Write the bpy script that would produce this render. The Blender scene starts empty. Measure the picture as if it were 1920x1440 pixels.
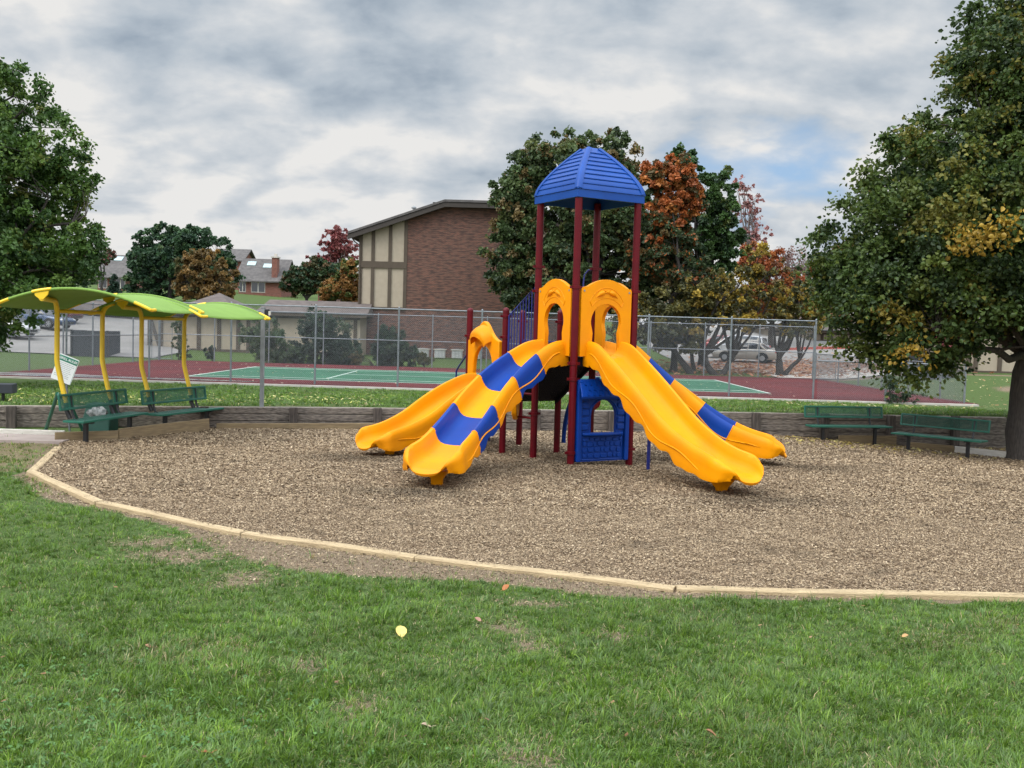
import bpy, bmesh, math, random
import numpy as np
from mathutils import Vector, Matrix
PI = math.pi
R = math.radians
rng = np.random.default_rng(11)
random.seed(5)
scene = bpy.context.scene
COL = scene.collection

# ------------------------------------------------------------------ camera frame
FPX, ROLL, KP, HC = 1850.0, 0.029, 100.0, 2.25
PIT = math.atan(KP / FPX)
RIGHT = Vector((1, 0, 0)); UP = Vector((0, math.sin(PIT), math.cos(PIT))); FWD = Vector((0, math.cos(PIT), -math.sin(PIT)))

def pdir(x, y):
    u, v = x - 960.0, y - 720.0
    xp = u * math.cos(ROLL) + v * math.sin(ROLL)
    yp = -u * math.sin(ROLL) + v * math.cos(ROLL)
    return RIGHT * xp - UP * yp + FWD * FPX

def at(x, y, Y):
    d = pdir(x, y)
    return Vector((0, 0, HC)) + d * (Y / d.y)

def gp(x, y, fn=None):
    """where the sight line meets the ground"""
    fn = fn or hgt
    d = pdir(x, y)
    t0 = 3.0
    last = None
    Y = 3.0
    while Y < 400:
        p = Vector((0, 0, HC)) + d * (Y / d.y)
        g = float(fn(p.x, p.y))
        if p.z <= g:
            return Vector((p.x, p.y, g))
        Y += 0.02 if Y < 60 else 0.1
    return Vector((0, 0, HC)) + d * (60 / d.y)

# ------------------------------------------------------------------ ground heights
def ss(a, b, x):
    t = np.clip((np.asarray(x, float) - a) / (b - a), 0, 1)
    return t * t * (3 - 2 * t)

def wob(X, Y, s=1.0, k=0.0):
    X = np.asarray(X, float) * s; Y = np.asarray(Y, float) * s
    return (np.sin(X * 1.7 + 1.3 * np.sin(Y * 1.1 + k) + k) + np.sin(Y * 2.3 + 1.7 * np.sin(X * .9 - k) + 2 * k) +
            .5 * np.sin(X * 4.1 + Y * 3.3 + k) + .5 * np.sin(X * 3.7 - Y * 5.1 + 2.1 * k)) / 3.0

WALL = [(-19, 18.4), (-11, 20.7), (-4.4, 22.7), (5.0, 24.75), (13.35, 26.5)]
def ywall(X):
    return np.interp(X, [p[0] for p in WALL], [p[1] for p in WALL])
TIMB = [(-8.35, 18.2), (-7.87, 17.1), (-6.88, 14.1), (-4.97, 11.9), (-2.8, 10.4), (-.88, 9.55), (1.5, 8.64), (4.6, 8.66), (7.6, 9.5), (11, 12), (13.6, 16)]
def ylow(X):
    return np.interp(X, [p[0] for p in TIMB], [p[1] for p in TIMB])
def yhigh(X):
    X = np.asarray(X, float)
    return np.where(X < -7.2, np.interp(X, [-8.35, -7.7, -7.2], [18.2, 20.4, 21.6]), ywall(X))

def h_mulch(X, Y):
    X = np.asarray(X, float); Y = np.asarray(Y, float)
    a = -.018 * np.clip(Y - 16, 0, 9) - .36 * ss(5, 12, X) * ss(16, 23, Y)
    a = a - .10 * np.exp(-(((X - .3) / 2.6) ** 2 + ((Y - 20) / 2.2) ** 2))
    a = a - .05 * np.exp(-(((X - 2.2) / .8) ** 2 + ((Y - 17.5) / .7) ** 2)) - .06 * np.exp(-(((X + .9) / 1.0) ** 2 + ((Y - 14.2) / .6) ** 2))
    return a + .018 * wob(X, Y, 1.9, .4) + .012 * wob(X, Y, 5.5, 2.2) + .006 * wob(X, Y, 11.5, .7)

def inmulch(X, Y):
    X = np.asarray(X, float); Y = np.asarray(Y, float)
    return (X > -8.35) & (X < 13.6) & (Y > ylow(X)) & (Y < yhigh(X))

def hgt(X, Y):
    X = np.asarray(X, float); Y = np.asarray(Y, float)
    lawn = .72 * (1 - ss(-1, 9.0, Y)) + .012 * wob(X, Y, .9, 1.0) - .018
    lawn = lawn - .018 * np.clip(Y - 16, 0, 9) - .36 * ss(5, 12, X) * ss(16, 23, Y)
    yw = ywall(X)
    top = .34 - .42 * ss(0, 1, (Y - yw) / np.maximum(36.9 - yw, 1)) + .012 * wob(X, Y, .8, 3)
    z = lawn + (top - lawn) * ss(.16, .5, Y - yw)
    z = np.where(inmulch(X, Y), np.minimum(h_mulch(X, Y), z) - .06, z)
    court = -.09
    z = z + (court - z) * ss(36.9, 37.3, Y)
    far = .05 + .072 * np.maximum(0, Y - 62) - .00012 * np.maximum(0, Y - 62) ** 2 * (Y < 362)
    far = np.where(Y > 200, .05 + .072 * 138 - .00012 * 138 ** 2, far)
    far = far * (1 - .75 * ss(-20, -8, X) * (1 - ss(6, 30, X)) * (1 - ss(75, 110, Y)))
    far = far * (1 - .55 * ss(0, 30, X) * ss(105, 140, Y))
    far = far + .055 * np.maximum(0, np.minimum(-X, 45) - 20) * ss(46, 62, Y)
    z = z + (far - z) * ss(56.6, 62, Y)
    # the bank rising to the right of the court
    z = z + .55 * ss(18.5, 24, X) * ss(27, 42, Y) * (1 - ss(58, 75, Y))
    return z

# ------------------------------------------------------------------ small helpers
def tag(o, label=None, cat=None, group=None, kind=None):
    if label: o['label'] = label
    if cat: o['category'] = cat
    if group: o['group'] = group
    if kind: o['kind'] = kind
    return o

def empty(name, loc=(0, 0, 0), rz=0.0, label=None, cat=None, group=None):
    o = bpy.data.objects.new(name, None)
    COL.objects.link(o)
    o.empty_display_size = .2
    o.location = loc
    o.rotation_euler = (0, 0, rz)
    return tag(o, label, cat, group)

def link(name, me, m, parent=None, smooth=None):
    if m is not None and not me.materials:
        me.materials.append(m)
    if smooth is not None:
        me.polygons.foreach_set('use_smooth', [True] * len(me.polygons))
        me.set_sharp_from_angle(angle=R(smooth))
    o = bpy.data.objects.new(name, me)
    COL.objects.link(o)
    if parent: o.parent = parent
    return o

def bevel(o, w=.01, seg=2, ang=35):
    b = o.modifiers.new('bev', 'BEVEL'); b.width = w; b.segments = seg; b.limit_method = 'ANGLE'; b.angle_limit = R(ang)
    b.harden_normals = False
    return o

def ch(o):
    return [c for c in bpy.data.objects if c.parent == o]

def copy_tree(o, parent=None):
    c = o.copy(); COL.objects.link(c)
    if parent: c.parent = parent
    for k in [x for x in KIDS.get(o.name, [])]:
        copy_tree(k, c)
    return c
KIDS = {}
def index_kids():
    KIDS.clear()
    for c in bpy.data.objects:
        if c.parent: KIDS.setdefault(c.parent.name, []).append(c)

class MB:
    def __init__(s): s.v = []; s.f = []
    def add(s, vs, fs, M=None):
        n = len(s.v)
        s.v += [tuple(M @ Vector(v)) if M is not None else tuple(v) for v in vs]
        s.f += [tuple(i + n for i in f) for f in fs]
        return s
    def box(s, c, d, M=None, rz=0.0, rx=0.0, ry=0.0):
        hx, hy, hz = d[0] / 2, d[1] / 2, d[2] / 2
        L = Matrix.Translation(c) @ Matrix.Rotation(rz, 4, 'Z') @ Matrix.Rotation(ry, 4, 'Y') @ Matrix.Rotation(rx, 4, 'X')
        vs = [L @ Vector((x, y, z)) for x in (-hx, hx) for y in (-hy, hy) for z in (-hz, hz)]
        return s.add(vs, [(0, 1, 3, 2), (4, 6, 7, 5), (0, 4, 5, 1), (2, 3, 7, 6), (0, 2, 6, 4), (1, 5, 7, 3)], M)
    def tube(s, pts, r, n=8, M=None, cap=True):
        pts = [Vector(p) for p in pts]
        rs = r if isinstance(r, (list, tuple)) else [r] * len(pts)
        vs = []; fs = []
        a = None
        for i, p in enumerate(pts):
            t = (pts[min(i + 1, len(pts) - 1)] - pts[max(i - 1, 0)]).normalized()
            if a is None:
                a = t.cross(Vector((0, 0, 1)) if abs(t.z) < .9 else Vector((1, 0, 0))).normalized()
            a = (a - t * a.dot(t)).normalized(); b = t.cross(a)
            for k in range(n):
                q = 2 * PI * k / n
                vs.append(p + (a * math.cos(q) + b * math.sin(q)) * rs[i])
        for i in range(len(pts) - 1):
            for k in range(n):
                k2 = (k + 1) % n
                fs.append((i * n + k, i * n + k2, (i + 1) * n + k2, (i + 1) * n + k))
        if cap:
            fs.append(tuple(range(n - 1, -1, -1))); fs.append(tuple((len(pts) - 1) * n + k for k in range(n)))
        return s.add(vs, fs, M)
    def lathe(s, prof, n=16, M=None):
        vs = []; fs = []
        for (r, z) in prof:
            for k in range(n):
                q = 2 * PI * k / n
                vs.append((r * math.cos(q), r * math.sin(q), z))
        for i in range(len(prof) - 1):
            for k in range(n):
                k2 = (k + 1) % n
                fs.append((i * n + k, i * n + k2, (i + 1) * n + k2, (i + 1) * n + k))
        fs.append(tuple(range(n - 1, -1, -1))); fs.append(tuple((len(prof) - 1) * n + k for k in range(n)))
        return s.add(vs, fs, M)
    def prism(s, poly, y0, y1, M=None):
        """poly in local x,z; extruded along local y"""
        n = len(poly)
        vs = [(p[0], y0, p[1]) for p in poly] + [(p[0], y1, p[1]) for p in poly]
        fs = [tuple(range(n)), tuple(range(2 * n - 1, n - 1, -1))]
        for i in range(n):
            j = (i + 1) % n
            fs.append((j, i, i + n, j + n))
        return s.add(vs, fs, M)
    def loft(s, rings, closed=True, cap=True, M=None):
        m = len(rings[0]); vs = [v for r in rings for v in r]; fs = []
        for i in range(len(rings) - 1):
            for k in range(m if closed else m - 1):
                k2 = (k + 1) % m
                fs.append((i * m + k, i * m + k2, (i + 1) * m + k2, (i + 1) * m + k))
        if cap and closed:
            fs.append(tuple(range(m - 1, -1, -1))); fs.append(tuple((len(rings) - 1) * m + k for k in range(m)))
        return s.add(vs, fs, M)
    def build(s, name, m, parent=None, smooth=None, fixn=True):
        me = bpy.data.meshes.new(name)
        me.from_pydata(s.v, [], s.f)
        if fixn:
            bm = bmesh.new(); bm.from_mesh(me)
            bmesh.ops.recalc_face_normals(bm, faces=bm.faces)
            bm.to_mesh(me); bm.free()
        me.update()
        return link(name, me, m, parent, smooth)

def np_mesh(name, V, F, m, C=None, parent=None, smooth=False):
    """V (n,3), F (k,q) faces all of one size, C (n,3) colour per vertex"""
    me = bpy.data.meshes.new(name)
    V = np.ascontiguousarray(V, dtype=np.float32); F = np.ascontiguousarray(F, dtype=np.int32)
    me.vertices.add(len(V)); me.vertices.foreach_set('co', V.ravel())
    me.loops.add(F.size); me.loops.foreach_set('vertex_index', F.ravel())
    me.polygons.add(len(F)); me.polygons.foreach_set('loop_start', np.arange(len(F), dtype=np.int32) * F.shape[1])
    me.update(calc_edges=True)
    if C is not None:
        at_ = me.color_attributes.new('col', 'FLOAT_COLOR', 'POINT')
        c4 = np.ones((len(V), 4), np.float32); c4[:, :3] = C
        at_.data.foreach_set('color', c4.ravel())
    if smooth:
        me.polygons.foreach_set('use_smooth', [True] * len(me.polygons))
    me.validate()
    me.materials.append(m)
    o = bpy.data.objects.new(name, me); COL.objects.link(o)
    if parent: o.parent = parent
    return o

# ------------------------------------------------------------------ materials
def lin(c):
    """sRGB 0-255 to linear"""
    return tuple(((x / 255) / 12.92 if x / 255 <= .04045 else ((x / 255 + .055) / 1.055) ** 2.4) for x in c)

def newmat(name):
    m = bpy.data.materials.new(name); m.use_nodes = True
    nt = m.node_tree; b = nt.nodes['Principled BSDF']
    return m, nt, b

def nd(nt, typ, **kw):
    n = nt.nodes.new(typ)
    for k, v in kw.items():
        if k.startswith('i_'):
            n.inputs[k[2:].replace('_', ' ')].default_value = v
        else:
            setattr(n, k, v)
    return n

def ramp(nt, stops, interp='LINEAR'):
    r = nt.nodes.new('ShaderNodeValToRGB'); r.color_ramp.interpolation = interp
    el = r.color_ramp.elements
    while len(el) < len(stops): el.new(.5)
    for e, (p, c) in zip(el, stops):
        e.position = p; e.color = (*c, 1)
    return r

def M(name, c, rough=.5, metal=0.0, c2=None, scale=6.0, bump=0.0, bscale=40.0, stretch=(1, 1, 1), spec=.5, coat=0.0, detail=5.0):
    m, nt, b = newmat(name)
    b.inputs['Roughness'].default_value = rough; b.inputs['Metallic'].default_value = metal
    b.inputs['Specular IOR Level'].default_value = spec
    b.inputs['Coat Weight'].default_value = coat; b.inputs['Coat Roughness'].default_value = .2
    b.inputs['Base Color'].default_value = (*c, 1)
    tc = nd(nt, 'ShaderNodeTexCoord'); mp = nd(nt, 'ShaderNodeMapping'); mp.inputs['Scale'].default_value = stretch
    nt.links.new(tc.outputs['Object'], mp.inputs['Vector'])
    if c2 is None: c2 = tuple(x * .82 for x in c)
    n1 = nd(nt, 'ShaderNodeTexNoise'); n1.inputs['Scale'].default_value = scale; n1.inputs['Detail'].default_value = detail
    nt.links.new(mp.outputs['Vector'], n1.inputs['Vector'])
    r = ramp(nt, [(.35, c2), (.65, c)])
    nt.links.new(n1.outputs['Fac'], r.inputs['Fac']); nt.links.new(r.outputs['Color'], b.inputs['Base Color'])
    if bump:
        n2 = nd(nt, 'ShaderNodeTexNoise'); n2.inputs['Scale'].default_value = bscale; n2.inputs['Detail'].default_value = 3
        nt.links.new(mp.outputs['Vector'], n2.inputs['Vector'])
        bp = nd(nt, 'ShaderNodeBump'); bp.inputs['Strength'].default_value = bump; bp.inputs['Distance'].default_value = .02
        nt.links.new(n2.outputs['Fac'], bp.inputs['Height']); nt.links.new(bp.outputs['Normal'], b.inputs['Normal'])
    return m

def vcol_mat(name, rough=.6, trans=.0, spec=.3, vary=0.0):
    m, nt, b = newmat(name)
    a = nd(nt, 'ShaderNodeAttribute', attribute_name='col')
    b.inputs['Roughness'].default_value = rough; b.inputs['Specular IOR Level'].default_value = spec
    nt.links.new(a.outputs['Color'], b.inputs['Base Color'])
    if trans:
        t = nd(nt, 'ShaderNodeBsdfTranslucent'); mx = nd(nt, 'ShaderNodeMixShader'); mx.inputs[0].default_value = trans
        nt.links.new(a.outputs['Color'], t.inputs['Color'])
        out = nt.nodes['Material Output']
        nt.links.new(b.outputs[0], mx.inputs[1]); nt.links.new(t.outputs[0], mx.inputs[2]); nt.links.new(mx.outputs[0], out.inputs['Surface'])
    return m

def brick_mat(name, c1, c2, c3, mortar, axes='XZ', bw=.21, rh=.072):
    m, nt, b = newmat(name)
    tc = nd(nt, 'ShaderNodeTexCoord'); sp = nd(nt, 'ShaderNodeSeparateXYZ'); cb = nd(nt, 'ShaderNodeCombineXYZ')
    nt.links.new(tc.outputs['Object'], sp.inputs[0])
    ad = nd(nt, 'ShaderNodeMath', operation='ADD')
    nt.links.new(sp.outputs['X'], ad.inputs[0]); nt.links.new(sp.outputs['Y'], ad.inputs[1])
    nt.links.new(ad.outputs[0], cb.inputs['X']); nt.links.new(sp.outputs['Z'], cb.inputs['Y'])
    br = nd(nt, 'ShaderNodeTexBrick'); br.offset = .5
    br.inputs['Scale'].default_value = 1.0; br.inputs['Brick Width'].default_value = bw; br.inputs['Row Height'].default_value = rh
    br.inputs['Mortar Size'].default_value = .009; br.inputs['Mortar Smooth'].default_value = .2; br.inputs['Bias'].default_value = -.1
    br.inputs['Color1'].default_value = (*c1, 1); br.inputs['Color2'].default_value = (*c2, 1); br.inputs['Mortar'].default_value = (*mortar, 1)
    nt.links.new(cb.outputs[0], br.inputs['Vector'])
    # cell noise: some bricks burnt darker
    vm = nd(nt, 'ShaderNodeVectorMath', operation='MULTIPLY'); vm.inputs[1].default_value = (1 / (bw * 1.9), 1 / rh, 1)
    nt.links.new(cb.outputs[0], vm.inputs[0])
    wn = nd(nt, 'ShaderNodeTexNoise'); wn.inputs['Scale'].default_value = .75; wn.inputs['Detail'].default_value = 1.5
    nt.links.new(vm.outputs[0], wn.inputs['Vector'])
    rp = ramp(nt, [(.42, (0, 0, 0)), (.62, (1, 1, 1))])
    nt.links.new(wn.outputs['Fac'], rp.inputs['Fac'])
    mx = nd(nt, 'ShaderNodeMix', data_type='RGBA'); mx.inputs['B'].default_value = (*c3, 1)
    mu = nd(nt, 'ShaderNodeMath', operation='MULTIPLY'); mu.inputs[1].default_value = .75
    nt.links.new(rp.outputs['Color'], mu.inputs[0]); nt.links.new(mu.outputs[0], mx.inputs['Factor'])
    nt.links.new(br.outputs['Color'], mx.inputs['A']); nt.links.new(mx.outputs['Result'], b.inputs['Base Color'])
    b.inputs['Roughness'].default_value = .9
    return m

MT = {}
def mats():
    MT['yellow'] = M('yellow_plastic', (.78, .285, .0), .42, c2=(.70, .240, .004), scale=1.7, detail=8, spec=.14, bump=.05, bscale=220)
    MT['blue'] = M('blue_plastic', (.001, .040, .26), .42, c2=(.001, .034, .225), scale=2.5, spec=.22, bump=.05, bscale=220)
    MT['roofblue'] = M('blue_roof_plastic', (.004, .058, .29), .45, c2=(.003, .048, .25), scale=2, spec=.28)
    MT['maroon'] = M('maroon_powder_coat', (.105, .002, .007), .36, c2=(.085, .002, .006), scale=5, spec=.2)
    MT['navy'] = M('navy_powder_coat', (.010, .018, .16), .3, scale=5)
    MT['blackv'] = M('black_vinyl', (.005, .006, .012), .6, c2=(.004, .005, .010), spec=.15)
    MT['steel'] = M('galvanised_steel', (.23, .25, .265), .5, .5, c2=(.17, .185, .20), scale=9)
    MT['greysteel'] = M('grey_painted_steel', (.26, .27, .28), .55, .2, c2=(.20, .21, .21), scale=7)
    MT['green'] = M('green_vinyl', (.012, .125, .082), .38, c2=(.009, .10, .066), scale=5)
    MT['blacksteel'] = M('black_steel', (.012, .012, .014), .4)
    MT['shadegreen'] = M('lime_shade_fabric', (.165, .285, .045), .8, c2=(.15, .255, .040), scale=3, bump=.12, bscale=160)
    MT['yellowsteel'] = M('yellow_powder_coat', (.80, .52, .016), .35, c2=(.72, .47, .014), scale=4)
    MT['newwood'] = M('new_treated_timber', (.56, .425, .25), .9, c2=(.40, .295, .17), scale=2.2, detail=9, stretch=(1.2, 12, 12), bump=.8, bscale=18)
    MT['midwood'] = M('weathering_plank', (.26, .19, .10), .85, c2=(.17, .12, .068), scale=3, stretch=(1, 12, 12), bump=.4, bscale=16)
    MT['oldwood'] = M('old_grey_timber', (.27, .225, .185), .95, c2=(.085, .070, .060), scale=3.2, stretch=(.8, 9, 16), bump=1.0, bscale=9)
    MT['oldpost'] = M('old_dark_post', (.12, .095, .08), .95, c2=(.04, .033, .028), scale=3, stretch=(12, 12, 1), bump=1.0, bscale=9)
    MT['concrete'] = M('concrete', (.50, .46, .41), .9, c2=(.40, .37, .33), scale=2.5, bump=.2)
    MT['whitewood'] = M('white_board', (.66, .62, .56), .8, c2=(.55, .51, .45), scale=5, stretch=(1, 6, 6))
    MT['bark'] = M('tree_bark', (.075, .062, .052), .95, c2=(.035, .029, .025), scale=5, stretch=(7, 7, 1), bump=1.0, bscale=8)
    MT['barkd'] = M('dark_bark', (.045, .038, .033), .95, c2=(.022, .019, .017), scale=5, stretch=(5, 5, 1), bump=.8, bscale=6)
    MT['leaf'] = vcol_mat('foliage', .5, .28, .35)
    MT['blade'] = vcol_mat('grass_blades', .42, .30, .45)
    MT['chip'] = vcol_mat('wood_chips', .85, 0, .2)
    MT['stucco'] = M('beige_stucco', (.37, .31, .235), .9, c2=(.34, .285, .215), scale=3, bump=.3, bscale=20)
    MT['timber'] = M('brown_trim_boards', (.085, .064, .045), .85, c2=(.072, .054, .038), scale=3)
    MT['shingle'] = M('roof_shingles', (.115, .105, .10), .95, c2=(.075, .068, .066), scale=2.2, stretch=(1, 1, 1), bump=.6, bscale=10)
    MT['shinglebrown'] = M('brown_roof_shingles', (.125, .10, .09), .95, c2=(.085, .068, .062), scale=2.2, bump=.5, bscale=10)
    MT['brick'] = brick_mat('brown_brick', (.165, .062, .042), (.100, .046, .034), (.042, .028, .025), (.17, .12, .09))
    MT['redbrick'] = brick_mat('red_brick', (.23, .062, .040), (.16, .05, .036), (.10, .04, .03), (.20, .15, .12))
    MT['window'] = M('window_glass', (.02, .024, .03), .12, spec=.7)
    MT['cream'] = M('cream_paint', (.55, .52, .46), .6)
    MT['whitemetal'] = M('white_painted_metal', (.60, .60, .58), .5)
    MT['rubber'] = M('tyre_rubber', (.015, .015, .016), .8)
    MT['rim'] = M('wheel_rim_metal', (.45, .46, .48), .35, .7)
    MT['darkscreen'] = M('dark_screen_boards', (.028, .032, .040), .7, c2=(.022, .025, .031), scale=2, stretch=(20, 20, 1))
    MT['signwhite'] = M('white_sign_sheet', (.74, .76, .75), .45, c2=(.72, .74, .73))
    MT['signgreen'] = M('green_sign_print', (.010, .20, .12), .5)
    MT['signgrey'] = M('grey_sign_print', (.30, .34, .34), .5)
    MT['bagclear'] = M('crumpled_grey_bag', (.35, .37, .38), .2, c2=(.10, .12, .12), scale=14, bump=1.0, bscale=14)
    MT['redplastic'] = M('red_plastic', (.38, .010, .014), .35)
    MT['vine'] = MT['leaf']
mats()

def ground_mat():
    m, nt, b = newmat('ground_turf')
    tc = nd(nt, 'ShaderNodeTexCoord')
    a = nd(nt, 'ShaderNodeAttribute', attribute_name='col')
    sp = nd(nt, 'ShaderNodeSeparateColor'); nt.links.new(a.outputs['Color'], sp.inputs[0])
    def noise(s, d=5, st=None):
        n = nd(nt, 'ShaderNodeTexNoise'); n.inputs['Scale'].default_value = s; n.inputs['Detail'].default_value = d
        nt.links.new(tc.outputs['Object'], n.inputs['Vector']); return n
    n1 = noise(1.3); n2 = noise(26, 6); n3 = noise(90, 4)
    g = ramp(nt, [(.3, (.042, .070, .020)), (.5, (.066, .102, .028)), (.7, (.10, .135, .042))])
    nt.links.new(n2.outputs['Fac'], g.inputs['Fac'])
    dry = ramp(nt, [(.3, (.12, .095, .050)), (.7, (.23, .185, .11))]); nt.links.new(n2.outputs['Fac'], dry.inputs['Fac'])
    soil = ramp(nt, [(.3, (.085, .058, .038)), (.5, (.19, .140, .095)), (.72, (.33, .25, .17))]); nt.links.new(n3.outputs['Fac'], soil.inputs['Fac'])
    # break up the masks with noise
    def edge(sock, amt=.5):
        ad = nd(nt, 'ShaderNodeMath', operation='ADD'); nt.links.new(sock, ad.inputs[0])
        s2 = nd(nt, 'ShaderNodeMath', operation='SUBTRACT'); nt.links.new(n2.outputs['Fac'], s2.inputs[0]); s2.inputs[1].default_value = .5
        m2 = nd(nt, 'ShaderNodeMath', operation='MULTIPLY'); nt.links.new(s2.outputs[0], m2.inputs[0]); m2.inputs[1].default_value = amt * 2
        nt.links.new(m2.outputs[0], ad.inputs[1])
        r = ramp(nt, [(.38, (0, 0, 0)), (.62, (1, 1, 1))]); nt.links.new(ad.outputs[0], r.inputs['Fac']); return r.outputs['Color']
    mx1 = nd(nt, 'ShaderNodeMix', data_type='RGBA'); mx2 = nd(nt, 'ShaderNodeMix', data_type='RGBA')
    nt.links.new(edge(sp.outputs['Green']), mx1.inputs['Factor']); nt.links.new(g.outputs['Color'], mx1.inputs['A']); nt.links.new(dry.outputs['Color'], mx1.inputs['B'])
    nt.links.new(edge(sp.outputs['Red']), mx2.inputs['Factor']); nt.links.new(mx1.outputs['Result'], mx2.inputs['A']); nt.links.new(soil.outputs['Color'], mx2.inputs['B'])
    nt.links.new(mx2.outputs['Result'], b.inputs['Base Color'])
    b.inputs['Roughness'].default_value = .95; b.inputs['Specular IOR Level'].default_value = .15
    bp = nd(nt, 'ShaderNodeBump'); bp.inputs['Strength'].default_value = .7; bp.inputs['Distance'].default_value = .03
    nt.links.new(n3.outputs['Fac'], bp.inputs['Height']); nt.links.new(bp.outputs['Normal'], b.inputs['Normal'])
    return m

def mulch_mat():
    m, nt, b = newmat('mulch_chips_ground')
    tc = nd(nt, 'ShaderNodeTexCoord'); mp = nd(nt, 'ShaderNodeMapping'); mp.inputs['Scale'].default_value = (1, 1.0, 1)
    nt.links.new(tc.outputs['Object'], mp.inputs['Vector'])
    v = nd(nt, 'ShaderNodeTexVoronoi'); v.inputs['Scale'].default_value = 60; v.inputs['Randomness'].default_value = 1
    nt.links.new(mp.outputs['Vector'], v.inputs['Vector'])
    n = nd(nt, 'ShaderNodeTexNoise'); n.inputs['Scale'].default_value = 60; n.inputs['Detail'].default_value = 5; nt.links.new(mp.outputs['Vector'], n.inputs['Vector'])
    n0 = nd(nt, 'ShaderNodeTexNoise'); n0.inputs['Scale'].default_value = 1.1; n0.inputs['Detail'].default_value = 6; nt.links.new(mp.outputs['Vector'], n0.inputs['Vector'])
    sc = nd(nt, 'ShaderNodeSeparateColor'); nt.links.new(v.outputs['Color'], sc.inputs[0])
    r = ramp(nt, [(0, (.06, .040, .026)), (.3, (.155, .110, .070)), (.65, (.28, .205, .132)), (1, (.43, .325, .21))])
    ad = nd(nt, 'ShaderNodeMath', operation='MULTIPLY_ADD'); nt.links.new(sc.outputs['Red'], ad.inputs[0]); ad.inputs[1].default_value = .6
    m3 = nd(nt, 'ShaderNodeMath', operation='MULTIPLY_ADD'); nt.links.new(n.outputs['Fac'], m3.inputs[0]); m3.inputs[1].default_value = .7; m3.inputs[2].default_value = -.15
    nt.links.new(m3.outputs[0], ad.inputs[2]); nt.links.new(ad.outputs[0], r.inputs['Fac'])
    r0 = ramp(nt, [(.38, (.74, .70, .68)), (.60, (1, 1, 1))]); nt.links.new(n0.outputs['Fac'], r0.inputs['Fac'])
    mx = nd(nt, 'ShaderNodeMix', data_type='RGBA', blend_type='MULTIPLY'); mx.inputs['Factor'].default_value = 1
    nt.links.new(r.outputs['Color'], mx.inputs['A']); nt.links.new(r0.outputs['Color'], mx.inputs['B'])
    nt.links.new(mx.outputs['Result'], b.inputs['Base Color'])
    b.inputs['Roughness'].default_value = .95; b.inputs['Specular IOR Level'].default_value = .15
    bp = nd(nt, 'ShaderNodeBump'); bp.inputs['Strength'].default_value = .9; bp.inputs['Distance'].default_value = .02
    nt.links.new(n.outputs['Fac'], bp.inputs['Height']); nt.links.new(bp.outputs['Normal'], b.inputs['Normal'])
    return m

# ------------------------------------------------------------------ camera, light, sky
cam = bpy.data.cameras.new('camera'); co = bpy.data.objects.new('camera', cam); COL.objects.link(co)
cx_ = RIGHT * math.cos(ROLL) + UP * math.sin(ROLL); cy_ = RIGHT * (-math.sin(ROLL)) + UP * math.cos(ROLL); cz_ = -FWD
co.matrix_world = Matrix(((cx_.x, cy_.x, cz_.x, 0), (cx_.y, cy_.y, cz_.y, 0), (cx_.z, cy_.z, cz_.z, HC), (0, 0, 0, 1)))
cam.sensor_width = 36; cam.lens = 36 * FPX / 1920; cam.clip_end = 3000; cam.clip_start = .1
scene.camera = co

SUN_EL, SUN_AZ = R(46), R(-128)     # azimuth from +Y towards +X
sd = Vector((math.sin(SUN_AZ) * math.cos(SUN_EL), math.cos(SUN_AZ) * math.cos(SUN_EL), math.sin(SUN_EL)))
sl = bpy.data.lights.new('sun', 'SUN'); so = bpy.data.objects.new('sun', sl); COL.objects.link(so)
sl.energy = 1.5; sl.angle = R(30); sl.color = (1, .91, .79)
so.rotation_euler = sd.to_track_quat('Z', 'Y').to_euler(); so.location = (0, 0, 30)

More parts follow.
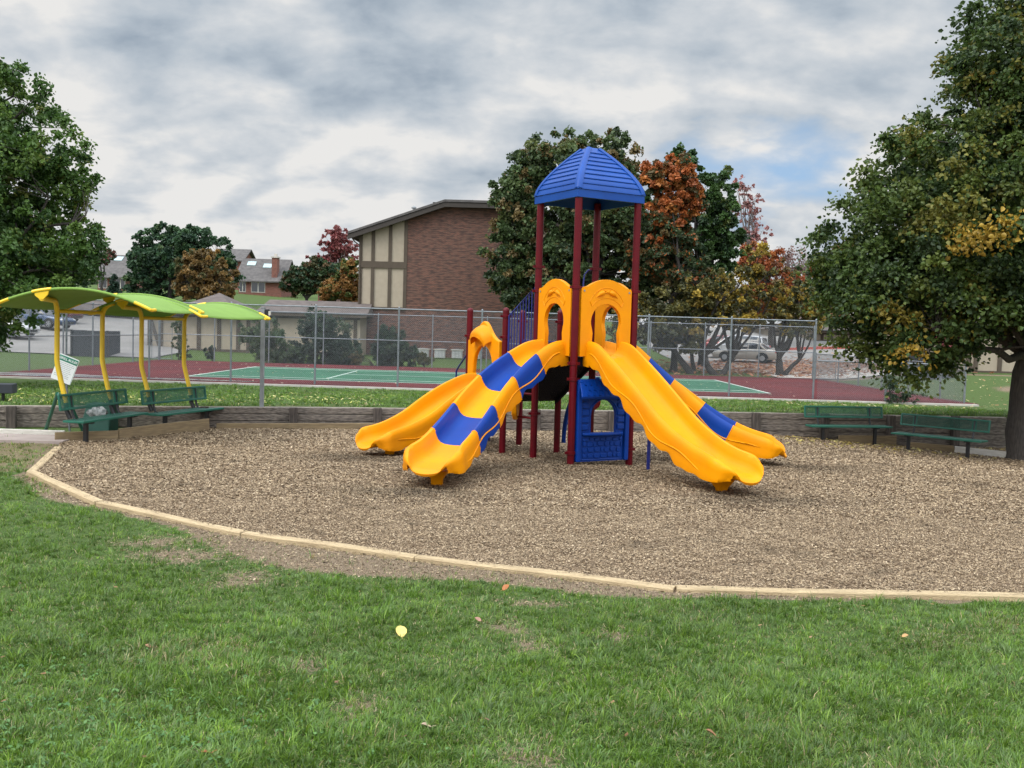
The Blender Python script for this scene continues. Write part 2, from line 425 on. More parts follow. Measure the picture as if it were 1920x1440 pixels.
def sky():
    w = bpy.data.worlds.new('World'); scene.world = w; w.use_nodes = True
    nt = w.node_tree; bg = nt.nodes['Background']
    st = nd(nt, 'ShaderNodeTexSky', sky_type='NISHITA'); st.sun_disc = False; st.sun_elevation = SUN_EL; st.sun_rotation = SUN_AZ
    st.air_density = 1.0; st.dust_density = 1.5
    tc = nd(nt, 'ShaderNodeTexCoord'); sp = nd(nt, 'ShaderNodeSeparateXYZ'); nt.links.new(tc.outputs['Generated'], sp.inputs[0])
    def mth(op, a, b_=None, c=None, clamp=False):
        n = nd(nt, 'ShaderNodeMath', operation=op); n.use_clamp = clamp
        for i, s in enumerate((a, b_, c)):
            if s is None: continue
            if isinstance(s, (int, float)): n.inputs[i].default_value = s
            else: nt.links.new(s, n.inputs[i])
        return n.outputs[0]
    zc = mth('MAXIMUM', sp.outputs['Z'], 0.0)
    den = mth('ADD', zc, .42)
    px = mth('DIVIDE', sp.outputs['X'], den); py = mth('DIVIDE', sp.outputs['Y'], den)
    cb = nd(nt, 'ShaderNodeCombineXYZ'); nt.links.new(px, cb.inputs[0]); nt.links.new(py, cb.inputs[1])
    def noise(s, d, off, rough=.55, dist=0.0, st_=(1, 1, 1)):
        mp = nd(nt, 'ShaderNodeMapping'); mp.inputs['Location'].default_value = off; mp.inputs['Scale'].default_value = st_
        nt.links.new(cb.outputs[0], mp.inputs['Vector'])
        n = nd(nt, 'ShaderNodeTexNoise'); n.inputs['Scale'].default_value = s; n.inputs['Detail'].default_value = d; n.inputs['Roughness'].default_value = rough
        n.inputs['Distortion'].default_value = dist
        nt.links.new(mp.outputs['Vector'], n.inputs['Vector']); return n.outputs['Fac']
    big = noise(1.9, 5, (5.1, 2.7, 0), .5, .1, (1, .9, 1)); mid = noise(8.0, 7, (7.7, 2.2, 0), .50, .15, (.8, 1, 1)); fine = noise(18, 5, (1.2, 9.4, 0), .55, 0)
    mixn = mth('ADD', mth('MULTIPLY', big, .45), mth('ADD', mth('MULTIPLY', mid, .72), mth('MULTIPLY', fine, .13)))   # ~0.65 mean
    lowf = mth('SUBTRACT', 1.0, mth('MULTIPLY', zc, 2.6), clamp=True)                 # 1 at horizon
    lowf2 = mth('POWER', lowf, 2.2)
    # warmer, brighter towards where the sun stands behind the cloud (left)
    dt = mth('ADD', mth('MULTIPLY', sp.outputs['X'], -.45), mth('MULTIPLY', sp.outputs['Y'], .89))
    glow = mth('POWER', mth('MAXIMUM', dt, 0.0), 6.0)
    shade = mth('ADD', mth('MULTIPLY', mth('SUBTRACT', mixn, .65), -2.2), mth('ADD', mth('MULTIPLY', lowf2, .32), .66))
    shade = mth('ADD', shade, mth('MULTIPLY', mth('MULTIPLY', glow, lowf), .22), clamp=True)
    r = ramp(nt, [(0, lin((140, 157, 178))), (.3, lin((163, 178, 194))), (.55, lin((195, 206, 217))), (.8, lin((224, 229, 234))), (1, lin((250, 249, 247)))])
    nt.links.new(shade, r.inputs['Fac'])
    cs = nd(nt, 'ShaderNodeVectorMath', operation='SCALE'); nt.links.new(r.outputs['Color'], cs.inputs[0])
    # an overcast sky is brightest overhead
    mr = nd(nt, 'ShaderNodeMapRange', interpolation_type='SMOOTHSTEP'); nt.links.new(sp.outputs['Z'], mr.inputs['Value'])
    mr.inputs['From Min'].default_value = .36; mr.inputs['From Max'].default_value = .80; mr.inputs['To Min'].default_value = 8.6; mr.inputs['To Max'].default_value = 27.0
    # fill light added to the sky behind the viewer, lifting faces towards the camera
    mr2 = nd(nt, 'ShaderNodeMapRange', interpolation_type='SMOOTHSTEP'); nt.links.new(sp.outputs['Y'], mr2.inputs['Value'])
    mr2.inputs['From Min'].default_value = .55; mr2.inputs['From Max'].default_value = -.45; mr2.inputs['To Min'].default_value = 1.0; mr2.inputs['To Max'].default_value = 2.1
    nt.links.new(mth('MULTIPLY', mr.outputs['Result'], mr2.outputs['Result']), cs.inputs['Scale'])
    # a gap in the cloud to the right with blue sky behind
    g = pdir(1475, 318).normalized()
    df = nd(nt, 'ShaderNodeVectorMath', operation='SUBTRACT'); nt.links.new(tc.outputs['Generated'], df.inputs[0]); df.inputs[1].default_value = tuple(g)
    ds = nd(nt, 'ShaderNodeVectorMath', operation='MULTIPLY'); nt.links.new(df.outputs[0], ds.inputs[0]); ds.inputs[1].default_value = (8.5, 8.5, 24)
    ln = nd(nt, 'ShaderNodeVectorMath', operation='LENGTH'); nt.links.new(ds.outputs[0], ln.inputs[0])
    gap = mth('SUBTRACT', mth('ADD', 1.0, mth('MULTIPLY', mth('SUBTRACT', mid, .5), 3.2)), ln.outputs['Value'])
    gap = mth('MULTIPLY', gap, 1.0, clamp=True)
    gap = mth('MULTIPLY', gap, .95)
    blue = nd(nt, 'ShaderNodeMix', data_type='RGBA'); blue.inputs['Factor'].default_value = .7
    blue.inputs['B'].default_value = (3.8, 5.9, 8.8, 1)
    nt.links.new(st.outputs['Color'], blue.inputs['A'])
    mx = nd(nt, 'ShaderNodeMix', data_type='RGBA')
    nt.links.new(gap, mx.inputs['Factor']); nt.links.new(cs.outputs[0], mx.inputs['A']); nt.links.new(blue.outputs['Result'], mx.inputs['B'])
    nt.links.new(mx.outputs['Result'], bg.inputs['Color']); bg.inputs['Strength'].default_value = .10
sky()
scene.view_settings.view_transform = 'Standard'; scene.view_settings.look = 'None'
scene.view_settings.exposure = 0.0; scene.view_settings.gamma = 1.0
scene.render.engine = 'CYCLES'
scene.cycles.max_bounces = 6; scene.cycles.transparent_max_bounces = 6
scene.cycles.use_denoising = True
# ================================================================== GROUND
def dist_timber(X, Y):
    """distance outside the timber edging (rough)"""
    P = np.array(TIMB); best = np.full(np.shape(X), 99.0)
    for (a, b) in zip(P[:-1], P[1:]):
        d = b - a; L = (d ** 2).sum()
        t = np.clip(((X - a[0]) * d[0] + (Y - a[1]) * d[1]) / L, 0, 1)
        best = np.minimum(best, np.hypot(X - a[0] - t * d[0], Y - a[1] - t * d[1]))
    return best

BARE_SPOTS = [(340, 1045, .55, .16), (300, 1020, .5, .12), (960, 1185, .22, .12), (985, 1215, .16, .12), (1005, 1425, .16, .10), (670, 1330, .13, .1), (1150, 1195, .16, .1), (580, 1250, .12, .1),
              (460, 1090, .35, .14), (1000, 1135, .3, .06)]
BS = [(gp(x, y, lambda X, Y: .72 * (1 - ss(-1, 9.0, Y)) - .03), rx, ry) for x, y, rx, ry in BARE_SPOTS]
def bare(X, Y):
    X = np.asarray(X, float); Y = np.asarray(Y, float)
    d = dist_timber(X, Y) + .10 * wob(X, Y, 2.1, 1.2)
    reach = .12 + .85 * np.exp(-((X + 1.9) / 1.4) ** 2) + .25 * np.exp(-((X + 6.1) / .9) ** 2) + .32 * np.exp(-((X - .7) / 1.2) ** 2)
    m = 1 - ss(reach * .75, reach * 1.15, d)
    for p, rx, ry in BS:
        q = np.hypot((X - p.x) / (rx * 1.3), (Y - p.y) / (ry * 3.2)) + .3 * wob(X, Y, 6, p.x)
        m = np.maximum(m, .62 * (1 - ss(.2, 1.35, q)))
    # brown dirt on the bank to the right of the court
    m = np.maximum(m, .95 * ss(20.5, 22.5, X) * ss(33, 35, Y) * (1 - ss(44, 47, Y)))
    # beds along the back fence
    m = np.maximum(m, .9 * ss(56.4, 56.6, Y) * (1 - ss(57.6, 58.3, Y)) * ss(-21, -19, X))
    return m
def dry(X, Y):
    X = np.asarray(X, float); Y = np.asarray(Y, float)
    d = (1 - ss(-7.6, -6.2, X + .25 * wob(X, Y, 2, 0))) * ss(13.6, 14.8, Y) * (1 - ss(19.5, 21, Y)) * .95
    d = np.maximum(d, .55 * ss(.35, .85, wob(X, Y, .8, 4)) * (Y < 14))
    d = np.maximum(d, .42 * (Y > 20) * (Y < 37) * ss(.0, .8, wob(X, Y, .6, 7)))
    return d

def grid_mesh(name, xs, ys, hf, mat, parent=None, attr=True):
    X, Y = np.meshgrid(xs, ys); Z = hf(X, Y)
    V = np.stack([X.ravel(), Y.ravel(), np.asarray(Z).ravel()], 1)
    nx, ny = len(xs), len(ys)
    i = (np.arange(ny - 1)[:, None] * nx + np.arange(nx - 1)[None]).ravel()
    F = np.stack([i, i + 1, i + nx + 1, i + nx], 1)
    C = None
    if attr:
        C = np.stack([bare(X, Y).ravel(), dry(X, Y).ravel(), np.zeros(X.size)], 1)
    return np_mesh(name, V, F, mat, C, parent, smooth=True)

xs = np.concatenate([[-700, -500, -350, -250, -180, -130, -100, -80, -65, -55, -48], np.arange(-42, -20, 1.5), np.arange(-20, -9, .5), np.arange(-9, 9, .14), np.arange(9, 15, .3), np.arange(15, 30, 1), np.arange(30, 60, 2.5), [65, 80, 100, 130, 180, 250, 350, 500, 700]])
ys = np.concatenate([[-60, -30, -10, -3, 0, 1, 2], np.arange(2.5, 14.5, .12), np.arange(14.5, 28, .22), np.arange(28, 36.8, .8), [36.9, 37.1, 37.3, 37.6], np.arange(38.5, 56, 2.5), [56.3, 56.6, 57, 57.6, 58.3, 59, 60, 61, 62], np.arange(64, 120, 3), np.arange(124, 200, 8), [210, 250, 320, 420, 600, 900, 1400]])
g = grid_mesh('ground', xs, ys, hgt, ground_mat()); tag(g, kind='structure')

# ---- mulch
mm = mulch_mat()
nx, ny = 170, 130
XS = np.linspace(-8.33, 13.58, nx); T = np.linspace(0, 1, ny)
X = np.repeat(XS[None], ny, 0); lo = ylow(XS); hi = yhigh(XS)
Y = lo[None] + (hi - lo)[None] * T[:, None]
Z = h_mulch(X, Y)
V = np.stack([X.ravel(), Y.ravel(), Z.ravel()], 1)
i = (np.arange(ny - 1)[:, None] * nx + np.arange(nx - 1)[None]).ravel()
mo = np_mesh('mulch_bed', V, np.stack([i, i + 1, i + nx + 1, i + nx], 1), mm, smooth=True); tag(mo, kind='structure')

def chips(n, xr, yr, size, extra=None):
    X = rng.uniform(*xr, n); Y = rng.uniform(*yr, n)
    k = inmulch(X, Y) & (np.abs(X) < Y * .56 + 3)
    if extra is not None: k = k & extra(X, Y)
    X, Y = X[k], Y[k]
    return chipgeo(X, Y, h_mulch(X, Y), size)
PAL = np.array([(.43, .325, .205), (.35, .26, .165), (.27, .195, .122), (.185, .130, .083), (.10, .07, .047), (.045, .032, .023), (.52, .41, .28)])
DAMP_SHADE = [(-1.3, 13.5, 1.0, .55, .66), (3.5, 13.6, 1.1, .55, .62), (-2.7, 16.9, 1.0, .6, .62), (5.2, 17.4, 1.0, .6, .6), (.6, 15.8, 1.5, 1.2, .40), (-.8, 16.2, 1.1, .9, .35), (1.6, 18.5, 1.6, 1.6, .35)]  # chips darkened at slide exits and under the tower: damp plus painted contact shade
def chipgeo(X, Y, Z, size, pal=PAL, w=None):
    n = len(X)
    L = rng.uniform(.5, 1.5, n) * size; W = L * rng.uniform(.22, .5, n)
    a = rng.uniform(0, PI, n); tl = rng.normal(0, .28, n); tw = rng.normal(0, .45, n)
    dx = np.stack([np.cos(a) * np.cos(tl), np.sin(a) * np.cos(tl), np.sin(tl)], 1) * L[:, None] / 2
    dy = np.stack([-np.sin(a) * np.cos(tw), np.cos(a) * np.cos(tw), np.sin(tw)], 1) * W[:, None] / 2
    c = np.stack([X, Y, Z + rng.uniform(.002, .016, n)], 1)
    V = np.stack([c - dx - dy * .8, c + dx - dy, c + dx * .9 + dy, c - dx + dy], 1).reshape(-1, 3)
    F = np.arange(4 * n).reshape(n, 4)
    p = np.array([.16, .22, .22, .17, .11, .05, .07]) if w is None else w
    damp_shade = np.zeros(n)
    for (px_, py_, sx, sy, am) in DAMP_SHADE: damp_shade = np.maximum(damp_shade, am * np.exp(-((X - px_) / sx) ** 2 - ((Y - py_) / sy) ** 2))
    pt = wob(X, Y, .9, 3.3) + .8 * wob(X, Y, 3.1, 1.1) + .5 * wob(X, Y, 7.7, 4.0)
    damp_shade = np.maximum(damp_shade, .50 * ss(.70, 1.45, pt)); damp_shade = damp_shade * ss(-.6, .5, wob(X, Y, 5, 1) + .6)
    C = np.repeat(pal[rng.choice(len(pal), n, p=p)] * rng.uniform(.85, 1.12, (n, 1)) * (1 - damp_shade)[:, None], 4, 0)
    return V, F, C
def merge(parts):
    V = []; F = []; C = []; o = 0
    for v, f, c in parts:
        V.append(v); F.append(f + o); C.append(c); o += len(v)
    return np.concatenate(V), np.concatenate(F), np.concatenate(C)
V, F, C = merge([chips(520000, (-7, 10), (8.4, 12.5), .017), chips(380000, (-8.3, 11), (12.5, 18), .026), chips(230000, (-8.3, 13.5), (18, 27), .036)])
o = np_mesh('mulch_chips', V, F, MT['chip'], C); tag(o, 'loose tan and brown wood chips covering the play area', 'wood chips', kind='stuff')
# chips kicked up onto the edging timbers
Xe, Ye, Ze = [], [], []
for a_, b_ in zip(TIMB[1:8], TIMB[2:9]):
    n = 150; t = rng.uniform(0, 1, n); w = rng.normal(.01, .03, n); L_ = math.hypot(b_[0] - a_[0], b_[1] - a_[1]); nx_, ny_ = -(b_[1] - a_[1]) / L_, (b_[0] - a_[0]) / L_
    k = (np.abs(w) < .06) & (np.sin(t * 19 + a_[0] * 5) + rng.normal(0, .6, n) > .2); t = t[k]; w = w[k]
    x_ = a_[0] + (b_[0] - a_[0]) * t + nx_ * w; y_ = a_[1] + (b_[1] - a_[1]) * t + ny_ * w; Xe.append(x_); Ye.append(y_)
    za, zb = float(h_mulch(*a_)), float(h_mulch(*b_)); Ze.append(za + (zb - za) * t + .037)
Xe, Ye, Ze = map(np.concatenate, (Xe, Ye, Ze)); V, F, C = chipgeo(Xe, Ye, Ze, .022)
o = np_mesh('chips_on_timbers', V, F, MT['chip'], C * .8); tag(o, 'stray wood chips lying on top of the edging timbers', 'wood chips', kind='stuff')
# chips spilled on the bare soil outside the edging
n = 110000
X = rng.uniform(-7.2, 3.5, n); Y = rng.uniform(7.3, 14, n)
k = (~inmulch(X, Y)) & (rng.uniform(0, 1, n) < bare(X, Y) * .8)
X, Y = X[k], Y[k]
V, F, C = chipgeo(X, Y, hgt(X, Y) - .004, .022)
o = np_mesh('spilled_chips', V, F, MT['chip'], C * .85); tag(o, 'wood chips spilled on the bare soil outside the timber edging', 'wood chips', kind='stuff')

# ---- grass: tufts of blades, with straw lying between them
G_ = np.array([(.118, .215, .020), (.086, .172, .016), (.170, .270, .028), (.064, .130, .020), (.105, .185, .042), (.135, .205, .058), (.36, .28, .14), (.46, .37, .21)])
def blade_geo(X, Y, L, W, a, ln, Cc, z0=-.004):
    n = len(X); Z = hgt(X, Y) + z0
    d = np.stack([np.cos(a), np.sin(a), np.zeros(n)], 1); up = np.array([[0, 0, 1.0]])
    s = a + PI / 2 + rng.normal(0, .7, n); sd_ = np.stack([np.cos(s), np.sin(s), np.zeros(n)], 1) * (W / 2)[:, None]
    b0 = np.stack([X, Y, Z], 1)
    m1 = b0 + (up * np.cos(ln * .55)[:, None] + d * np.sin(ln * .55)[:, None]) * (L * .5)[:, None]
    l2 = np.minimum(ln * 1.55, 1.75)
    tp = m1 + (up * np.cos(l2)[:, None] + d * np.sin(l2)[:, None]) * (L * .55)[:, None]
    V = np.stack([b0 - sd_, b0 + sd_, m1 + sd_ * .9, tp, m1 - sd_ * .9], 1).reshape(-1, 3)
    base = np.arange(n)[:, None] * 5
    F = np.concatenate([base + np.array([[0, 1, 2]]), base + np.array([[0, 2, 4]]), base + np.array([[4, 2, 3]])], 0)
    return V, F, np.repeat(np.clip(Cc, .01, .9), 5, 0)
def area_pts(n, y0, y1, power, xk=.68):
    u = rng.uniform(0, 1, n)
    Y = (y0 ** (-power) + u * (y1 ** (-power) - y0 ** (-power))) ** (-1 / power)
    X = rng.uniform(-1, 1, n) * (Y * .56 + 3.0)
    return X, Y
def keep_lawn(X, Y, k=1.0):
    return (~inmulch(X, Y)) & (dist_timber(X, Y) > .07) & (rng.uniform(0, 1, len(X)) > np.clip(bare(X, Y) * 1.25, 0, .985) * k)
def tufts(TX, TY, per, R_, Lr, wr, sc=1.0):
    T = len(TX)
    tall = np.clip(rng.lognormal(-.08, .34, T) * (.85 + .30 * wob(TX, TY, 1.3, 5)), .35, 1.9)
    hue = rng.choice(6, T, p=[.27, .22, .17, .12, .14, .08])
    big = wob(TX, TY, .75, 2.2) + .5 * wob(TX, TY, 2.3, .7)
    hue = np.where((big > .75) & (rng.uniform(0, 1, T) < .55), rng.choice([4, 5], T), hue)       # coarse bluish patches
    coarse = np.where(hue >= 4, 1.45, 1.0)
    dr = np.clip(.025 + .34 * dry(TX, TY) + .30 * bare(TX, TY) + .09 * wob(TX, TY, 1.9, 9) + .05 * wob(TX, TY, .6, 1), .01, .9)
    wind = wob(TX, TY, 2.0, 2.0) * 2.6 + rng.normal(0, .8, T)
    i = np.repeat(np.arange(T), per); n = len(i)
    r = np.abs(rng.normal(0, .55, n)) * R_; th = rng.uniform(0, 2 * PI, n)
    X = TX[i] + r * np.cos(th); Y = TY[i] + r * np.sin(th)
    ax = np.cos(th) * r / R_ * 1.6 + np.cos(wind[i]) * .55 + rng.normal(0, .35, n); ay = np.sin(th) * r / R_ * 1.6 + np.sin(wind[i]) * .55 + rng.normal(0, .35, n)
    a = np.arctan2(ay, ax); ln = np.clip(.30 + .42 * np.hypot(ax, ay) + rng.normal(0, .22, n), .05, 1.45)
    L = rng.uniform(*Lr, n) * tall[i] * sc; W = rng.uniform(*wr, n) * coarse[i] * sc
    idx = np.where(rng.uniform(0, 1, n) < dr[i], rng.choice([6, 7], n), np.where(rng.uniform(0, 1, n) < .7, hue[i], rng.choice(6, n)))
    L = np.where(idx > 5, L * .7, L)
    tone = rng.uniform(.74, 1.26, T) * (1.0 + .13 * wob(TX, TY, .8, 2.5) + .15 * wob(TX, TY, 1.9, .5))
    C = G_[idx] * tone[i][:, None] * rng.uniform(.8, 1.2, (n, 1))
    return blade_geo(X, Y, L, W, a, ln, C)
X, Y = area_pts(46000, 3.6, 15.5, .25); k = keep_lawn(X, Y); X, Y = X[k], Y[k]
g1 = tufts(X, Y, 17, .055, (.035, .080), (.0030, .0058))
X, Y = area_pts(225000, 3.6, 14.5, .25); k = keep_lawn(X, Y, .75); X, Y = X[k], Y[k]; n = len(X)
g2 = blade_geo(X, Y, rng.uniform(.02, .055, n), rng.uniform(.0025, .005, n), rng.uniform(0, 2 * PI, n), rng.uniform(.5, 1.5, n), G_[rng.choice(8, n, p=[.20, .20, .12, .18, .08, .04, .11, .07])] * rng.uniform(.7, 1.2, (n, 1)))
# dead straw, thick in the worn places
X, Y = area_pts(200000, 3.6, 14, .25); k = (~inmulch(X, Y)) & (dist_timber(X, Y) > .07) & (rng.uniform(0, 1, len(X)) < np.clip(.05 + .8 * bare(X, Y) + .5 * dry(X, Y), 0, 1)); X, Y = X[k], Y[k]; n = len(X)
g3 = blade_geo(X, Y, rng.uniform(.02, .06, n), rng.uniform(.002, .004, n), rng.uniform(0, 2 * PI, n), rng.uniform(1.0, 1.6, n), np.array([(.40, .31, .18), (.30, .22, .13), (.48, .39, .25)])[rng.choice(3, n)] * rng.uniform(.6, 1.1, (n, 1)), z0=.002)
V, F, C = merge([g1, g2, g3])
o = np_mesh('grass_blades', V, F, MT['blade'], C); tag(o, 'green lawn grass in the foreground before the timber edging', 'grass', kind='stuff')
# clover at the lower left: three rounded leaflets on short stalks
n = 9000
X, Y = area_pts(n, 3.6, 7.5, .3); k = keep_lawn(X, Y) & ((np.exp(-((X + 1.9) / .9) ** 2 - ((Y - 4.6) / .9) ** 2) + .5 * np.exp(-((X + 2.4) / .8) ** 2 - ((Y - 6.0) / .5) ** 2) + .35 * ss(.7, 1.2, wob(X, Y, 1.4, 8))) > rng.uniform(0, 1, n))
X, Y = X[k], Y[k]; n = len(X)
def clover(X, Y):
    n = len(X); Z = hgt(X, Y) + rng.uniform(.020, .045, n); parts = []
    r = rng.uniform(.007, .012, n); a0 = rng.uniform(0, 2 * PI, n); tx = rng.normal(0, .25, n); ty = rng.normal(0, .25, n); col = np.array([(.085, .19, .045), (.065, .155, .040), (.11, .22, .06)])[rng.choice(3, n)] * rng.uniform(.85, 1.2, (n, 1))
    for q in range(3):
        a = a0 + q * 2 * PI / 3; cx, cy = np.cos(a), np.sin(a)
        pts = [(0, 0), (.55, -.62), (1.35, -.75), (1.8, -.28), (1.8, .28), (1.35, .75), (.55, .62)]
        vs = []
        for (u, v) in pts:
            x = (u * cx - v * cy) * r; y = (u * cy + v * cx) * r; vs.append(np.stack([X + x, Y + y, Z + x * tx + y * ty - .25 * (x * x + y * y) / r + .15 * np.abs(v) * r], 1))
        V = np.stack(vs, 1).reshape(-1, 3); b = np.arange(n)[:, None] * 7
        F = np.concatenate([b + np.array([[0, i_, i_ + 1]]) for i_ in range(1, 6)], 0)
        parts.append((V, F, np.repeat(col, 7, 0)))
    return merge(parts)
V, F, C = clover(X, Y)
o = np_mesh('clover', V, F, MT['blade'], C); tag(o, 'patch of clover growing among the grass in the lower left', 'clover', kind='stuff')
n = 1700
X = rng.uniform(-9.8, -5.2, n); Y = rng.uniform(12.5, 20.5, n); k = ~inmulch(X, Y) & (dist_timber(X, Y) > .08)
X, Y = X[k], Y[k]
V, F, C = tufts(X, Y, 14, .09, (.03, .07), (.006, .011))
o = np_mesh('dry_grass', V, F, MT['blade'], C); tag(o, 'thin dry grass beside the left end of the edging', 'grass', kind='stuff')
n = 12000
X = rng.uniform(-17, 14.5, n); yw = ywall(X); Y = yw + .18 + rng.uniform(0, 1, n) ** 1.3 * (36.6 - yw)
V, F, C = tufts(X, Y, 11, .14, (.05, .09), (.010, .018))
o = np_mesh('strip_grass', V, F, MT['blade'], C); tag(o, 'mown grass strip between the old timber wall and the court fence', 'grass', kind='stuff')

# fallen leaves in numbers: small yellow litter
def litter(n, xy, size, pal):
    X, Y, Z = xy
    V, F, C = chipgeo(X, Y, Z + .012, size, np.array(pal), np.ones(len(pal)) / len(pal))
    return V, F, C
n = 700
X1 = rng.normal(9.2, 2.6, n); Y1 = ywall(X1) - np.abs(rng.normal(0, 1.3, n)) - .12
k = inmulch(X1, Y1); X1, Y1 = X1[k], Y1[k]
V1 = litter(0, (X1, Y1, h_mulch(X1, Y1)), .085, [(.52, .42, .10), (.60, .50, .20), (.42, .30, .10)])
X2 = rng.uniform(-15, -3.5, 700); Y2 = ywall(X2) + .3 + np.abs(rng.normal(0, 3.5, 700)); V2 = litter(0, (X2, Y2, hgt(X2, Y2) + .03), .065, [(.50, .47, .12), (.42, .42, .14), (.60, .52, .22)])
X3 = rng.uniform(2, 26, 900); Y3 = rng.uniform(29, 50, 900); V3 = litter(0, (X3, Y3, hgt(X3, Y3) + .04), .10, [(.50, .42, .20), (.35, .22, .10), (.60, .52, .30)])
X4 = rng.uniform(-18, 12, 350); Y4 = rng.uniform(37.5, 56, 350); V4 = litter(0, (X4, Y4, np.full(350, -.02)), .10, [(.50, .42, .26), (.55, .48, .36)])
V, F, C = merge([V1, V2, V3, V4])
o = np_mesh('leaf_litter', V, F, MT['leaf'], C); tag(o, 'small yellow fallen leaves scattered over mulch, grass strip and court', 'fallen leaves', kind='stuff')
# orange litter around the far trees on the right
n = 5200
X = rng.normal(19, 5.0, n); Y = rng.normal(66, 4.5, n); k = (Y > 58) & (X > 8)
X, Y = X[k], Y[k]
V, F, C = litter(0, (X, Y, hgt(X, Y) + .05), .26, [(.36, .15, .07), (.42, .20, .10), (.30, .13, .08), (.45, .27, .16)])
o = np_mesh('orange_leaf_litter', V, F, MT['leaf'], C); tag(o, 'orange leaves covering the ground round the cars beyond the court', 'fallen leaves', kind='stuff')

n = 260
X5, Y5 = area_pts(n, 3.8, 10, .25); k = keep_lawn(X5, Y5, .3); X5, Y5 = X5[k], Y5[k]; V, F, C = litter(0, (X5, Y5, hgt(X5, Y5) + .012), .022, [(.30, .16, .08), (.38, .24, .12), (.22, .12, .07)])
o = np_mesh('lawn_litter', V, F, MT['leaf'], C); tag(o, 'tiny brown leaf scraps caught down among the lawn grass', 'leaf litter', kind='stuff')
# single leaves one can point to on the lawn
def big_leaf(x, y, size, col, label, rz, tilt=.25):
    p = gp(x, y, lambda X, Y: hgt(X, Y) + .035)
    vs = []; 
    out = [(0, -.55), (.2, -.42), (.38, -.15), (.40, .12), (.26, .36), (0, .55), (-.26, .36), (-.40, .12), (-.38, -.15), (-.2, -.42)]
    mb = MB(); n = len(out)
    pts = [(a * size, b * size, .35 * size * abs(a) ** 1.3 + .05 * size * math.sin(5 * b)) for a, b in out] + [(0, 0, 0)]
    pts += [(a, b, c - .0012) for a, b, c in pts]
    fs = [(i, (i + 1) % n, n) for i in range(n)] + [((i + 1) % n + n + 1, i + n + 1, 2 * n + 1) for i in range(n)] + [(i, i + n + 1, (i + 1) % n + n + 1, (i + 1) % n) for i in range(n)]
    mb.add(pts, fs); mb.tube([(0, -.5 * size, .002), (0, -.85 * size, .012)], .0016, 5)
    o = mb.build('fallen_leaf', M('leaf_' + label.split()[0], col, .6, c2=tuple(c * .8 for c in col), scale=30), smooth=60)
    o.location = p; o.rotation_euler = (tilt, .1, rz); tag(o, label, 'leaf', 'single leaves fallen on the lawn')
big_leaf(752, 1184, .10, (.66, .50, .14), 'bright pale yellow leaf lying on the grass near the centre', .3, .5)
big_leaf(278, 1212, .05, (.42, .22, .12), 'small tan leaf on the grass in the lower left', 1.2)
big_leaf(388, 1412, .05, (.40, .12, .04), 'rust leaf at the bottom edge of the lawn, left part', 2.2)
big_leaf(896, 1162, .06, (.36, .18, .13), 'pinkish brown leaf up the lawn right of the yellow one', .8)
big_leaf(948, 1102, .075, (.36, .12, .03), 'orange brown leaf at the grass edge below the bare soil', -.8, .5)
big_leaf(800, 1360, .055, (.44, .32, .22), 'pale curled leaf low on the lawn below the yellow one', 1.7)
big_leaf(1336, 1376, .07, (.28, .13, .06), 'dark brown curled leaf at the bottom of the lawn, right part', 1.5, .5)
big_leaf(1697, 1193, .05, (.46, .26, .10), 'tan leaf on the long grass towards the right edge', -1.3)
big_leaf(975, 1037, .075, (.58, .30, .16), 'orange tan leaf on the mulch just inside the edging', 1.4, .1)

# ================================================================== COURT
mred = M('court_red_paint', (.118, .030, .031), .95, c2=(.080, .026, .027), scale=.35, detail=9, bump=.1, spec=.08)
mgrn = M('court_green_paint', (.050, .135, .083), .95, c2=(.040, .098, .064), scale=.45, detail=9, spec=.08)
mwht = M('court_line_paint', (.50, .56, .50), .8, c2=(.42, .48, .43), scale=4)
mb = MB(); mb.box((-1.4, 46.9, -.10), (38.0, 19.6, .20)); court = mb.build('tennis_court', mred); tag(court, kind='structure')
mb = MB(); mb.box((-1.4, 45.6, .001), (23.77, 10.97, .008)); o = mb.build('court_playing_surface', mgrn, court)
ml = MB(); LZ = .009; y0, y1 = 45.6 - 5.485, 45.6 + 5.485; x0, x1 = -1.4 - 11.885, -1.4 + 11.885
for yy in (y0, y1): ml.box((-1.4, yy, LZ), (23.87, .10, .006))
for xx in (x0, x1): ml.box((xx, 45.6, LZ + .002), (.10, 11.07, .006))
for yy in (y0 + 1.37, y1 - 1.37): ml.box((-1.4, yy, LZ), (23.7, .08, .006))
for xx in (-1.4 - 6.4, -1.4 + 6.4): ml.box((xx, 45.6, LZ + .002), (.08, 8.2, .006))
ml.box((-1.4, 45.6, LZ + .004), (12.8, .06, .006))
ml.build('court_lines', mwht, court)
# concrete kerb in front of the court
mb = MB(); mb.box((-1.3, 36.98, -.09), (37.6, .22, .16)); o = mb.build('court_kerb', MT['concrete'], court)
# puddle
pm, nt, b = newmat('puddle_water'); b.inputs['Base Color'].default_value = (.30, .28, .28, 1); b.inputs['Roughness'].default_value = .10; b.inputs['Specular IOR Level'].default_value = .8
def blob(name, cx, cy, rx, ry, z, m, n=40, seed=1):
    mb = MB(); vs = []
    for i in range(n):
        a = 2 * PI * i / n; k = 1 + .16 * math.sin(3 * a + seed) + .1 * math.sin(5 * a + 2 * seed) + .05 * math.sin(9 * a)
        vs.append((cx + rx * k * math.cos(a), cy + ry * k * math.sin(a), z))
    mb.add(vs, [tuple(range(n))]); return mb.build(name, m, fixn=False)
o = blob('puddle', -15.6, 38.1, 5.2, .62, .006, pm, seed=2); tag(o, kind='structure')
o = blob('puddle', -19.2, 38.9, 3.4, .5, .010, M('wet_grey_silt', (.22, .19, .18), .35, c2=(.17, .14, .14), scale=2), seed=4); tag(o, kind='structure')

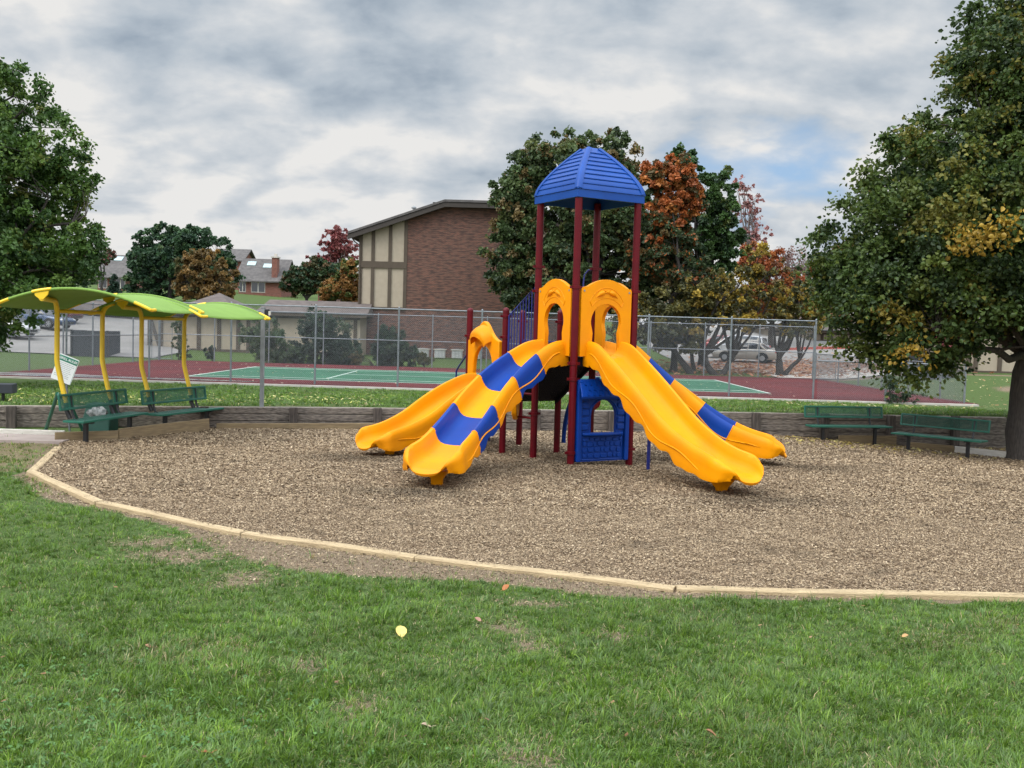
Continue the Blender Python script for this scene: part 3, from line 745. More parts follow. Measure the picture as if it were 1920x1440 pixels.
# ================================================================== ROADS AND PATHS
def sheet(name, xr, yr, off, m, rz=0.0, c=None, nx=24, ny=24):
    xs_ = np.linspace(*xr, nx); ys_ = np.linspace(*yr, ny); X, Y = np.meshgrid(xs_, ys_)
    if rz:
        c = c or ((xr[0] + xr[1]) / 2, (yr[0] + yr[1]) / 2)
        X0, Y0 = X - c[0], Y - c[1]; X = c[0] + X0 * math.cos(rz) - Y0 * math.sin(rz); Y = c[1] + X0 * math.sin(rz) + Y0 * math.cos(rz)
    Z = hgt(X, Y) + off
    V = np.stack([X.ravel(), Y.ravel(), Z.ravel()], 1); i = (np.arange(ny - 1)[:, None] * nx + np.arange(nx - 1)[None]).ravel()
    o = np_mesh(name, V, np.stack([i, i + 1, i + nx + 1, i + nx], 1), m, smooth=True); tag(o, kind='structure'); return o
asph = M('pale_asphalt', (.235, .22, .205), .9, c2=(.19, .178, .165), scale=.6, bump=.1)
sheet('parking_lot', (-62, -21.3), (58.5, 96), .06, asph, nx=60, ny=50)
sheet('parking_lot', (12.2, 62), (63.2, 110), .06, asph, nx=60, ny=50)
sheet('path', (15.5, 24), (57.5, 63.4), .065, MT['concrete'], nx=12, ny=12)
mb = MB(); mb.box((-12.9, 18.15, -.055), (9.4, 1.0, .10), rz=.06); o = mb.build('path', M('pinkish_concrete', (.36, .29, .255), .9, c2=(.28, .225, .20), scale=2.5, bump=.2)); tag(o, kind='structure')
redk = M('red_painted_kerb', (.42, .08, .06), .8, c2=(.32, .07, .055))
for (x0_, y0_, x1_, y1_, m_, lab) in [(22, 82, 38, 84.5, redk, 'red painted kerb behind the parked cars beyond the court'), (38, 62, 43, 72, redk, 'red painted kerb at the road bend near the right shade tree')]:
    mb = MB(); N = 10
    L = math.hypot(x1_ - x0_, y1_ - y0_) / N; a_ = math.atan2(y1_ - y0_, x1_ - x0_)
    for i in range(N):
        t = (i + .5) / N; x_ = x0_ + (x1_ - x0_) * t; y_ = y0_ + (y1_ - y0_) * t
        mb.box((x_, y_, float(hgt(x_, y_)) + .10), (L * .98, .35, .34), rz=a_)
    tag(mb.build('kerb', m_), kind='structure')

# ================================================================== OLD TIMBER WALL
wall = empty('retaining_wall', (0, 22, 0), 0, 'low grey weathered timber retaining wall running behind the benches', 'retaining wall')
def wpt(s):
    """point along the wall by X"""
    return Vector((s, float(ywall(s)), 0))
def inv(o, par):
    o.parent = par; o.matrix_parent_inverse = Matrix.Translation(par.location).inverted()
    return o
caps = MB(); courses = [MB() for _ in range(6)]
wx = -18.0; k = 0
while wx < 13.2:
    nx_ = min(wx + 1.86, 13.35)
    a, b_ = wpt(wx), wpt(nx_); d = b_ - a; ang = math.atan2(d.y, d.x); L = d.length; c = (a + b_) / 2
    for j in range(6):
        hh = .145
        zt = .345 - .022 * max(0, c.x - 6) / 3 - j * .152
        off = random.uniform(-.012, .012)
        courses[j].box((c.x - off * math.sin(ang), c.y + .07 + off, zt - hh / 2 + random.uniform(-.004, .004)), (L - random.uniform(.006, .03), .15, hh), rz=ang + random.uniform(-.004, .004), rx=random.uniform(-.02, .02))
    pz = .36 - .022 * max(0, wx - 6) / 3
    pb = MB(); pb.box((0, 0, 0), (.19, .15, 1.15), rz=ang)
    p = inv(bevel(pb.build('wall_post', MT['oldpost']), .012), wall); p.location = (wx + .02, a.y - .10, pz - .575 + random.uniform(-.01, .02)); p.rotation_euler = (random.uniform(-.02, .02), random.uniform(-.02, .02), 0)
    wx = nx_ if nx_ < 13.3 else 99
    k += 1
for j in range(6):
    inv(bevel(courses[j].build('timber_course', MT['oldwood']), .010, 1), wall)
cp = MB()
for (xa, xb) in [(-18, -11), (-11, -4.4), (-4.4, 5.0), (5.0, 13.35)]:
    a, b_ = wpt(xa), wpt(xb); d = b_ - a; ang = math.atan2(d.y, d.x); c = (a + b_) / 2
    za = .352 - .022 * max(0, xa - 6) / 3; zb = .352 - .022 * max(0, xb - 6) / 3
    cp.box((c.x, c.y + .13, (za + zb) / 2 - .03), (d.length, .10, .06), rz=ang, ry=-math.atan2(zb - za, d.length))
inv(cp.build('top_edge', M('sunbleached_timber', (.36, .31, .25), .9, c2=(.25, .21, .17), scale=3, stretch=(1, 8, 8))), wall)

# ---- new timber edging
tn = ['weathered greyish new timber at the left corner of the mulch edging', 'pale yellow timber running from the left lawn corner of the edging', 'long yellow timber before the bare soil patch', 'yellow timber in the middle front of the edging',
      'pale timber in front of the right slide, grass growing over it', 'timber at the right front of the edging, half hidden by grass', 'last timber of the front edging at the right picture edge']
segs = [(1, 2, tn[0]), (2, 3, tn[1]), (3, 4, tn[2]), (4, 5, tn[3]), (5, 6, 'yellow timber from the middle to right front, dipping into soil'), (6, 7, tn[4])]
def edging(a, b_, label, m=MT['newwood'], h=.15, w=.125, zoff=.036):
    a = Vector((a[0], a[1], float(h_mulch(a[0], a[1])))); b_ = Vector((b_[0], b_[1], float(h_mulch(b_[0], b_[1]))))
    d = b_ - a; L = d.length; c = (a + b_) / 2; ang = math.atan2(d.y, d.x)
    mb = MB(); N = 10
    # slightly wavy sawn baulk, subdivided so it is not a ruled box
    rings = []
    for i in range(N + 1):
        t = i / N; x = -L / 2 + L * t + (.007 if i == 0 else 0) - (.007 if i == N else 0)
        wv = .006 * math.sin(t * 5 + a.x); tz = .004 * math.sin(t * 7 + a.y)
        y_, z_ = w / 2, h
        rings.append([(x, -y_ + wv, -z_ + zoff), (x, y_ + wv, -z_ + zoff), (x, y_ + wv, zoff + tz - .012), (x, y_ - .012 + wv, zoff + tz), (x, -y_ + .012 + wv, zoff + tz), (x, -y_ + wv, zoff + tz - .012)])
    mb.loft(rings)
    o = mb.build('edging_timber', m, smooth=30)
    o.location = c; o.rotation_euler = (0, -math.atan2(d.z, math.hypot(d.x, d.y)), ang)
    tag(o, label, 'edging timber', 'new timbers edging the mulch'); return o
for i0, i1, lb in segs: edging(TIMB[i0], TIMB[i1], lb, m=MT['newwood'] if i0 != 1 else MT['newwood'])
edging(TIMB[7], TIMB[8], tn[6])
# boards round the left benches and the right benches
def plank(pa, pb, h, th, m, label, ztop):
    a = Vector(pa); b_ = Vector(pb); d = b_ - a; L = d.length; ang = math.atan2(d.y, d.x); c = (a + b_) / 2
    mb = MB(); mb.box((0, 0, 0), (L, th, h)); o = bevel(mb.build('edging_board', m), .006, 1)
    o.location = (c.x, c.y, ztop - h / 2); o.rotation_euler = (random.uniform(-.02, .02), 0, ang)
    tag(o, label, 'edging board', 'flat boards edging the mulch near the benches')
plank((-8.42, 18.15), (-7.5, 18.75), .26, .05, MT['midwood'], 'brown board standing under the near left bench', .13)
plank((-7.5, 18.8), (-6.55, 21.3), .34, .05, MT['midwood'], 'wide tan board behind the legs of the left benches', .16)
plank((-6.5, 21.7), (-2.9, 22.85), .20, .045, MT['midwood'], 'long low brown board at the foot of the wall behind the left benches', .02)
p1 = gp(0, 806, lambda X, Y: -.02 + 0 * X); p2 = gp(112, 812, lambda X, Y: -.02 + 0 * X)
plank((p1.x - 3, p1.y - .25), (p2.x + .1, p2.y), .10, .07, MT['whitewood'], 'thin white board along the path at the left edge', .03)
for (xa, xb, lab, m_, hh) in [(1560, 1680, 'brown board at the wall foot behind the first right bench', MT['midwood'], .22), (1702, 1788, 'brown board between the two right benches, lying lower', MT['midwood'], .22), (1790, 1893, 'bright pale board under the far end of the right benches', MT['whitewood'], .26)]:
    ya = 822 + (xa - 1560) * .115; yb = 822 + (xb - 1560) * .115
    a = gp(xa, ya, h_mulch); b_ = gp(xb, yb, h_mulch)
    a.y = min(a.y, float(ywall(a.x)) - .24); b_.y = min(b_.y, float(ywall(b_.x)) - .24)
    plank((a.x, a.y), (b_.x, b_.y), .40, .045, m_, lab, max(a.z, b_.z) + hh * .62)

# ================================================================== FENCES
def lattice(p0, p1, z0, z1, pitch, th):
    """crossing wires as thin three-sided rods filling the rectangle p0-p1, z0-z1; wires clipped exactly"""
    p0 = np.array(p0, float); p1 = np.array(p1, float); L = np.hypot(*(p1 - p0)); H = z1 - z0; d = (p1 - p0) / L; nrm = np.array([-d[1], d[0]])
    segs = []
    s = -H
    while s < L:
        a0, b0 = max(s, 0), min(s + H, L)
        if b0 > a0 + .01:
            segs.append((a0, a0 - s, b0, b0 - s)); segs.append((a0, H - (a0 - s), b0, H - (b0 - s)))
        s += pitch
    S = np.array(segs); n = len(S)
    def P(u, w): return np.stack([p0[0] + d[0] * u, p0[1] + d[1] * u, z0 + w], 1)
    A = P(S[:, 0], S[:, 1]); B = P(S[:, 2], S[:, 3])
    dirn = (B - A) / np.linalg.norm(B - A, axis=1)[:, None]
    N3 = np.array([[nrm[0], nrm[1], 0.0]]).repeat(n, 0); Q = np.cross(dirn, N3)
    r = th / 2
    offs = [Q * r + N3 * r * .6, -Q * r + N3 * r * .6, -N3 * r]
    V = np.stack([A + o_ for o_ in offs] + [B + o_ for o_ in offs], 1).reshape(-1, 3)
    b_ = np.arange(n)[:, None] * 6
    F = np.concatenate([b_ + np.array([[0, 1, 4, 3]]), b_ + np.array([[1, 2, 5, 4]]), b_ + np.array([[2, 0, 3, 5]])], 0)
    return V, F
def fence(p0, p1, h, posts, label, rails=(1.0,), pr=.036, zf=None, wire=.0034, pitch=.075):
    p0 = Vector(p0); p1 = Vector(p1); d = p1 - p0; L = d.length; ang = math.atan2(d.y, d.x)
    zf = zf if zf is not None else -.06
    root = empty('chain_link_fence', (p0.x, p0.y, zf), ang, label, 'fence', 'chain link fences round the tennis court')
    for t in posts:
        mb = MB(); mb.tube([(0, 0, -.05), (0, 0, h + .03)], pr, 10); mb.lathe([(pr * 1.1, h + .03), (pr * 1.15, h + .05), (pr * .6, h + .085), (.002, h + .095)], 10)
        for zc in (.3, h * .5, h - .3): mb.lathe([(pr, zc - .02), (pr * 1.22, zc - .015), (pr * 1.22, zc + .015), (pr, zc + .02)], 10)
        mb.lathe([(pr * 2.6, -.02), (pr * 2.6, .04), (pr, .05)], 10)
        o = mb.build('fence_post', MT['steel'], root, 40); o.location = (t, 0, 0)
    mb = MB()
    for q in rails: mb.tube([(0, 0, h * q), (L, 0, h * q)], .024, 8)
    mb.build('rail', MT['steel'], root, 40)
    V, F = lattice((0, 0), (L, 0), .03, h - .02, pitch, wire)
    np_mesh('chain_link_mesh', V, F, MT['steel'], parent=root)
    return root
NX = [-20.1, -16.95, -13.8, -10.7, -7.5, -4.35, -1.2, 1.97, 5.12, 8.25, 11.45]
fence((-20.1, 37.45), (11.45, 37.45), 3.0, [x + 20.1 for x in NX], 'tall near chain link fence of the tennis court facing the playground')
fence((-20.1, 56.2), (17.2, 56.2), 3.0, [i * 3.1 for i in range(13)], 'tall far chain link fence beyond the green court', rails=(1.0, .52), pr=.034, wire=.004, pitch=.10)
fence((-20.1, 37.6), (-20.1, 56.1), 3.0, [3.4, 6.5, 9.6, 14.6, 18.4], 'tall side chain link fence at the left end of the court', rails=(1.0, .5), wire=.004, pitch=.10)
fence((11.6, 37.45), (17.2, 37.45), 1.5, [2.6, 5.6], 'low front chain link fence at the right corner of the court', pr=.04, wire=.006)
fence((17.2, 37.6), (17.2, 56.1), 1.5, [2.0, 5.2, 8.3, 11.4, 14.5, 18.4], 'low side chain link fence receding at the right end of the court', pr=.036, wire=.006)
# thick corner post, double post and the gate frame
def gate(x, y, rz, w, h, label):
    root = empty('gate', (x, y, -.05), rz, label, 'gate')
    mb = MB()
    mb.tube([(0, 0, 0), (0, 0, h), (w, 0, h), (w, 0, 0)], .022, 8); mb.tube([(0, 0, h * .5), (w, 0, h * .5)], .018, 8); mb.tube([(0, 0, .06), (w, 0, .06)], .02, 8)
    mb.build('gate_frame', MT['steel'], root, 40)
    V, F = lattice((0, 0), (w, 0), .05, h, .09, .0045); np_mesh('gate_mesh', V, F, MT['steel'], parent=root)
    mb = MB(); mb.box((0, -.04, h * .5), (.07, .05, .2)); mb.build('latch', MT['blacksteel'], root)
a_ = gp(212, 664, lambda X, Y: -.05 + 0 * X)
gate(-21.3, 58.2, .12, 1.15, 2.2, 'narrow chain link gate standing left of the far fence')
gate(17.4, 56.9, -.15, 1.2, 2.2, 'chain link gate at the right end of the far fence')
# ================================================================== PLAY STRUCTURE
U2 = Vector((.867, .498, 0)).normalized(); V2 = Vector((-.498, .867, 0)).normalized(); S = 1.245
PF = Vector((1.045, 16.9, 0)); PR_ = PF + U2 * S; PL = PF + V2 * S; PB = PL + U2 * S
P1 = PL + V2 * 1.16; P4 = PB + V2 * 1.16; P2 = P1 + V2 * 1.5; P3 = P4 + V2 * 1.5
DECK, LOW = 1.83, 1.00
tower = empty('play_structure', (0, 0, 0), 0, 'tall playground structure with blue roof, maroon posts and yellow and blue slides', 'playground structure')
def hm(p): return float(h_mulch(p.x, p.y))

def collar(mb, z, r=.0635, tabs=None):
    mb.lathe([(r * 1.0, z - .028), (r * 1.22, z - .024), (r * 1.22, z + .024), (r * 1.0, z + .028)], 18)
    for a in (tabs if tabs is not None else (.4, .4 + PI)):
        mb.box((math.cos(a) * r * 1.35, math.sin(a) * r * 1.35, z), (.055, .035, .045), rz=a)
def post(p, top, cols, r=.0635, dome=True, m=None):
    mb = MB(); z0 = hm(p) - .15
    if dome:
        mb.lathe([(r, z0), (r, top - .05), (r * 1.04, top - .05), (r * 1.04, top - .03), (r * .95, top - .01), (r * .75, top + .012), (r * .4, top + .028), (.004, top + .033)], 20)
    else:
        mb.lathe([(r, z0), (r, top)], 20)
    o = mb.build('post', m or MT['maroon'], tower, 40); o.location = p
    for z in cols:
        c = MB(); collar(c, z); cc = c.build('collar', m or MT['maroon'], o, 40)
    return o
ROOFZ = 4.66
post(PF, ROOFZ, [.18, 1.45, 1.72, 3.02], dome=False)
post(PL, ROOFZ, [.75, 1.72, 2.98, 3.42], dome=False)
post(PR_, ROOFZ, [.2, 1.72, 3.0], dome=False)
post(PB, ROOFZ, [1.72, 3.1, 3.45], dome=False)
post(P1, 2.66, [1.12, 2.52, 2.12], )
post(P2, 2.66, [.95, 2.12])
post(P3, 2.66, [.98, 2.45])
post(P4, 2.66, [.98, 2.45])

# --- roof: square hip with bowed sides, lap boards and corner ribs
def roof():
    half = S / 2 + .075; H = .86
    c = (PF + PB) / 2; ang = math.atan2(U2.y, U2.x)
    root_v = []
    def half_at(t):      # t 0 at eave .. 1 at the top
        return (half - .075) * (1 - t ** 1.36) + .075
    N = 9
    prof = [(half, -.135), (half + .004, 0.0)]
    mb = MB()
    rings = []
    def ring(h_, z): return [(-h_, -h_, z), (h_, -h_, z), (h_, h_, z), (-h_, h_, z)]
    zz = []
    for i in range(N):
        t0 = i / N * .93; t1 = (i + 1) / N * .93
        a0 = half_at(t0); a1 = half_at(t1); z0 = H * (t0 ** .93); z1 = H * (t1 ** .93)
        zz.append((a0, z0)); 
        rings += [ring(a0 + .020, z0), ring(a0 + .018, z0 + .012), ring(a1 + .006, z1 - .003)]
    a_top = half_at(.93); zt = H * .93 ** .93
    rings += [ring(a_top * .86, zt + .020), ring(a_top * .66, zt + .036), ring(a_top * .35, zt + .046), ring(.01, zt + .049)]
    outer = [ring(half - .03, -.14), ring(half + .006, -.135), ring(half + .006, -.005), ring(half - .004, .004)] + rings
    mb.loft(outer, cap=False)
    # inside of the shell
    inner = [ring(half - .03, -.14), ring(half - .04, -.02), ring(half * .62, H * .45), ring(.02, H * .80)]
    mb.loft(inner, cap=False)
    rf = mb.build('roof', MT['roofblue'], tower, 28, fixn=True); rf.location = (c.x, c.y, ROOFZ + .02); rf.rotation_euler = (0, 0, ang)
    # ribs
    for sx, sy in ((-1, -1), (1, -1), (1, 1), (-1, 1)):
        rb = MB(); rr = []
        K = 12
        for i in range(K + 1):
            t = i / K * .95; a = half_at(t) + .010; z = H * t ** .93 + .006
            w = .085 - .025 * t; q = .020
            # cross-section wraps the corner
            rr.append([(sx * (a - w), sy * (a + .003), z - .012), (sx * (a - w), sy * (a + q * .8), z + .004), (sx * (a - w * .3), sy * (a + q), z + .014), (sx * (a + q * .2), sy * (a + q * .2), z + .020), (sx * (a + q), sy * (a - w * .3), z + .014), (sx * (a + q * .8), sy * (a - w), z + .004), (sx * (a + .003), sy * (a - w), z - .012)])
        a = half + .012
        rr.insert(0, [(x_, y_, -.132) for (x_, y_, _) in rr[0]])
        rb.loft(rr[1:]); rib = rb.build('roof_rib', MT['roofblue'], rf, 50)
    return rf
roof()

def frame(origin, along, normal):
    """local x along, y = inward (-normal), z up"""
    a = along.normalized(); n = normal.normalized()
    return Matrix(((a.x, n.x, 0, origin.x), (a.y, n.y, 0, origin.y), (0, 0, 1, origin.z), (0, 0, 0, 1)))

# --- arch panels
def arch_panel(mid, along, normal, z0, w=1.06, top=1.34, label=None):
    h = w / 2
    out = [(-h, 0), (-h, 1.16), (-h + .015, 1.185)]
    for i in range(0, 5): t = i / 4; out.append((-h + .015 + .12 * t, 1.19 + .02 * t * t))
    for i in range(1, 14): t = i / 14; x = -h + .135 + (w - .27) * t; out.append((x, 1.21 + (top - 1.21) * math.sin(PI * t) ** .9))
    for i in range(4, -1, -1): t = i / 4; out.append((h - .015 - .12 * t, 1.19 + .02 * t * t))
    out += [(h - .015, 1.185), (h, 1.16), (h, 0)]
    inn = [(.285, 0), (.285, .30), (.275, .40), (.292, .48), (.315, .56)]
    for i in range(0, 15): q = PI * i / 14; inn.append((.318 * math.cos(q), .60 + .315 * math.sin(q)))
    inn += [(-.315, .56), (-.292, .48), (-.275, .40), (-.285, .30), (-.285, 0)]
    poly = out + inn
    mb = MB(); mb.prism(poly, -.04, .04)
    Mx = frame(mid + Vector((0, 0, z0)), along, normal)
    o = mb.build('arch_panel', MT['yellow'], tower); o.matrix_world = Mx; bevel(o, .018, 3, 40)
    o.data.polygons.foreach_set('use_smooth', [True] * len(o.data.polygons)); o.data.set_sharp_from_angle(angle=R(50))
    # raised leaf ornament with its frame, on the outer face (+y local = outward)
    for s in (1,):
        e = MB()
        arc = [(.40 * math.cos(q), .62 + .40 * math.sin(q)) for q in [PI * (.22 + .56 * i / 16) for i in range(17)]]
        e.tube([(x, .040 * s, z) for x, z in arc], .006, 6)
        arc2 = [(.44 * math.cos(q), .60 + .60 * math.sin(q)) for q in [PI * (.20 + .60 * i / 16) for i in range(17)]]
        e.tube([(x, .040 * s, z) for x, z in arc2], .006, 6)
        for k in (0, -1): e.tube([(arc[k][0], .041 * s, arc[k][1]), (arc2[k][0], .041 * s, arc2[k][1])], .008, 6)
        for sg in (-1, 1):
            lf = [(sg * (.03 + .20 * t), .041 * s, 1.118 - .10 * t * t + .0 * t) for t in [i / 8 for i in range(9)]]
            e.tube(lf, [.006, .026, .040, .046, .043, .035, .024, .012, .003], 8)
        e.tube([(-.05, .043 * s, 1.10), (0, .05 * s, 1.128), (.05, .043 * s, 1.15)], [.006, .018, .006], 8); e.tube([(-.05, .043 * s, 1.15), (0, .05 * s, 1.122), (.05, .043 * s, 1.10)], [.006, .018, .006], 8)
        e.build('leaf_relief', MT['yellow'], o, 60)
    bl = MB()
    for x_ in (-h + .055, h - .055):
        bl.add([(x_ + .018 * math.cos(q), yv, 1.13 + .018 * math.sin(q)) for yv in (.038, .047) for q in [2 * PI * i / 10 for i in range(10)]],
               [tuple(range(10)), tuple(range(19, 9, -1))] + [(i, (i + 1) % 10, (i + 1) % 10 + 10, i + 10) for i in range(10)])
    bl.build('bolt', MT['greysteel'], o, 40)
    return o
arch_panel((PF + PL) / 2, V2, -U2, 1.84)
arch_panel((PF + PR_) / 2, U2, -V2, 1.84)
arch_panel((PR_ + PB) / 2, V2, U2, 1.84)
# lower arch panel with projecting hood
def hood_panel(mid, along, normal, z0):
    w = 1.30; h = w / 2
    def outer(t):      # t -1..1
        return .86 + .36 * math.exp(-(t / .50) ** 2) - .03 * abs(t) ** 3
    ts = [-1 + 2 * i / 28 for i in range(29)]
    out = [(-h, 0)] + [(t * h, outer(t)) for t in ts] + [(h, 0)]
    inn = [(.43, 0), (.41, .20)] + [(.40 * math.cos(q) , .28 + .46 * math.sin(q)) for q in [PI * (.04 + .92 * i / 14) for i in range(15)]] + [(-.41, .20), (-.43, 0)]
    mb = MB(); mb.prism(out + inn, -.045, .045)
    o = mb.build('hooded_arch_panel', MT['yellow'], tower); o.matrix_world = frame(mid + Vector((0, 0, z0)), along, normal); bevel(o, .02, 3, 40)
    o.data.polygons.foreach_set('use_smooth', [True] * len(o.data.polygons)); o.data.set_sharp_from_angle(angle=R(50))
    hd = MB(); rings = []
    for j in range(13):
        s = j / 12; y = .02 + .24 * math.sin(s * PI / 2) ** .9
        ring = []
        for i in range(17):
            q = PI * i / 16; rx = .36 - .08 * s; 
            x = -rx * math.cos(q); z = .83 - .12 * s + (.33 - .08 * s ** 1.5) * math.sin(q) ** .85
            ring.append((x, y - .10 * s * (1 - math.sin(q)), z))
        for i in range(16, -1, -1):
            x, yy, z = ring[i]; ring.append((x * .91, yy, z - .045 * (.3 + math.sin(PI * i / 16))))
        rings.append(ring)
    hd.loft(rings); hb = hd.build('hood', MT['yellow'], o, 60)
    bevel(hb, .015, 2, 40)
    return o
hood_panel((P1 + P2) / 2 - U2 * .04, V2, -U2, 1.20)

# --- decks
def deck(cs, z, th=.09, m=None):
    mb = MB(); a = [Vector(c) for c in cs]; ctr = sum(a, Vector()) / 4
    p = [c + (ctr - c) * .07 for c in a]
    mb.add([(q.x, q.y, z) for q in p] + [(q.x, q.y, z - th) for q in p], [(0, 1, 2, 3), (7, 6, 5, 4)] + [(i, i + 4, (i + 1) % 4 + 4, (i + 1) % 4) for i in range(4)])
    o = mb.build('deck', MT['blackv'], tower)
    return o
deck((PF, PR_, PB, PL), DECK, .17)
deck((P1, P4, P3, P2), LOW, .12)
# --- stairs between the decks (perforated closed flight)
def perf_panel(name, quad, nu, nv, hole, m, th=.012):
    """flat panel with a grid of square holes; quad = 4 corners (a,b,c,d)"""
    a, b_, c, d = [Vector(q) for q in quad]; n = (b_ - a).cross(d - a).normalized()
    def P(u, v): return (a * (1 - u) + b_ * u) * (1 - v) + (d * (1 - u) + c * u) * v
    mb = MB()
    us = [];
    for i in range(nu): us += [(i + .5 - hole / 2) / nu, (i + .5 + hole / 2) / nu]
    vs_ = []
    for i in range(nv): vs_ += [(i + .5 - hole / 2) / nv, (i + .5 + hole / 2) / nv]
    us = [0] + us + [1]; vs_ = [0] + vs_ + [1]
    V = []; W_ = len(us)
    for v in vs_:
        for u in us: V.append(P(u, v))
    F = []
    for j in range(len(vs_) - 1):
        for i in range(len(us) - 1):
            if i % 2 == 1 and j % 2 == 1: continue
            k = j * W_ + i; F.append((k, k + 1, k + W_ + 1, k + W_))
    mb.add(V, F); o = mb.build(name, m, tower, fixn=False)
    s = o.modifiers.new('t', 'SOLIDIFY'); s.thickness = th
    return o
NS = 4
for i in range(NS):
    t0 = i / NS; t1 = (i + 1) / NS
    za = LOW + (DECK - LOW) * (i + 1) / (NS + 1)
    qa = P1 + (PL - P1) * t0; qb = P4 + (PB - P4) * t0; qc = P4 + (PB - P4) * t1; qd = P1 + (PL - P1) * t1
    ins = U2 * .09
    perf_panel('stair_tread', [(q.x, q.y, za) for q in (qa + ins, qb - ins, qc - ins, qd + ins)], 12, 3, .45, MT['blackv'])
    zb = za - (DECK - LOW) / (NS + 1)
    perf_panel('stair_riser', [(q.x, q.y, z) for q, z in ((qa + ins, zb), (qb - ins, zb), (qb - ins, za), (qa + ins, za))], 12, 2, .45, MT['blackv'])
perf_panel('stair_underside', [(q.x, q.y, z) for q, z in ((P1 + U2 * .08, LOW - .12), (P4 - U2 * .08, LOW - .12), (PB - U2 * .08, DECK - .22), (PL + U2 * .08, DECK - .22))], 20, 22, .38, MT['blackv'])
for (a, b_) in ((P1, PL), (P4, PB)):
    mb = MB(); off = (U2 * .06 if a is P1 else -U2 * .06)
    q = [a + off, b_ + off]; t = U2 * .02
    mb.add([(p.x, p.y, z) for p, z in ((q[0] - t, LOW - .18), (q[0] + t, LOW - .18), (q[1] + t, DECK - .26), (q[1] - t, DECK - .26), (q[0] - t, LOW + .14), (q[0] + t, LOW + .14), (q[1] + t, DECK + .06), (q[1] - t, DECK + .06))],
           [(0, 1, 2, 3), (7, 6, 5, 4), (0, 4, 5, 1), (2, 6, 7, 3), (0, 3, 7, 4), (1, 5, 6, 2)])
    mb.build('stair_stringer', MT['blackv'], tower)

# --- barred railings
def railing(a, b_, za0, za1, zb0, zb1, n=9, endbars=True):
    a = Vector(a); b_ = Vector(b_); d = (b_ - a); o = d.normalized()
    A = a + o * .13; B = b_ - o * .10
    mb = MB()
    mb.tube([(A.x, A.y, za0), (A.x, A.y, za1), (B.x, B.y, zb1), (B.x, B.y, zb0), (A.x, A.y, za0)], .021, 8, cap=False)
    root = mb.build('railing', MT['navy'], tower, 40)
    for i in range(1, n):
        t = i / n; p = A + (B - A) * t; c = MB(); c.tube([(p.x, p.y, za0 + (zb0 - za0) * t), (p.x, p.y, za1 + (zb1 - za1) * t)], .013, 6); c.build('bar', MT['navy'], root, 40)
    return root
railing(P1, PL, LOW + .22, 2.53, DECK + .12, 3.05, 9)
railing(P4, PB, LOW + .22, 2.53, DECK + .12, 3.05, 9)
railing(P4, P3, LOW + .10, 2.05, LOW + .10, 2.05, 10)
mb = MB(); q = P1 + V2 * 0
mb.tube([(P1.x, P1.y, 2.53), (P1.x - V2.x * .13, P1.y - V2.y * .13, 2.53)], .018, 8); mb.build('rail_bracket', MT['maroon'], tower, 40)
# handholds near the tower posts
for p, dx in ((PL, U2 * .0 + V2 * .12 + U2 * .05), (PB, -U2 * .10 + V2 * .05)):
    mb = MB(); d = dx.normalized()
    pts = [(p.x + d.x * k, p.y + d.y * k, z) for k, z in ((.06, 3.43), (.14, 3.42), (.20, 3.34), (.22, 3.20), (.22, 2.45), (.20, 2.36), (.07, 2.32))]
    mb.tube(pts, .016, 8); mb.build('handhold', MT['navy'], tower, 40)
# thin half barriers of red bars seen through the arch
for k in (.45, .62):
    mb = MB(); p = P4 + (P3 - P4) * k; mb.tube([(p.x, p.y, LOW), (p.x, p.y, 2.3)], .02, 8); mb.build('barrier_bar', MT['maroon'], tower, 40)

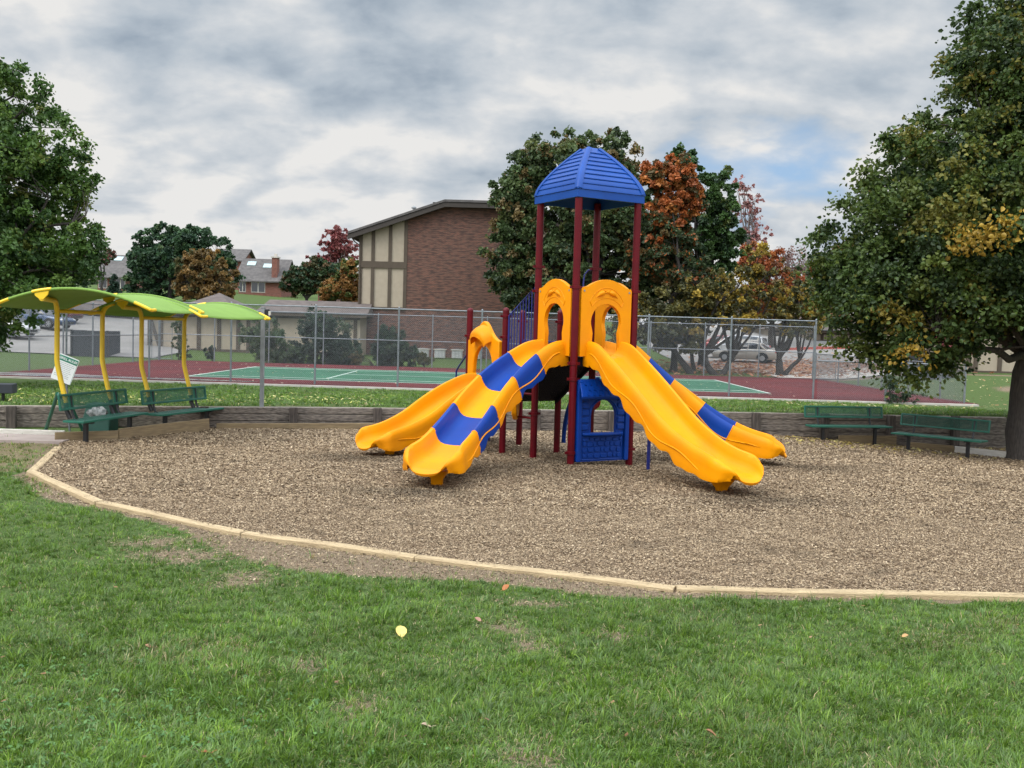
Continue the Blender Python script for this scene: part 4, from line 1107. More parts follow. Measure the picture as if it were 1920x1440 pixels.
# --- slides
def bez(P0, T0, P3_, T1, n):
    L = (P3_ - P0).length; A = P0 + T0.normalized() * L * .30; B = P3_ - T1.normalized() * L * .42
    out = []
    for i in range(n + 1):
        t = i / n; s = 1 - t
        out.append(P0 * s ** 3 + A * 3 * s * s * t + B * 3 * s * t * t + P3_ * t ** 3)
    return out
def slide(P0, T0, Pe, T1, z0, zend, cuts=None, N=130, hs=1.0, name='slide'):
    pts = bez(Vector(P0), Vector(T0), Vector(Pe), Vector(T1), N)
    ds = [0]
    for a, b_ in zip(pts[:-1], pts[1:]): ds.append(ds[-1] + (b_ - a).length)
    T_ = ds[-1]
    def zf(s):
        u = s / T_
        a, b_ = .012, 1.0
        if u < a: return z0 - .10 * (u / a) ** 2 * .12
        t = min(1, (u - a) / (b_ - a))
        # eased start, straight run, eased end
        e0, e1 = .08, .50
        k = 1 / (1 - e0 / 2 - e1 / 2)
        if t < e0: y = k * t * t / (2 * e0)
        elif t < 1 - e1: y = k * (t - e0 / 2)
        else: y = 1 - k * (1 - t) ** 2 / (2 * e1)
        y = min(1, y)
        z = z0 - .012 - (z0 - .012 - zend) * y
        if u > .955: z += -.050 * ((u - .955) / .045) ** 1.8
        return z
    rings = []; 
    fr = []
    for i in range(N + 1):
        a = pts[max(i - 1, 0)]; b_ = pts[min(i + 1, N)]
        za = zf(ds[max(i - 1, 0)]); zb = zf(ds[min(i + 1, N)])
        t = Vector((b_.x - a.x, b_.y - a.y, zb - za)).normalized()
        lat = Vector((-t.y, t.x, 0)).normalized()         # left
        up = t.cross(lat).normalized()
        if up.z < 0: up = -up
        fr.append((Vector((pts[i].x, pts[i].y, zf(ds[i]))), lat, up, ds[i]))
    for (c, lat, up, s) in fr:
        u = s / T_
        # wall height grows off the hump, falls away at the exit; exit rounds in plan
        wh = 1.0 + .10 * math.sin(min(1, u / .5) * PI)
        e = max(0, (u - .84) / .16)
        wh *= 1 - .72 * e ** 2.4
        wd = 1.0 + .12 * math.exp(-((u - .90) / .06) ** 2)
        if e > .4: wd *= math.sqrt(max(.0, 1 - ((e - .4) / .6) ** 2.6 * .38))
        sk = (.115 + (.035 * math.sin(s * 9.5) + .02 * math.sin(s * 19 + 1)) * (1 - float(ss(.72, .86, u)))) * (1 - .55 * e)
        if u < .05: sk = .17
        top = [(-.405, -sk), (-.418, -.02), (-.402, .06), (-.408, .10), (-.402, .180), (-.388, .240), (-.355, .268), (-.318, .258), (-.296, .215), (-.284, .15), (-.266, .085), (-.225, .035), (-.165, .010), (-.08, .0), (0, -.003)]
        top = top + [(-x, z) for x, z in top[-2::-1]]
        und = [(-.375, -sk), (-.385, -.02), (-.372, .06), (-.376, .10), (-.372, .16), (-.364, .205), (-.350, .228), (-.335, .222), (-.320, .185), (-.308, .12), (-.285, .05), (-.235, -.005), (-.17, -.03), (-.08, -.04), (0, -.043)]
        und = und + [(-x, z) for x, z in und[-2::-1]]
        hd_ = Vector((lat.y, -lat.x, 0)); sg_ = 1 if lat.cross(up).dot(hd_) > 0 else -1
        def W(x, z):
            zz = z * wh if z > .0 else z
            return c + lat * (x * wd) + up * zz - lat.cross(up).normalized() * sg_ * (.17 * (abs(x) / .41) ** 2.4 * max(0, (e - .25) / .75) ** 1.5)
        rings.append(([W(x, z) for x, z in top], [W(x, z) for x, z in und]))
    m = len(rings[0][0])
    def seg(i0, i1, name_, mat, par, flange):
        mb = MB(); rr = []
        for i in range(i0, i1 + 1):
            t_, u_ = rings[i]
            rr.append([tuple(p) for p in t_] + [tuple(p) for p in reversed(u_)])
        mb.loft(rr, cap=False); M_ = len(rr[0]); h_ = M_ // 2; L_ = (len(rr) - 1) * M_
        for b0_ in (0, L_):
            for k in range(h_ - 1): mb.f.append((b0_ + k, b0_ + k + 1, b0_ + M_ - 2 - k, b0_ + M_ - 1 - k))
        o = mb.build(name_, mat, par, 46)
        return o
    cuts = cuts or [(0, 1, 'y')]
    if len(cuts) == 1:
        root = seg(0, N, name, MT['yellow'], tower, False)
    else:
        root = bpy.data.objects.new(name, None); COL.objects.link(root); root.parent = tower
        for (a, b_, cc) in cuts:
            i0 = min(range(N + 1), key=lambda i: abs(ds[i] / T_ - a)); i1 = min(range(N + 1), key=lambda i: abs(ds[i] / T_ - b_))
            o = seg(i0, i1, 'slide_section', MT['yellow' if cc == 'y' else 'blue'], root, True)
            o['label'] = 'yellow slide section' if cc == 'y' else 'blue slide section'
    if len(cuts) > 1:
        for (a, b_, cc) in cuts[:-1]:
            i = min(range(N + 1), key=lambda i: abs(ds[i] / T_ - b_)); 
            for q_ in (rings[i][0][:9], rings[i][0][-9:]):
                sm = MB(); sm.tube([tuple(p) for p in q_], .010, 6); sm.build('section_seam', MT['yellow'], root, 60)
    # joint ribs on the outside of the walls + wave relief on the outer skirts
    rel = MB()
    for sgn in (-1, 1):
        line = []
        for i in range(int(N * .06), int(N * .90)):
            c, lat, up, s = fr[i]; u = s / T_; wd = 1.0 + .10 * math.exp(-((u - .93) / .06) ** 2)
            line.append(c + lat * (sgn * .415 * wd) + up * (.035 + .05 * math.sin(s * 5.2)))
        rel.tube(line, .011, 6)
    rel.build('wave_relief', MT['yellow'], root, 60)
    return root, fr
MFR = (PF + PR_) / 2; MFL = (PF + PL) / 2; MRB = (PR_ + PB) / 2; MLOW = (P1 + P2) / 2
E1 = Vector((3.45, 13.85, 0)); E2 = Vector((-1.20, 13.85, 0)); E4 = Vector((4.98, 17.65, 0)); E3 = Vector((-2.62, 17.30, 0))
slide(MFR + V2 * .02, -V2, E1, Vector((.54, -.84, 0)), DECK + .02, .25)
CU = [(0, .150, 'y'), (.150, .315, 'b'), (.315, .495, 'y'), (.495, .685, 'b'), (.685, 1, 'y')]
slide(MFL + U2 * .02, -U2, E2, Vector((-.22, -.975, 0)), DECK + .02, .24, CU)
slide(MRB - U2 * .02, U2, E4, Vector((.96, -.28, 0)), DECK + .02, .19, CU)
slide(MLOW + U2 * .0, -U2, E3, Vector((-.72, -.69, 0)), LOW + .12, .15)
# exit feet and thin blue props
def prop(p, ztop, r=.03):
    mb = MB(); z0 = hm(p) - .1; mb.tube([(p[0], p[1], z0), (p[0], p[1], ztop)], r, 10); mb.build('slide_prop', MT['navy'], tower, 40)
for E, T1 in ((E1, Vector((.54, -.84, 0))), (E2, Vector((-.22, -.975, 0))), (E4, Vector((.96, -.28, 0))), (E3, Vector((-.72, -.69, 0)))):
    t = T1.normalized(); c = E - t * .62; l = Vector((-t.y, t.x, 0)); z0 = hm(c) - .08
    mb = MB(); rings = []
    for z, a, b_ in ((z0, .05, .08), (.04, .06, .09), (.17, .14, .17)):
        rings.append([tuple(c + t * (sx * a) + l * (sy * b_) + Vector((0, 0, z))) for sx, sy in ((-1, -1), (1, -1), (1, 1), (-1, 1))])
    mb.loft(rings); o = mb.build('slide_foot', MT['yellow'], tower, 30); bevel(o, .03, 3, 30)
prop(gp(1215, 881, h_mulch), .95); prop(gp(869, 868, h_mulch), .42)
prop(gp(917, 828, h_mulch), .75, .022)

# --- playhouse panel under the front right face
def playhouse():
    w = 1.10; h = w / 2
    outer = [(-h, 0), (-h, 1.40), (h, 1.40), (h, 0)]
    # side walls, sill, lintel built as one outline with an arched opening: left/right halves
    arch = [(.27 * math.cos(q) + .02, .78 + .29 * math.sin(q)) for q in [PI * i / 16 for i in range(17)]]
    left = [(-h, 0), (-h, 1.42), (0.02, 1.42), (.02, 1.07)] + arch[9:] + [(-.25, .50), (.02, .50), (.02, 0)]
    right = [(h, 0), (.02, 0), (.02, .50), (.29, .50)] + arch[:8] + [(.02, 1.07), (.02, 1.42), (h, 1.42)]
    mb = MB(); mb.prism(left, -.035, .035); mb.prism(right, -.035, .035)
    mid = (PF + PR_) / 2
    Mx = frame(mid + Vector((0, 0, .02)), U2, -V2)
    o = mb.build('playhouse_panel', MT['blue'], tower); o.matrix_world = Mx
    d = MB()
    for sx in (-1, 1):
        d = MB()
        d.box((sx * (h - .045), .055, .70), (.09, .05, 1.40)); d.box((sx * (h - .02), .0, .70), (.05, .13, 1.38))
        bevel(d.build('corner_board', MT['blue'], o), .014, 2)
        for i in range(5):
            d = MB(); d.box((sx * (h - .17), .045, .60 + .125 * i), (.15, .035, .10)); bevel(d.build('log_end', MT['blue'], o), .014, 2)
    r = MB(); th = .03
    r.add([(-h + .03, .04, 1.44), (h - .03, .04, 1.44), (h + .02, .22, 1.14), (-h - .02, .22, 1.14), (-h + .03, .04, 1.38), (h - .03, .04, 1.38), (h + .02, .20, 1.09), (-h - .02, .20, 1.09)],
          [(0, 1, 2, 3), (7, 6, 5, 4), (0, 4, 5, 1), (1, 5, 6, 2), (2, 6, 7, 3), (3, 7, 4, 0)])
    rf = bevel(r.build('roof_canopy', MT['blue'], o), .014, 2)
    t = MB(); random.seed(3)
    for j in range(3):
        for i in range(9):
            x = -h + .10 + i * .115 + (.05 if j % 2 else 0); k0 = .12 + j * .28
            if x > h - .09: continue
            y0 = .04 + .18 * k0 + .008; z0 = 1.44 - .30 * k0 + .006; y1 = .04 + .18 * (k0 + .24) + .008; z1 = 1.44 - .30 * (k0 + .24) + .006
            t.tube([(x - .008, y0, z0), (x, y1, z1), (x + .035, y1 + .004, z1 - .004)], .008, 5)
    t.build('shingle_relief', MT['blue'], rf, 50)
    s = MB(); n = 16; rings = []
    for i in range(n + 1):
        x = -h + .12 + (w - .24) * i / n; b_ = .06 + .10 * math.sin(PI * i / n) ** .7
        rings.append([(x, .03, .455), (x, b_, .455), (x, b_ + .008, .475), (x, b_, .50), (x, .03, .50)])
    s.loft(rings); bevel(s.build('counter', MT['blue'], o, 40), .006, 1)
    st = MB(); rs = random.Random(9)
    rows = [(.06, .15), (.155, .25), (.255, .345), (.35, .42)]
    for (z0, z1) in rows:
        x = -h + .13
        while x < h - .16:
            ww = rs.uniform(.07, .15); x1 = min(x + ww, h - .12); cz = (z0 + z1) / 2 + rs.uniform(-.012, .012); cx = (x + x1) / 2; rx = (x1 - x) / 2 - .006; rz_ = (z1 - z0) / 2 * rs.uniform(.85, 1.05)
            pts = [(cx + rx * math.copysign(abs(math.cos(q)) ** .6, math.cos(q)) * rs.uniform(.88, 1.02), cz + rz_ * math.copysign(abs(math.sin(q)) ** .6, math.sin(q)) * rs.uniform(.85, 1.02)) for q in [2 * PI * (i + .5) / 9 for i in range(9)]]
            st.prism(pts[::-1], .034, .052)
            x = x1
    bevel(st.build('stone_relief', MT['blue'], o), .008, 1)
    # frame of the stone field
    fr_ = MB(); fr_.tube([(-h + .11, .036, .03), (-h + .11, .036, .44), (h - .11, .036, .44), (h - .11, .036, .03), (-h + .11, .036, .03)], .010, 6, cap=False); fr_.build('stone_frame', MT['blue'], o, 40)
    wv = MB(); wv.tube([(x * 1.12 + -.002, .036, z * 1.0 + .02) for x, z in arch], .018, 8); wv.build('window_surround', MT['blue'], o, 50)
playhouse()

# --- round play panel hanging edge-on beside the left tower post
c = PL + V2 * .46; mb = MB(); rings = []
for y, r_ in ((-.035, .20), (-.05, .26), (-.035, .29), (.035, .29), (.05, .26), (.035, .20)):
    rings.append([(rr_ * math.cos(q), y, rr_ * math.sin(q)) for q in [2 * PI * i / 28 for i in range(28)] for rr_ in [r_ + .012 * math.sin(7 * q)]])
rings.append([(p[0] * .985, p[1] * -1, p[2] * .985) for p in rings[0]])
mb.loft(rings, cap=True); o = mb.build('game_wheel', MT['yellow'], tower, 40); o.matrix_world = frame(PL + V2 * .42 - U2 * .16 + Vector((0, 0, .90)), Vector((.10, 1, 0)), Vector((-1, .10, 0)))
mb = MB()
for z in (.66, 1.1):
    q = PL + V2 * .42 - U2 * .16; mb.tube([(PL.x, PL.y, z), (q.x, q.y, z)], .02, 8)
mb.build('wheel_bracket', MT['maroon'], tower, 40)

# --- curved blue climber at the back and transfer steps
mb = MB()
b0 = PB + U2 * .0
def arc_pts(off):
    out = []
    for i in range(13):
        t = i / 12; out.append(PB + U2 * off + V2 * (.15 + 1.15 * math.sin(t * PI / 2) ) * 1.0 + Vector((0, 0, 1.35 * math.cos(t * PI / 2) ** .9 + .02)))
    return out
for off in (.25, .85):
    mb = MB(); mb.tube(arc_pts(off + 0), .045, 8); mb.build('climber_rail', MT['blue'], tower, 40)
A_, B_ = arc_pts(.25), arc_pts(.85)
for i in (2, 4, 6, 8, 10):
    mb = MB(); mb.tube([A_[i], B_[i]], .025, 8); mb.build('climber_rung', MT['blue'], tower, 40)
mb = MB(); q = PB + V2 * .25 + U2 * .2; mb.add([tuple(q + Vector((0, 0, .93)) + Vector((.16 * math.cos(a_), 0, .16 * math.sin(a_))) + Vector((0, y, 0))) for y in (-.03, .03) for a_ in [2 * PI * i / 20 for i in range(20)]],
       [tuple(range(20)), tuple(range(39, 19, -1))] + [(i, (i + 1) % 20, (i + 1) % 20 + 20, i + 20) for i in range(20)])
o = mb.build('red_disc', MT['redplastic'], tower, 40); bevel(o, .012, 2)
mb = MB(); a, b_ = PB + U2 * .1 + V2 * .1, PR_ + V2 * .35 - U2 * .3
mb.tube([(a.x - .1, a.y, .62), (b_.x - .55, b_.y, .10)], .055, 8); mb.build('sloping_bar', MT['blue'], tower, 40)
# transfer steps going back-left from the low deck
for k, z in enumerate((.72, .44, .20)):
    a = P2 + V2 * (.06 + .36 * k) + U2 * .1; b_ = P3 + V2 * (.06 + .36 * k) - U2 * .1; c_ = b_ + V2 * .34; d_ = a + V2 * .34
    mb = MB(); mb.add([(q.x, q.y, zz) for zz in (z, z - .1) for q in (a, b_, c_, d_)], [(0, 1, 2, 3), (7, 6, 5, 4)] + [(i, i + 4, (i + 1) % 4 + 4, (i + 1) % 4) for i in range(4)])
    mb.build('transfer_step', MT['blackv'], tower)
for base in (P2 + U2 * .12, P3 - U2 * .12):
    mb = MB(); p = [base + V2 * k for k in (.05, .12, .70, .80, .80)]
    mb.tube([(q.x, q.y, z) for q, z in zip(p, (1.0, 1.88, 1.45, 1.35, .02))], .019, 8)
    q = base + V2 * .12; r_ = base + V2 * .8; mb.tube([(q.x, q.y, 1.35), (r_.x, r_.y, .85)], .016, 8)
    mb.build('handrail', MT['navy'], tower, 40)
q = P2 + V2 * 1.0 - U2 * .2; mb = MB(); mb.tube([(q.x, q.y, hm(q)), (q.x, q.y, .72), (q.x + .04, q.y, .78), (q.x + .20, q.y + .05, .80), (q.x + .28, q.y + .1, .74), (q.x + .28, q.y + .1, 0)], .02, 8); mb.build('handrail', MT['navy'], tower, 40)

# ================================================================== BENCHES
def mesh_panel(L, W, pitch, th, z=0.0):
    """expanded metal: crossing strands in the XY plane"""
    V, F = lattice((0, 0), (L, 0), 0, W, pitch, th)
    V2_ = V.copy(); V2_[:, 0] = V[:, 0] - L / 2; V2_[:, 2] = z + V[:, 1]; V2_[:, 1] = V[:, 2] - W / 2
    return V2_, F
def make_bench(L=2.2, sp=1.46):
    r = empty('park_bench')
    # seat (y: 0 back .. -0.32 front); local -y faces the sitter's front
    W = .38
    f = MB(); zt = .435
    for yy in (-W / 2 - .12, W / 2 - .12): f.box((0, yy, zt - .02), (L, .035, .04))
    for xx in (-L / 2 + .018, L / 2 - .018): f.box((xx, -.13, zt - .021), (.035, W, .038))
    for yy in (-.05, -.21): f.box((0, yy, zt - .008), (L - .04, .028, .010))
    seat = bevel(f.build('seat', MT['green'], r), .008, 2)
    V, F = mesh_panel(L - .05, W - .03, .034, .009); V[:, 1] -= .13; V[:, 2] += zt - .010
    np_mesh('seat_mesh', V, F, MT['green'], parent=seat)
    Hh = .30; tilt = .16
    bk = MB(); z0 = .60
    Mb = Matrix.Translation((0, .165, z0 + Hh / 2)) @ Matrix.Rotation(-tilt, 4, 'X')
    for zz in (-Hh / 2 + .02, Hh / 2 - .02): bk.box((0, 0, zz), (L, .04, .045), M=Mb)
    for xx in (-L / 2 + .02, L / 2 - .02): bk.box((xx, 0, 0), (.045, .041, Hh - .004), M=Mb)
    back = bevel(bk.build('backrest', MT['green'], r), .010, 2)
    V, F = lattice((-L / 2 + .03, 0), (L / 2 - .03, 0), -Hh / 2 + .03, Hh / 2 - .03, .034, .009)
    Vh = np.c_[V, np.ones(len(V))] @ np.array(Mb).T
    np_mesh('backrest_mesh', Vh[:, :3], F, MT['green'], parent=back)
    for sx in (-1, 1):
        x = sx * sp / 2
        g_ = MB(); g_.box((x, 0, 0), (.11, .022, Hh - .05), M=Mb @ Matrix.Translation((0, .012, 0)))
        g_.build('backrest_plate', MT['green'], back)
        a = MB(); a.tube([(x, -.10, zt - .05), (x, -.0, zt - .04), (x, .10, zt + .0), (x, .145, zt + .10), (x, .17, z0 + .08), (x, .185, z0 + Hh - .04)], .024, 8); a.build('back_bracket', MT['blacksteel'], r, 40)
        l = MB(); l.box((x, -.13, (zt - .06) / 2 - .30), (.075, .075, zt - .06 + .60)); bevel(l.build('leg', MT['blacksteel'], r), .006, 1)
        l = MB(); l.box((x, -.13, zt - .058), (.09, .30, .035)); bevel(l.build('seat_support', MT['blacksteel'], r), .005, 1)
    return r
b0 = make_bench(); index_kids()
def place_bench(o, pa, pb, face):
    a = gp(*pa, h_mulch); b_ = gp(*pb, h_mulch)
    c = (a + b_) / 2; d = (b_ - a); ang = math.atan2(d.y, d.x)
    # local x along bench; local -y is the front
    o.location = (c.x - (-.13) * -math.sin(ang) * 1.0, c.y + .13 * math.cos(ang), 0); o.rotation_euler = (0, 0, ang)
    o.location.z = (a.z + b_.z) / 2
    return c, ang
bl = [((157, 829), (246, 817), 'green mesh bench nearest the left picture edge, under the near green canopy'), ((298, 812), (397, 803), 'green mesh bench right of the leftmost one, before the timber wall'),
      ((1532, 824), (1649, 835.5), 'green mesh bench on the right, the one nearer the slides'), ((1705.5, 845), (1810.5, 858), 'green mesh bench on the right beside the big tree trunk')]
BP = []
for i, (pa, pb, lab) in enumerate(bl):
    o = b0 if i == 0 else copy_tree(b0)
    BP.append((gp(*pa, h_mulch), gp(*pb, h_mulch))); place_bench(o, pa, pb, None); tag(o, lab, 'bench', 'green benches round the play area')
# leaves lying on the right seats belong to the litter
# ================================================================== SHADE CANOPIES
def canopy(nc, fc, h, zc, za, posts, zpost, label, curl=None, arms=None):
    """barrel canopy: nc / fc near and far centre (x,y), h half width, zc corner height, za apex height"""
    nc = Vector((nc[0], nc[1], 0)); fc = Vector((fc[0], fc[1], 0)); g_ = (fc - nc).normalized(); n_ = Vector((g_.y, -g_.x, 0))
    root = empty('shade_canopy', (0, 0, 0), 0, label, 'shade canopy', 'green arched shade canopies over the left benches')
    N = 22; K = 10; top = []; 
    mb = MB(); V = []; th = .012
    for j in range(K + 1):
        t = j / K; c = nc + (fc - nc) * t; sag = -.06 * math.sin(PI * t)
        for i in range(N + 1):
            q = -1 + 2 * i / N; pinch = 1 - .04 * math.sin(PI * t)
            z = zc + (za - zc) * (1 - abs(q) ** 2.0) + sag * (1 - .4 * abs(q))
            V.append(tuple(c + n_ * (q * h * pinch) + Vector((0, 0, z))))
    F = [(j * (N + 1) + i, j * (N + 1) + i + 1, (j + 1) * (N + 1) + i + 1, (j + 1) * (N + 1) + i) for j in range(K) for i in range(N)]
    mb.add(V, F); fab = mb.build('canopy_fabric', MT['shadegreen'], root, 60, fixn=False)
    s = fab.modifiers.new('t', 'SOLIDIFY'); s.thickness = th
    def arcp(c, q, dz=0.0): return c + n_ * (q * h) + Vector((0, 0, zc + (za - zc) * (1 - q * q) + dz))
    for c in (nc, fc):
        mb = MB(); mb.tube([arcp(c, -.86 + 1.72 * i / 24) for i in range(25)], .026, 8); mb.build('edge_hem', MT['shadegreen'], fab, 50)
        for (q0, q1) in ((-1.0, -.80), (.80, 1.0)):
            mb = MB(); pts = [arcp(c, q0 + (q1 - q0) * i / 5) for i in range(6)]
            if q0 < 0: pts = pts[::-1]
            # corner clip turns along the side edge
            inner = (fc - nc).normalized() * (.22 if c is nc else -.22)
            pts2 = pts + [pts[-1] + inner * .25 + Vector((0, 0, -.01)), pts[-1] + inner]
            mb.tube(pts2, .03, 8); mb.build('corner_clip', MT['yellowsteel'], root, 50)
        qa = -.38
        mb = MB(); mb.tube([arcp(c, qa - .12 + .24 * i / 5, .008) for i in range(6)], .031, 8); mb.build('mid_clip', MT['yellowsteel'], root, 50)
        p = arcp(c, qa); mb = MB()
        mb.add([tuple(p + n_ * x + g_ * y + Vector((0, 0, z))) for y in (-.012, .012) for x, z in ((-.13, -.01), (.13, .0), (.11, -.07), (.03, -.155), (-.03, -.155), (-.12, -.09))],
               [(0, 1, 2, 3, 4, 5), (11, 10, 9, 8, 7, 6)] + [(i, i + 6, (i + 1) % 6 + 6, (i + 1) % 6) for i in range(6)])
        bevel(mb.build('bracket_plate', MT['yellowsteel'], root), .006, 1)
    ends = [arcp(nc, -.38, -.13), arcp(fc, -.38, -.13)]
    tops = []
    for k, ((x, y), (bx, by), e) in enumerate(zip(posts[0], posts[1], ends)):
        mb = MB(); P = Vector((x, y, 0)); B = Vector((bx, by, 0)); g0 = hm(B)
        zk = zpost; zt = e.z - .02
        d = (Vector((e.x, e.y, 0)) - P)
        sl_ = MB(); sl_.tube([B + (B - P) * .35 + Vector((0, 0, g0 + .43)), B + Vector((0, 0, g0 + .58)), B + (P - B) * .1 + Vector((0, 0, g0 + .80))], .042, 10); sl_.build('lower_sleeve', MT['blacksteel'], root, 50)
        pts = [B + Vector((0, 0, g0 + .72)), B + (P - B) * .40 + Vector((0, 0, g0 + .98)), P + (B - P) * .06 + Vector((0, 0, zk - .05)), P + Vector((0, 0, zk + .05)), P + Vector((0, 0, zk + .5))]
        for i in range(9):
            a_ = PI / 2 * i / 8; rad = .26
            pts.append(P + d.normalized() * rad * (1 - math.cos(a_)) + Vector((0, 0, zt - .26 + rad * math.sin(a_))))
        pts.append(Vector((e.x, e.y, zt + .015)))
        mb.tube(pts, .046, 12); mb.build('support_post', MT['yellowsteel'], root, 50)
        tops.append(P)
    zb = zc - .06
    mb = MB(); mb.tube([tops[0] + Vector((0, 0, zb)), tops[1] + Vector((0, 0, zb))], .036, 8); mb.build('cross_bar', MT['yellowsteel'], root, 50)
    return root
def PX(x, y, Y): p = at(x, y, Y); return (p.x, p.y)
def onpx(x, D):
    """x position for image column at mid height, distance D"""
    xp = (x - 960) * math.cos(ROLL) + (640 - 720) * math.sin(ROLL)
    return xp / FPX * D
Dn, Df = 17.4, 19.7
_old1 = ([(onpx(101, 18.3), 18.3), (onpx(194, 19.6), 19.6)], [(onpx(126, 18.2), 18.2), (onpx(213, 19.4), 19.4)])
_old2 = ([(onpx(259, 20.4), 20.4), (onpx(358, 21.7), 21.7)], [(onpx(272, 20.2), 20.2), (onpx(371, 21.5), 21.5)])
def bposts(a, b_):
    d = (b_ - a).normalized(); n = Vector((-d.y, d.x, 0)); m = (a + b_) / 2
    B = [m + d * (s * .72) + n * .40 for s in (-1, 1)]; P = [q + n * .20 for q in B]
    return ([(p.x, p.y) for p in P], [(p.x, p.y) for p in B])
posts1 = bposts(*BP[0]); posts2 = bposts(*BP[1])
def ctr(xl, yl, xr, yr, D, skew):
    """near or far corner pair in the image -> centre and half width at distance D"""
    a = at(xl, yl, D + skew); b_ = at(xr, yr, D - skew); return ((a.x + b_.x) / 2, (a.y + b_.y) / 2), ((b_ - a).xy.length) / 2, (a.z + b_.z) / 2
n1, h1, z1 = ctr(0, 570, 272, 580, 17.0, .25); f1, h1b, z1b = ctr(137, 581, 372, 587, 19.6, .25)
za1 = at(95, 540, 17.0).z
canopy(n1, f1, (h1 + h1b) / 2, (z1 + z1b) / 2, za1, posts1, 1.42, 'large lime green arched canopy over the leftmost bench, its underside showing')
n2, h2, z2 = ctr(172, 590, 372, 587, 19.4, .45); f2, h2b, z2b = ctr(332, 598, 492, 595, 22.2, .45)
za2 = at(430, 569, 22.2).z
canopy(n2, f2, (h2 + h2b) / 2, (z2 + z2b) / 2, za2, posts2, 1.30, 'smaller lime green arched canopy further right, over the second left bench')
print('canopy', n1, h1, z1, f1, h1b, z1b, za1, n2, h2, z2, f2, h2b, z2b, za2)

# ================================================================== LIGHT POLE, SIGN, BIN
pp = gp(490, 801, h_mulch); hp = 2.72
root = empty('metal_pole', pp, 0, 'grey square metal pole with a small box near its top, before the timber wall', 'pole')
mb = MB(); mb.box((0, 0, hp / 2 - .1), (.085, .085, hp + .2)); bevel(mb.build('shaft', MT['greysteel'], root), .006, 1)
mb = MB(); mb.box((.095, -.01, hp - .10), (.09, .10, .14)); bevel(mb.build('junction_box', MT['blacksteel'], root), .008, 2)
mb = MB(); mb.box((.155, -.02, hp - .12), (.04, .08, .09)); mb.build('lamp_lens', MT['cream'], root)
mb = MB(); mb.box((0, 0, hp + .003), (.10, .10, .02)); mb.build('pole_cap', MT['greysteel'], root)

def text_mesh(s, size, m, parent, loc, ext=.0015, rot=None, align='CENTER'):
    c = bpy.data.curves.new('lettering', 'FONT'); c.body = s; c.size = size; c.extrude = ext; c.align_x = align; c.align_y = 'CENTER'; c.offset = size * .02
    o = bpy.data.objects.new('lettering', c); COL.objects.link(o)
    dg = bpy.context.evaluated_depsgraph_get(); me = bpy.data.meshes.new_from_object(o.evaluated_get(dg)); bpy.data.objects.remove(o)
    me.materials.clear(); me.materials.append(m)
    t = bpy.data.objects.new('lettering', me); COL.objects.link(t); t.parent = parent; t.location = loc; t.rotation_euler = rot or (PI / 2, 0, 0); return t
Ds = 20.3; a = at(122, 692, Ds)
root = empty('rules_sign', (a.x, a.y, a.z), 0, 'tilted white sign with green heading GRILL RULES behind the left yellow post', 'sign')
sc_ = Ds / FPX; w = 38 * sc_ * 1.02; h = 50 * sc_
mb = MB(); r_ = .03; pts = []
for cx, cz, a0 in ((w / 2 - r_, h / 2 - r_, 0), (-w / 2 + r_, h / 2 - r_, 90), (-w / 2 + r_, -h / 2 + r_, 180), (w / 2 - r_, -h / 2 + r_, 270)):
    for i in range(5): q = R(a0 + 22.5 * i); pts.append((cx + r_ * math.cos(q), cz + r_ * math.sin(q)))
mb.prism(pts, -.004, .004); sg = mb.build('sign_plate', MT['signwhite'], root)
mb = MB(); mb.box((0, -.007, h / 2 - .075), (w - .03, .003, .11)); mb.build('heading_band', MT['signgreen'], sg)
text_mesh('GRILL RULES', .068, MT['signwhite'], sg, (0, -.0105, h / 2 - .076))
mb = MB()
rs = random.Random(4)
for i in range(9):
    z = h / 2 - .165 - i * .036
    x = -w / 2 + .035; e = w / 2 - .04 - rs.uniform(0, .09)
    while x < e:
        l_ = rs.uniform(.012, .04); mb.box((x + l_ / 2, -.0055, z), (l_, .002, .010)); x += l_ + .008
mb.build('text_lines', MT['signgrey'], sg)
mb = MB(); mb.tube([(w / 2 - .01, -.002, h / 2 - .03), (w / 2 - .01, -.002, -h / 2 + .03)], .004, 5); mb.build('sign_edge', MT['signgreen'], sg)
mb = MB(); mb.tube([(-.02, .03, h / 2 - .1), (.03, .03, -h / 2 - .2), (.09, .05, -a.z - .25)], .022, 8); mb.build('sign_post', MT['steel'], root, 40)
sg.rotation_euler = (0, .36, 0.05)
# bin with bag
b = gp(140, 816, lambda X, Y: -.08 + 0 * X)
root = empty('litter_bin', (b.x + .25, b.y + .55, -.09), -.1, 'dark green litter bin with a crumpled bag, behind the leftmost bench', 'litter bin')
mb = MB(); mb.loft([[( -.29, -.2, 0), (.33, -.2, 0), (.33, .2, 0), (-.29, .2, 0)], [(-.26, -.18, .3), (.33, -.18, .3), (.33, .18, .3), (-.26, .18, .3)], [(-.18, -.16, .62), (.36, -.16, .62), (.36, .16, .62), (-.18, .16, .62)]])
bevel(mb.build('bin_body', M('dark_green_plastic', (.010, .070, .050), .45, c2=(.008, .055, .04), scale=5, bump=.4, bscale=6), root), .03, 3)
mb = MB(); bm_ = []
vs = []; fs = []; nn, mm_ = 12, 8
for j in range(mm_ + 1):
    for i in range(nn):
        th_ = PI * j / mm_; ph = 2 * PI * i / nn; rr_ = 1 + .22 * math.sin(3 * ph + 2 * th_) + .12 * math.sin(7 * ph + 5 * th_)
        vs.append((.20 * rr_ * math.sin(th_) * math.cos(ph) + .06, -.17 + .05 * rr_ * math.sin(th_) * math.sin(ph), .44 + .11 * rr_ * math.cos(th_)))
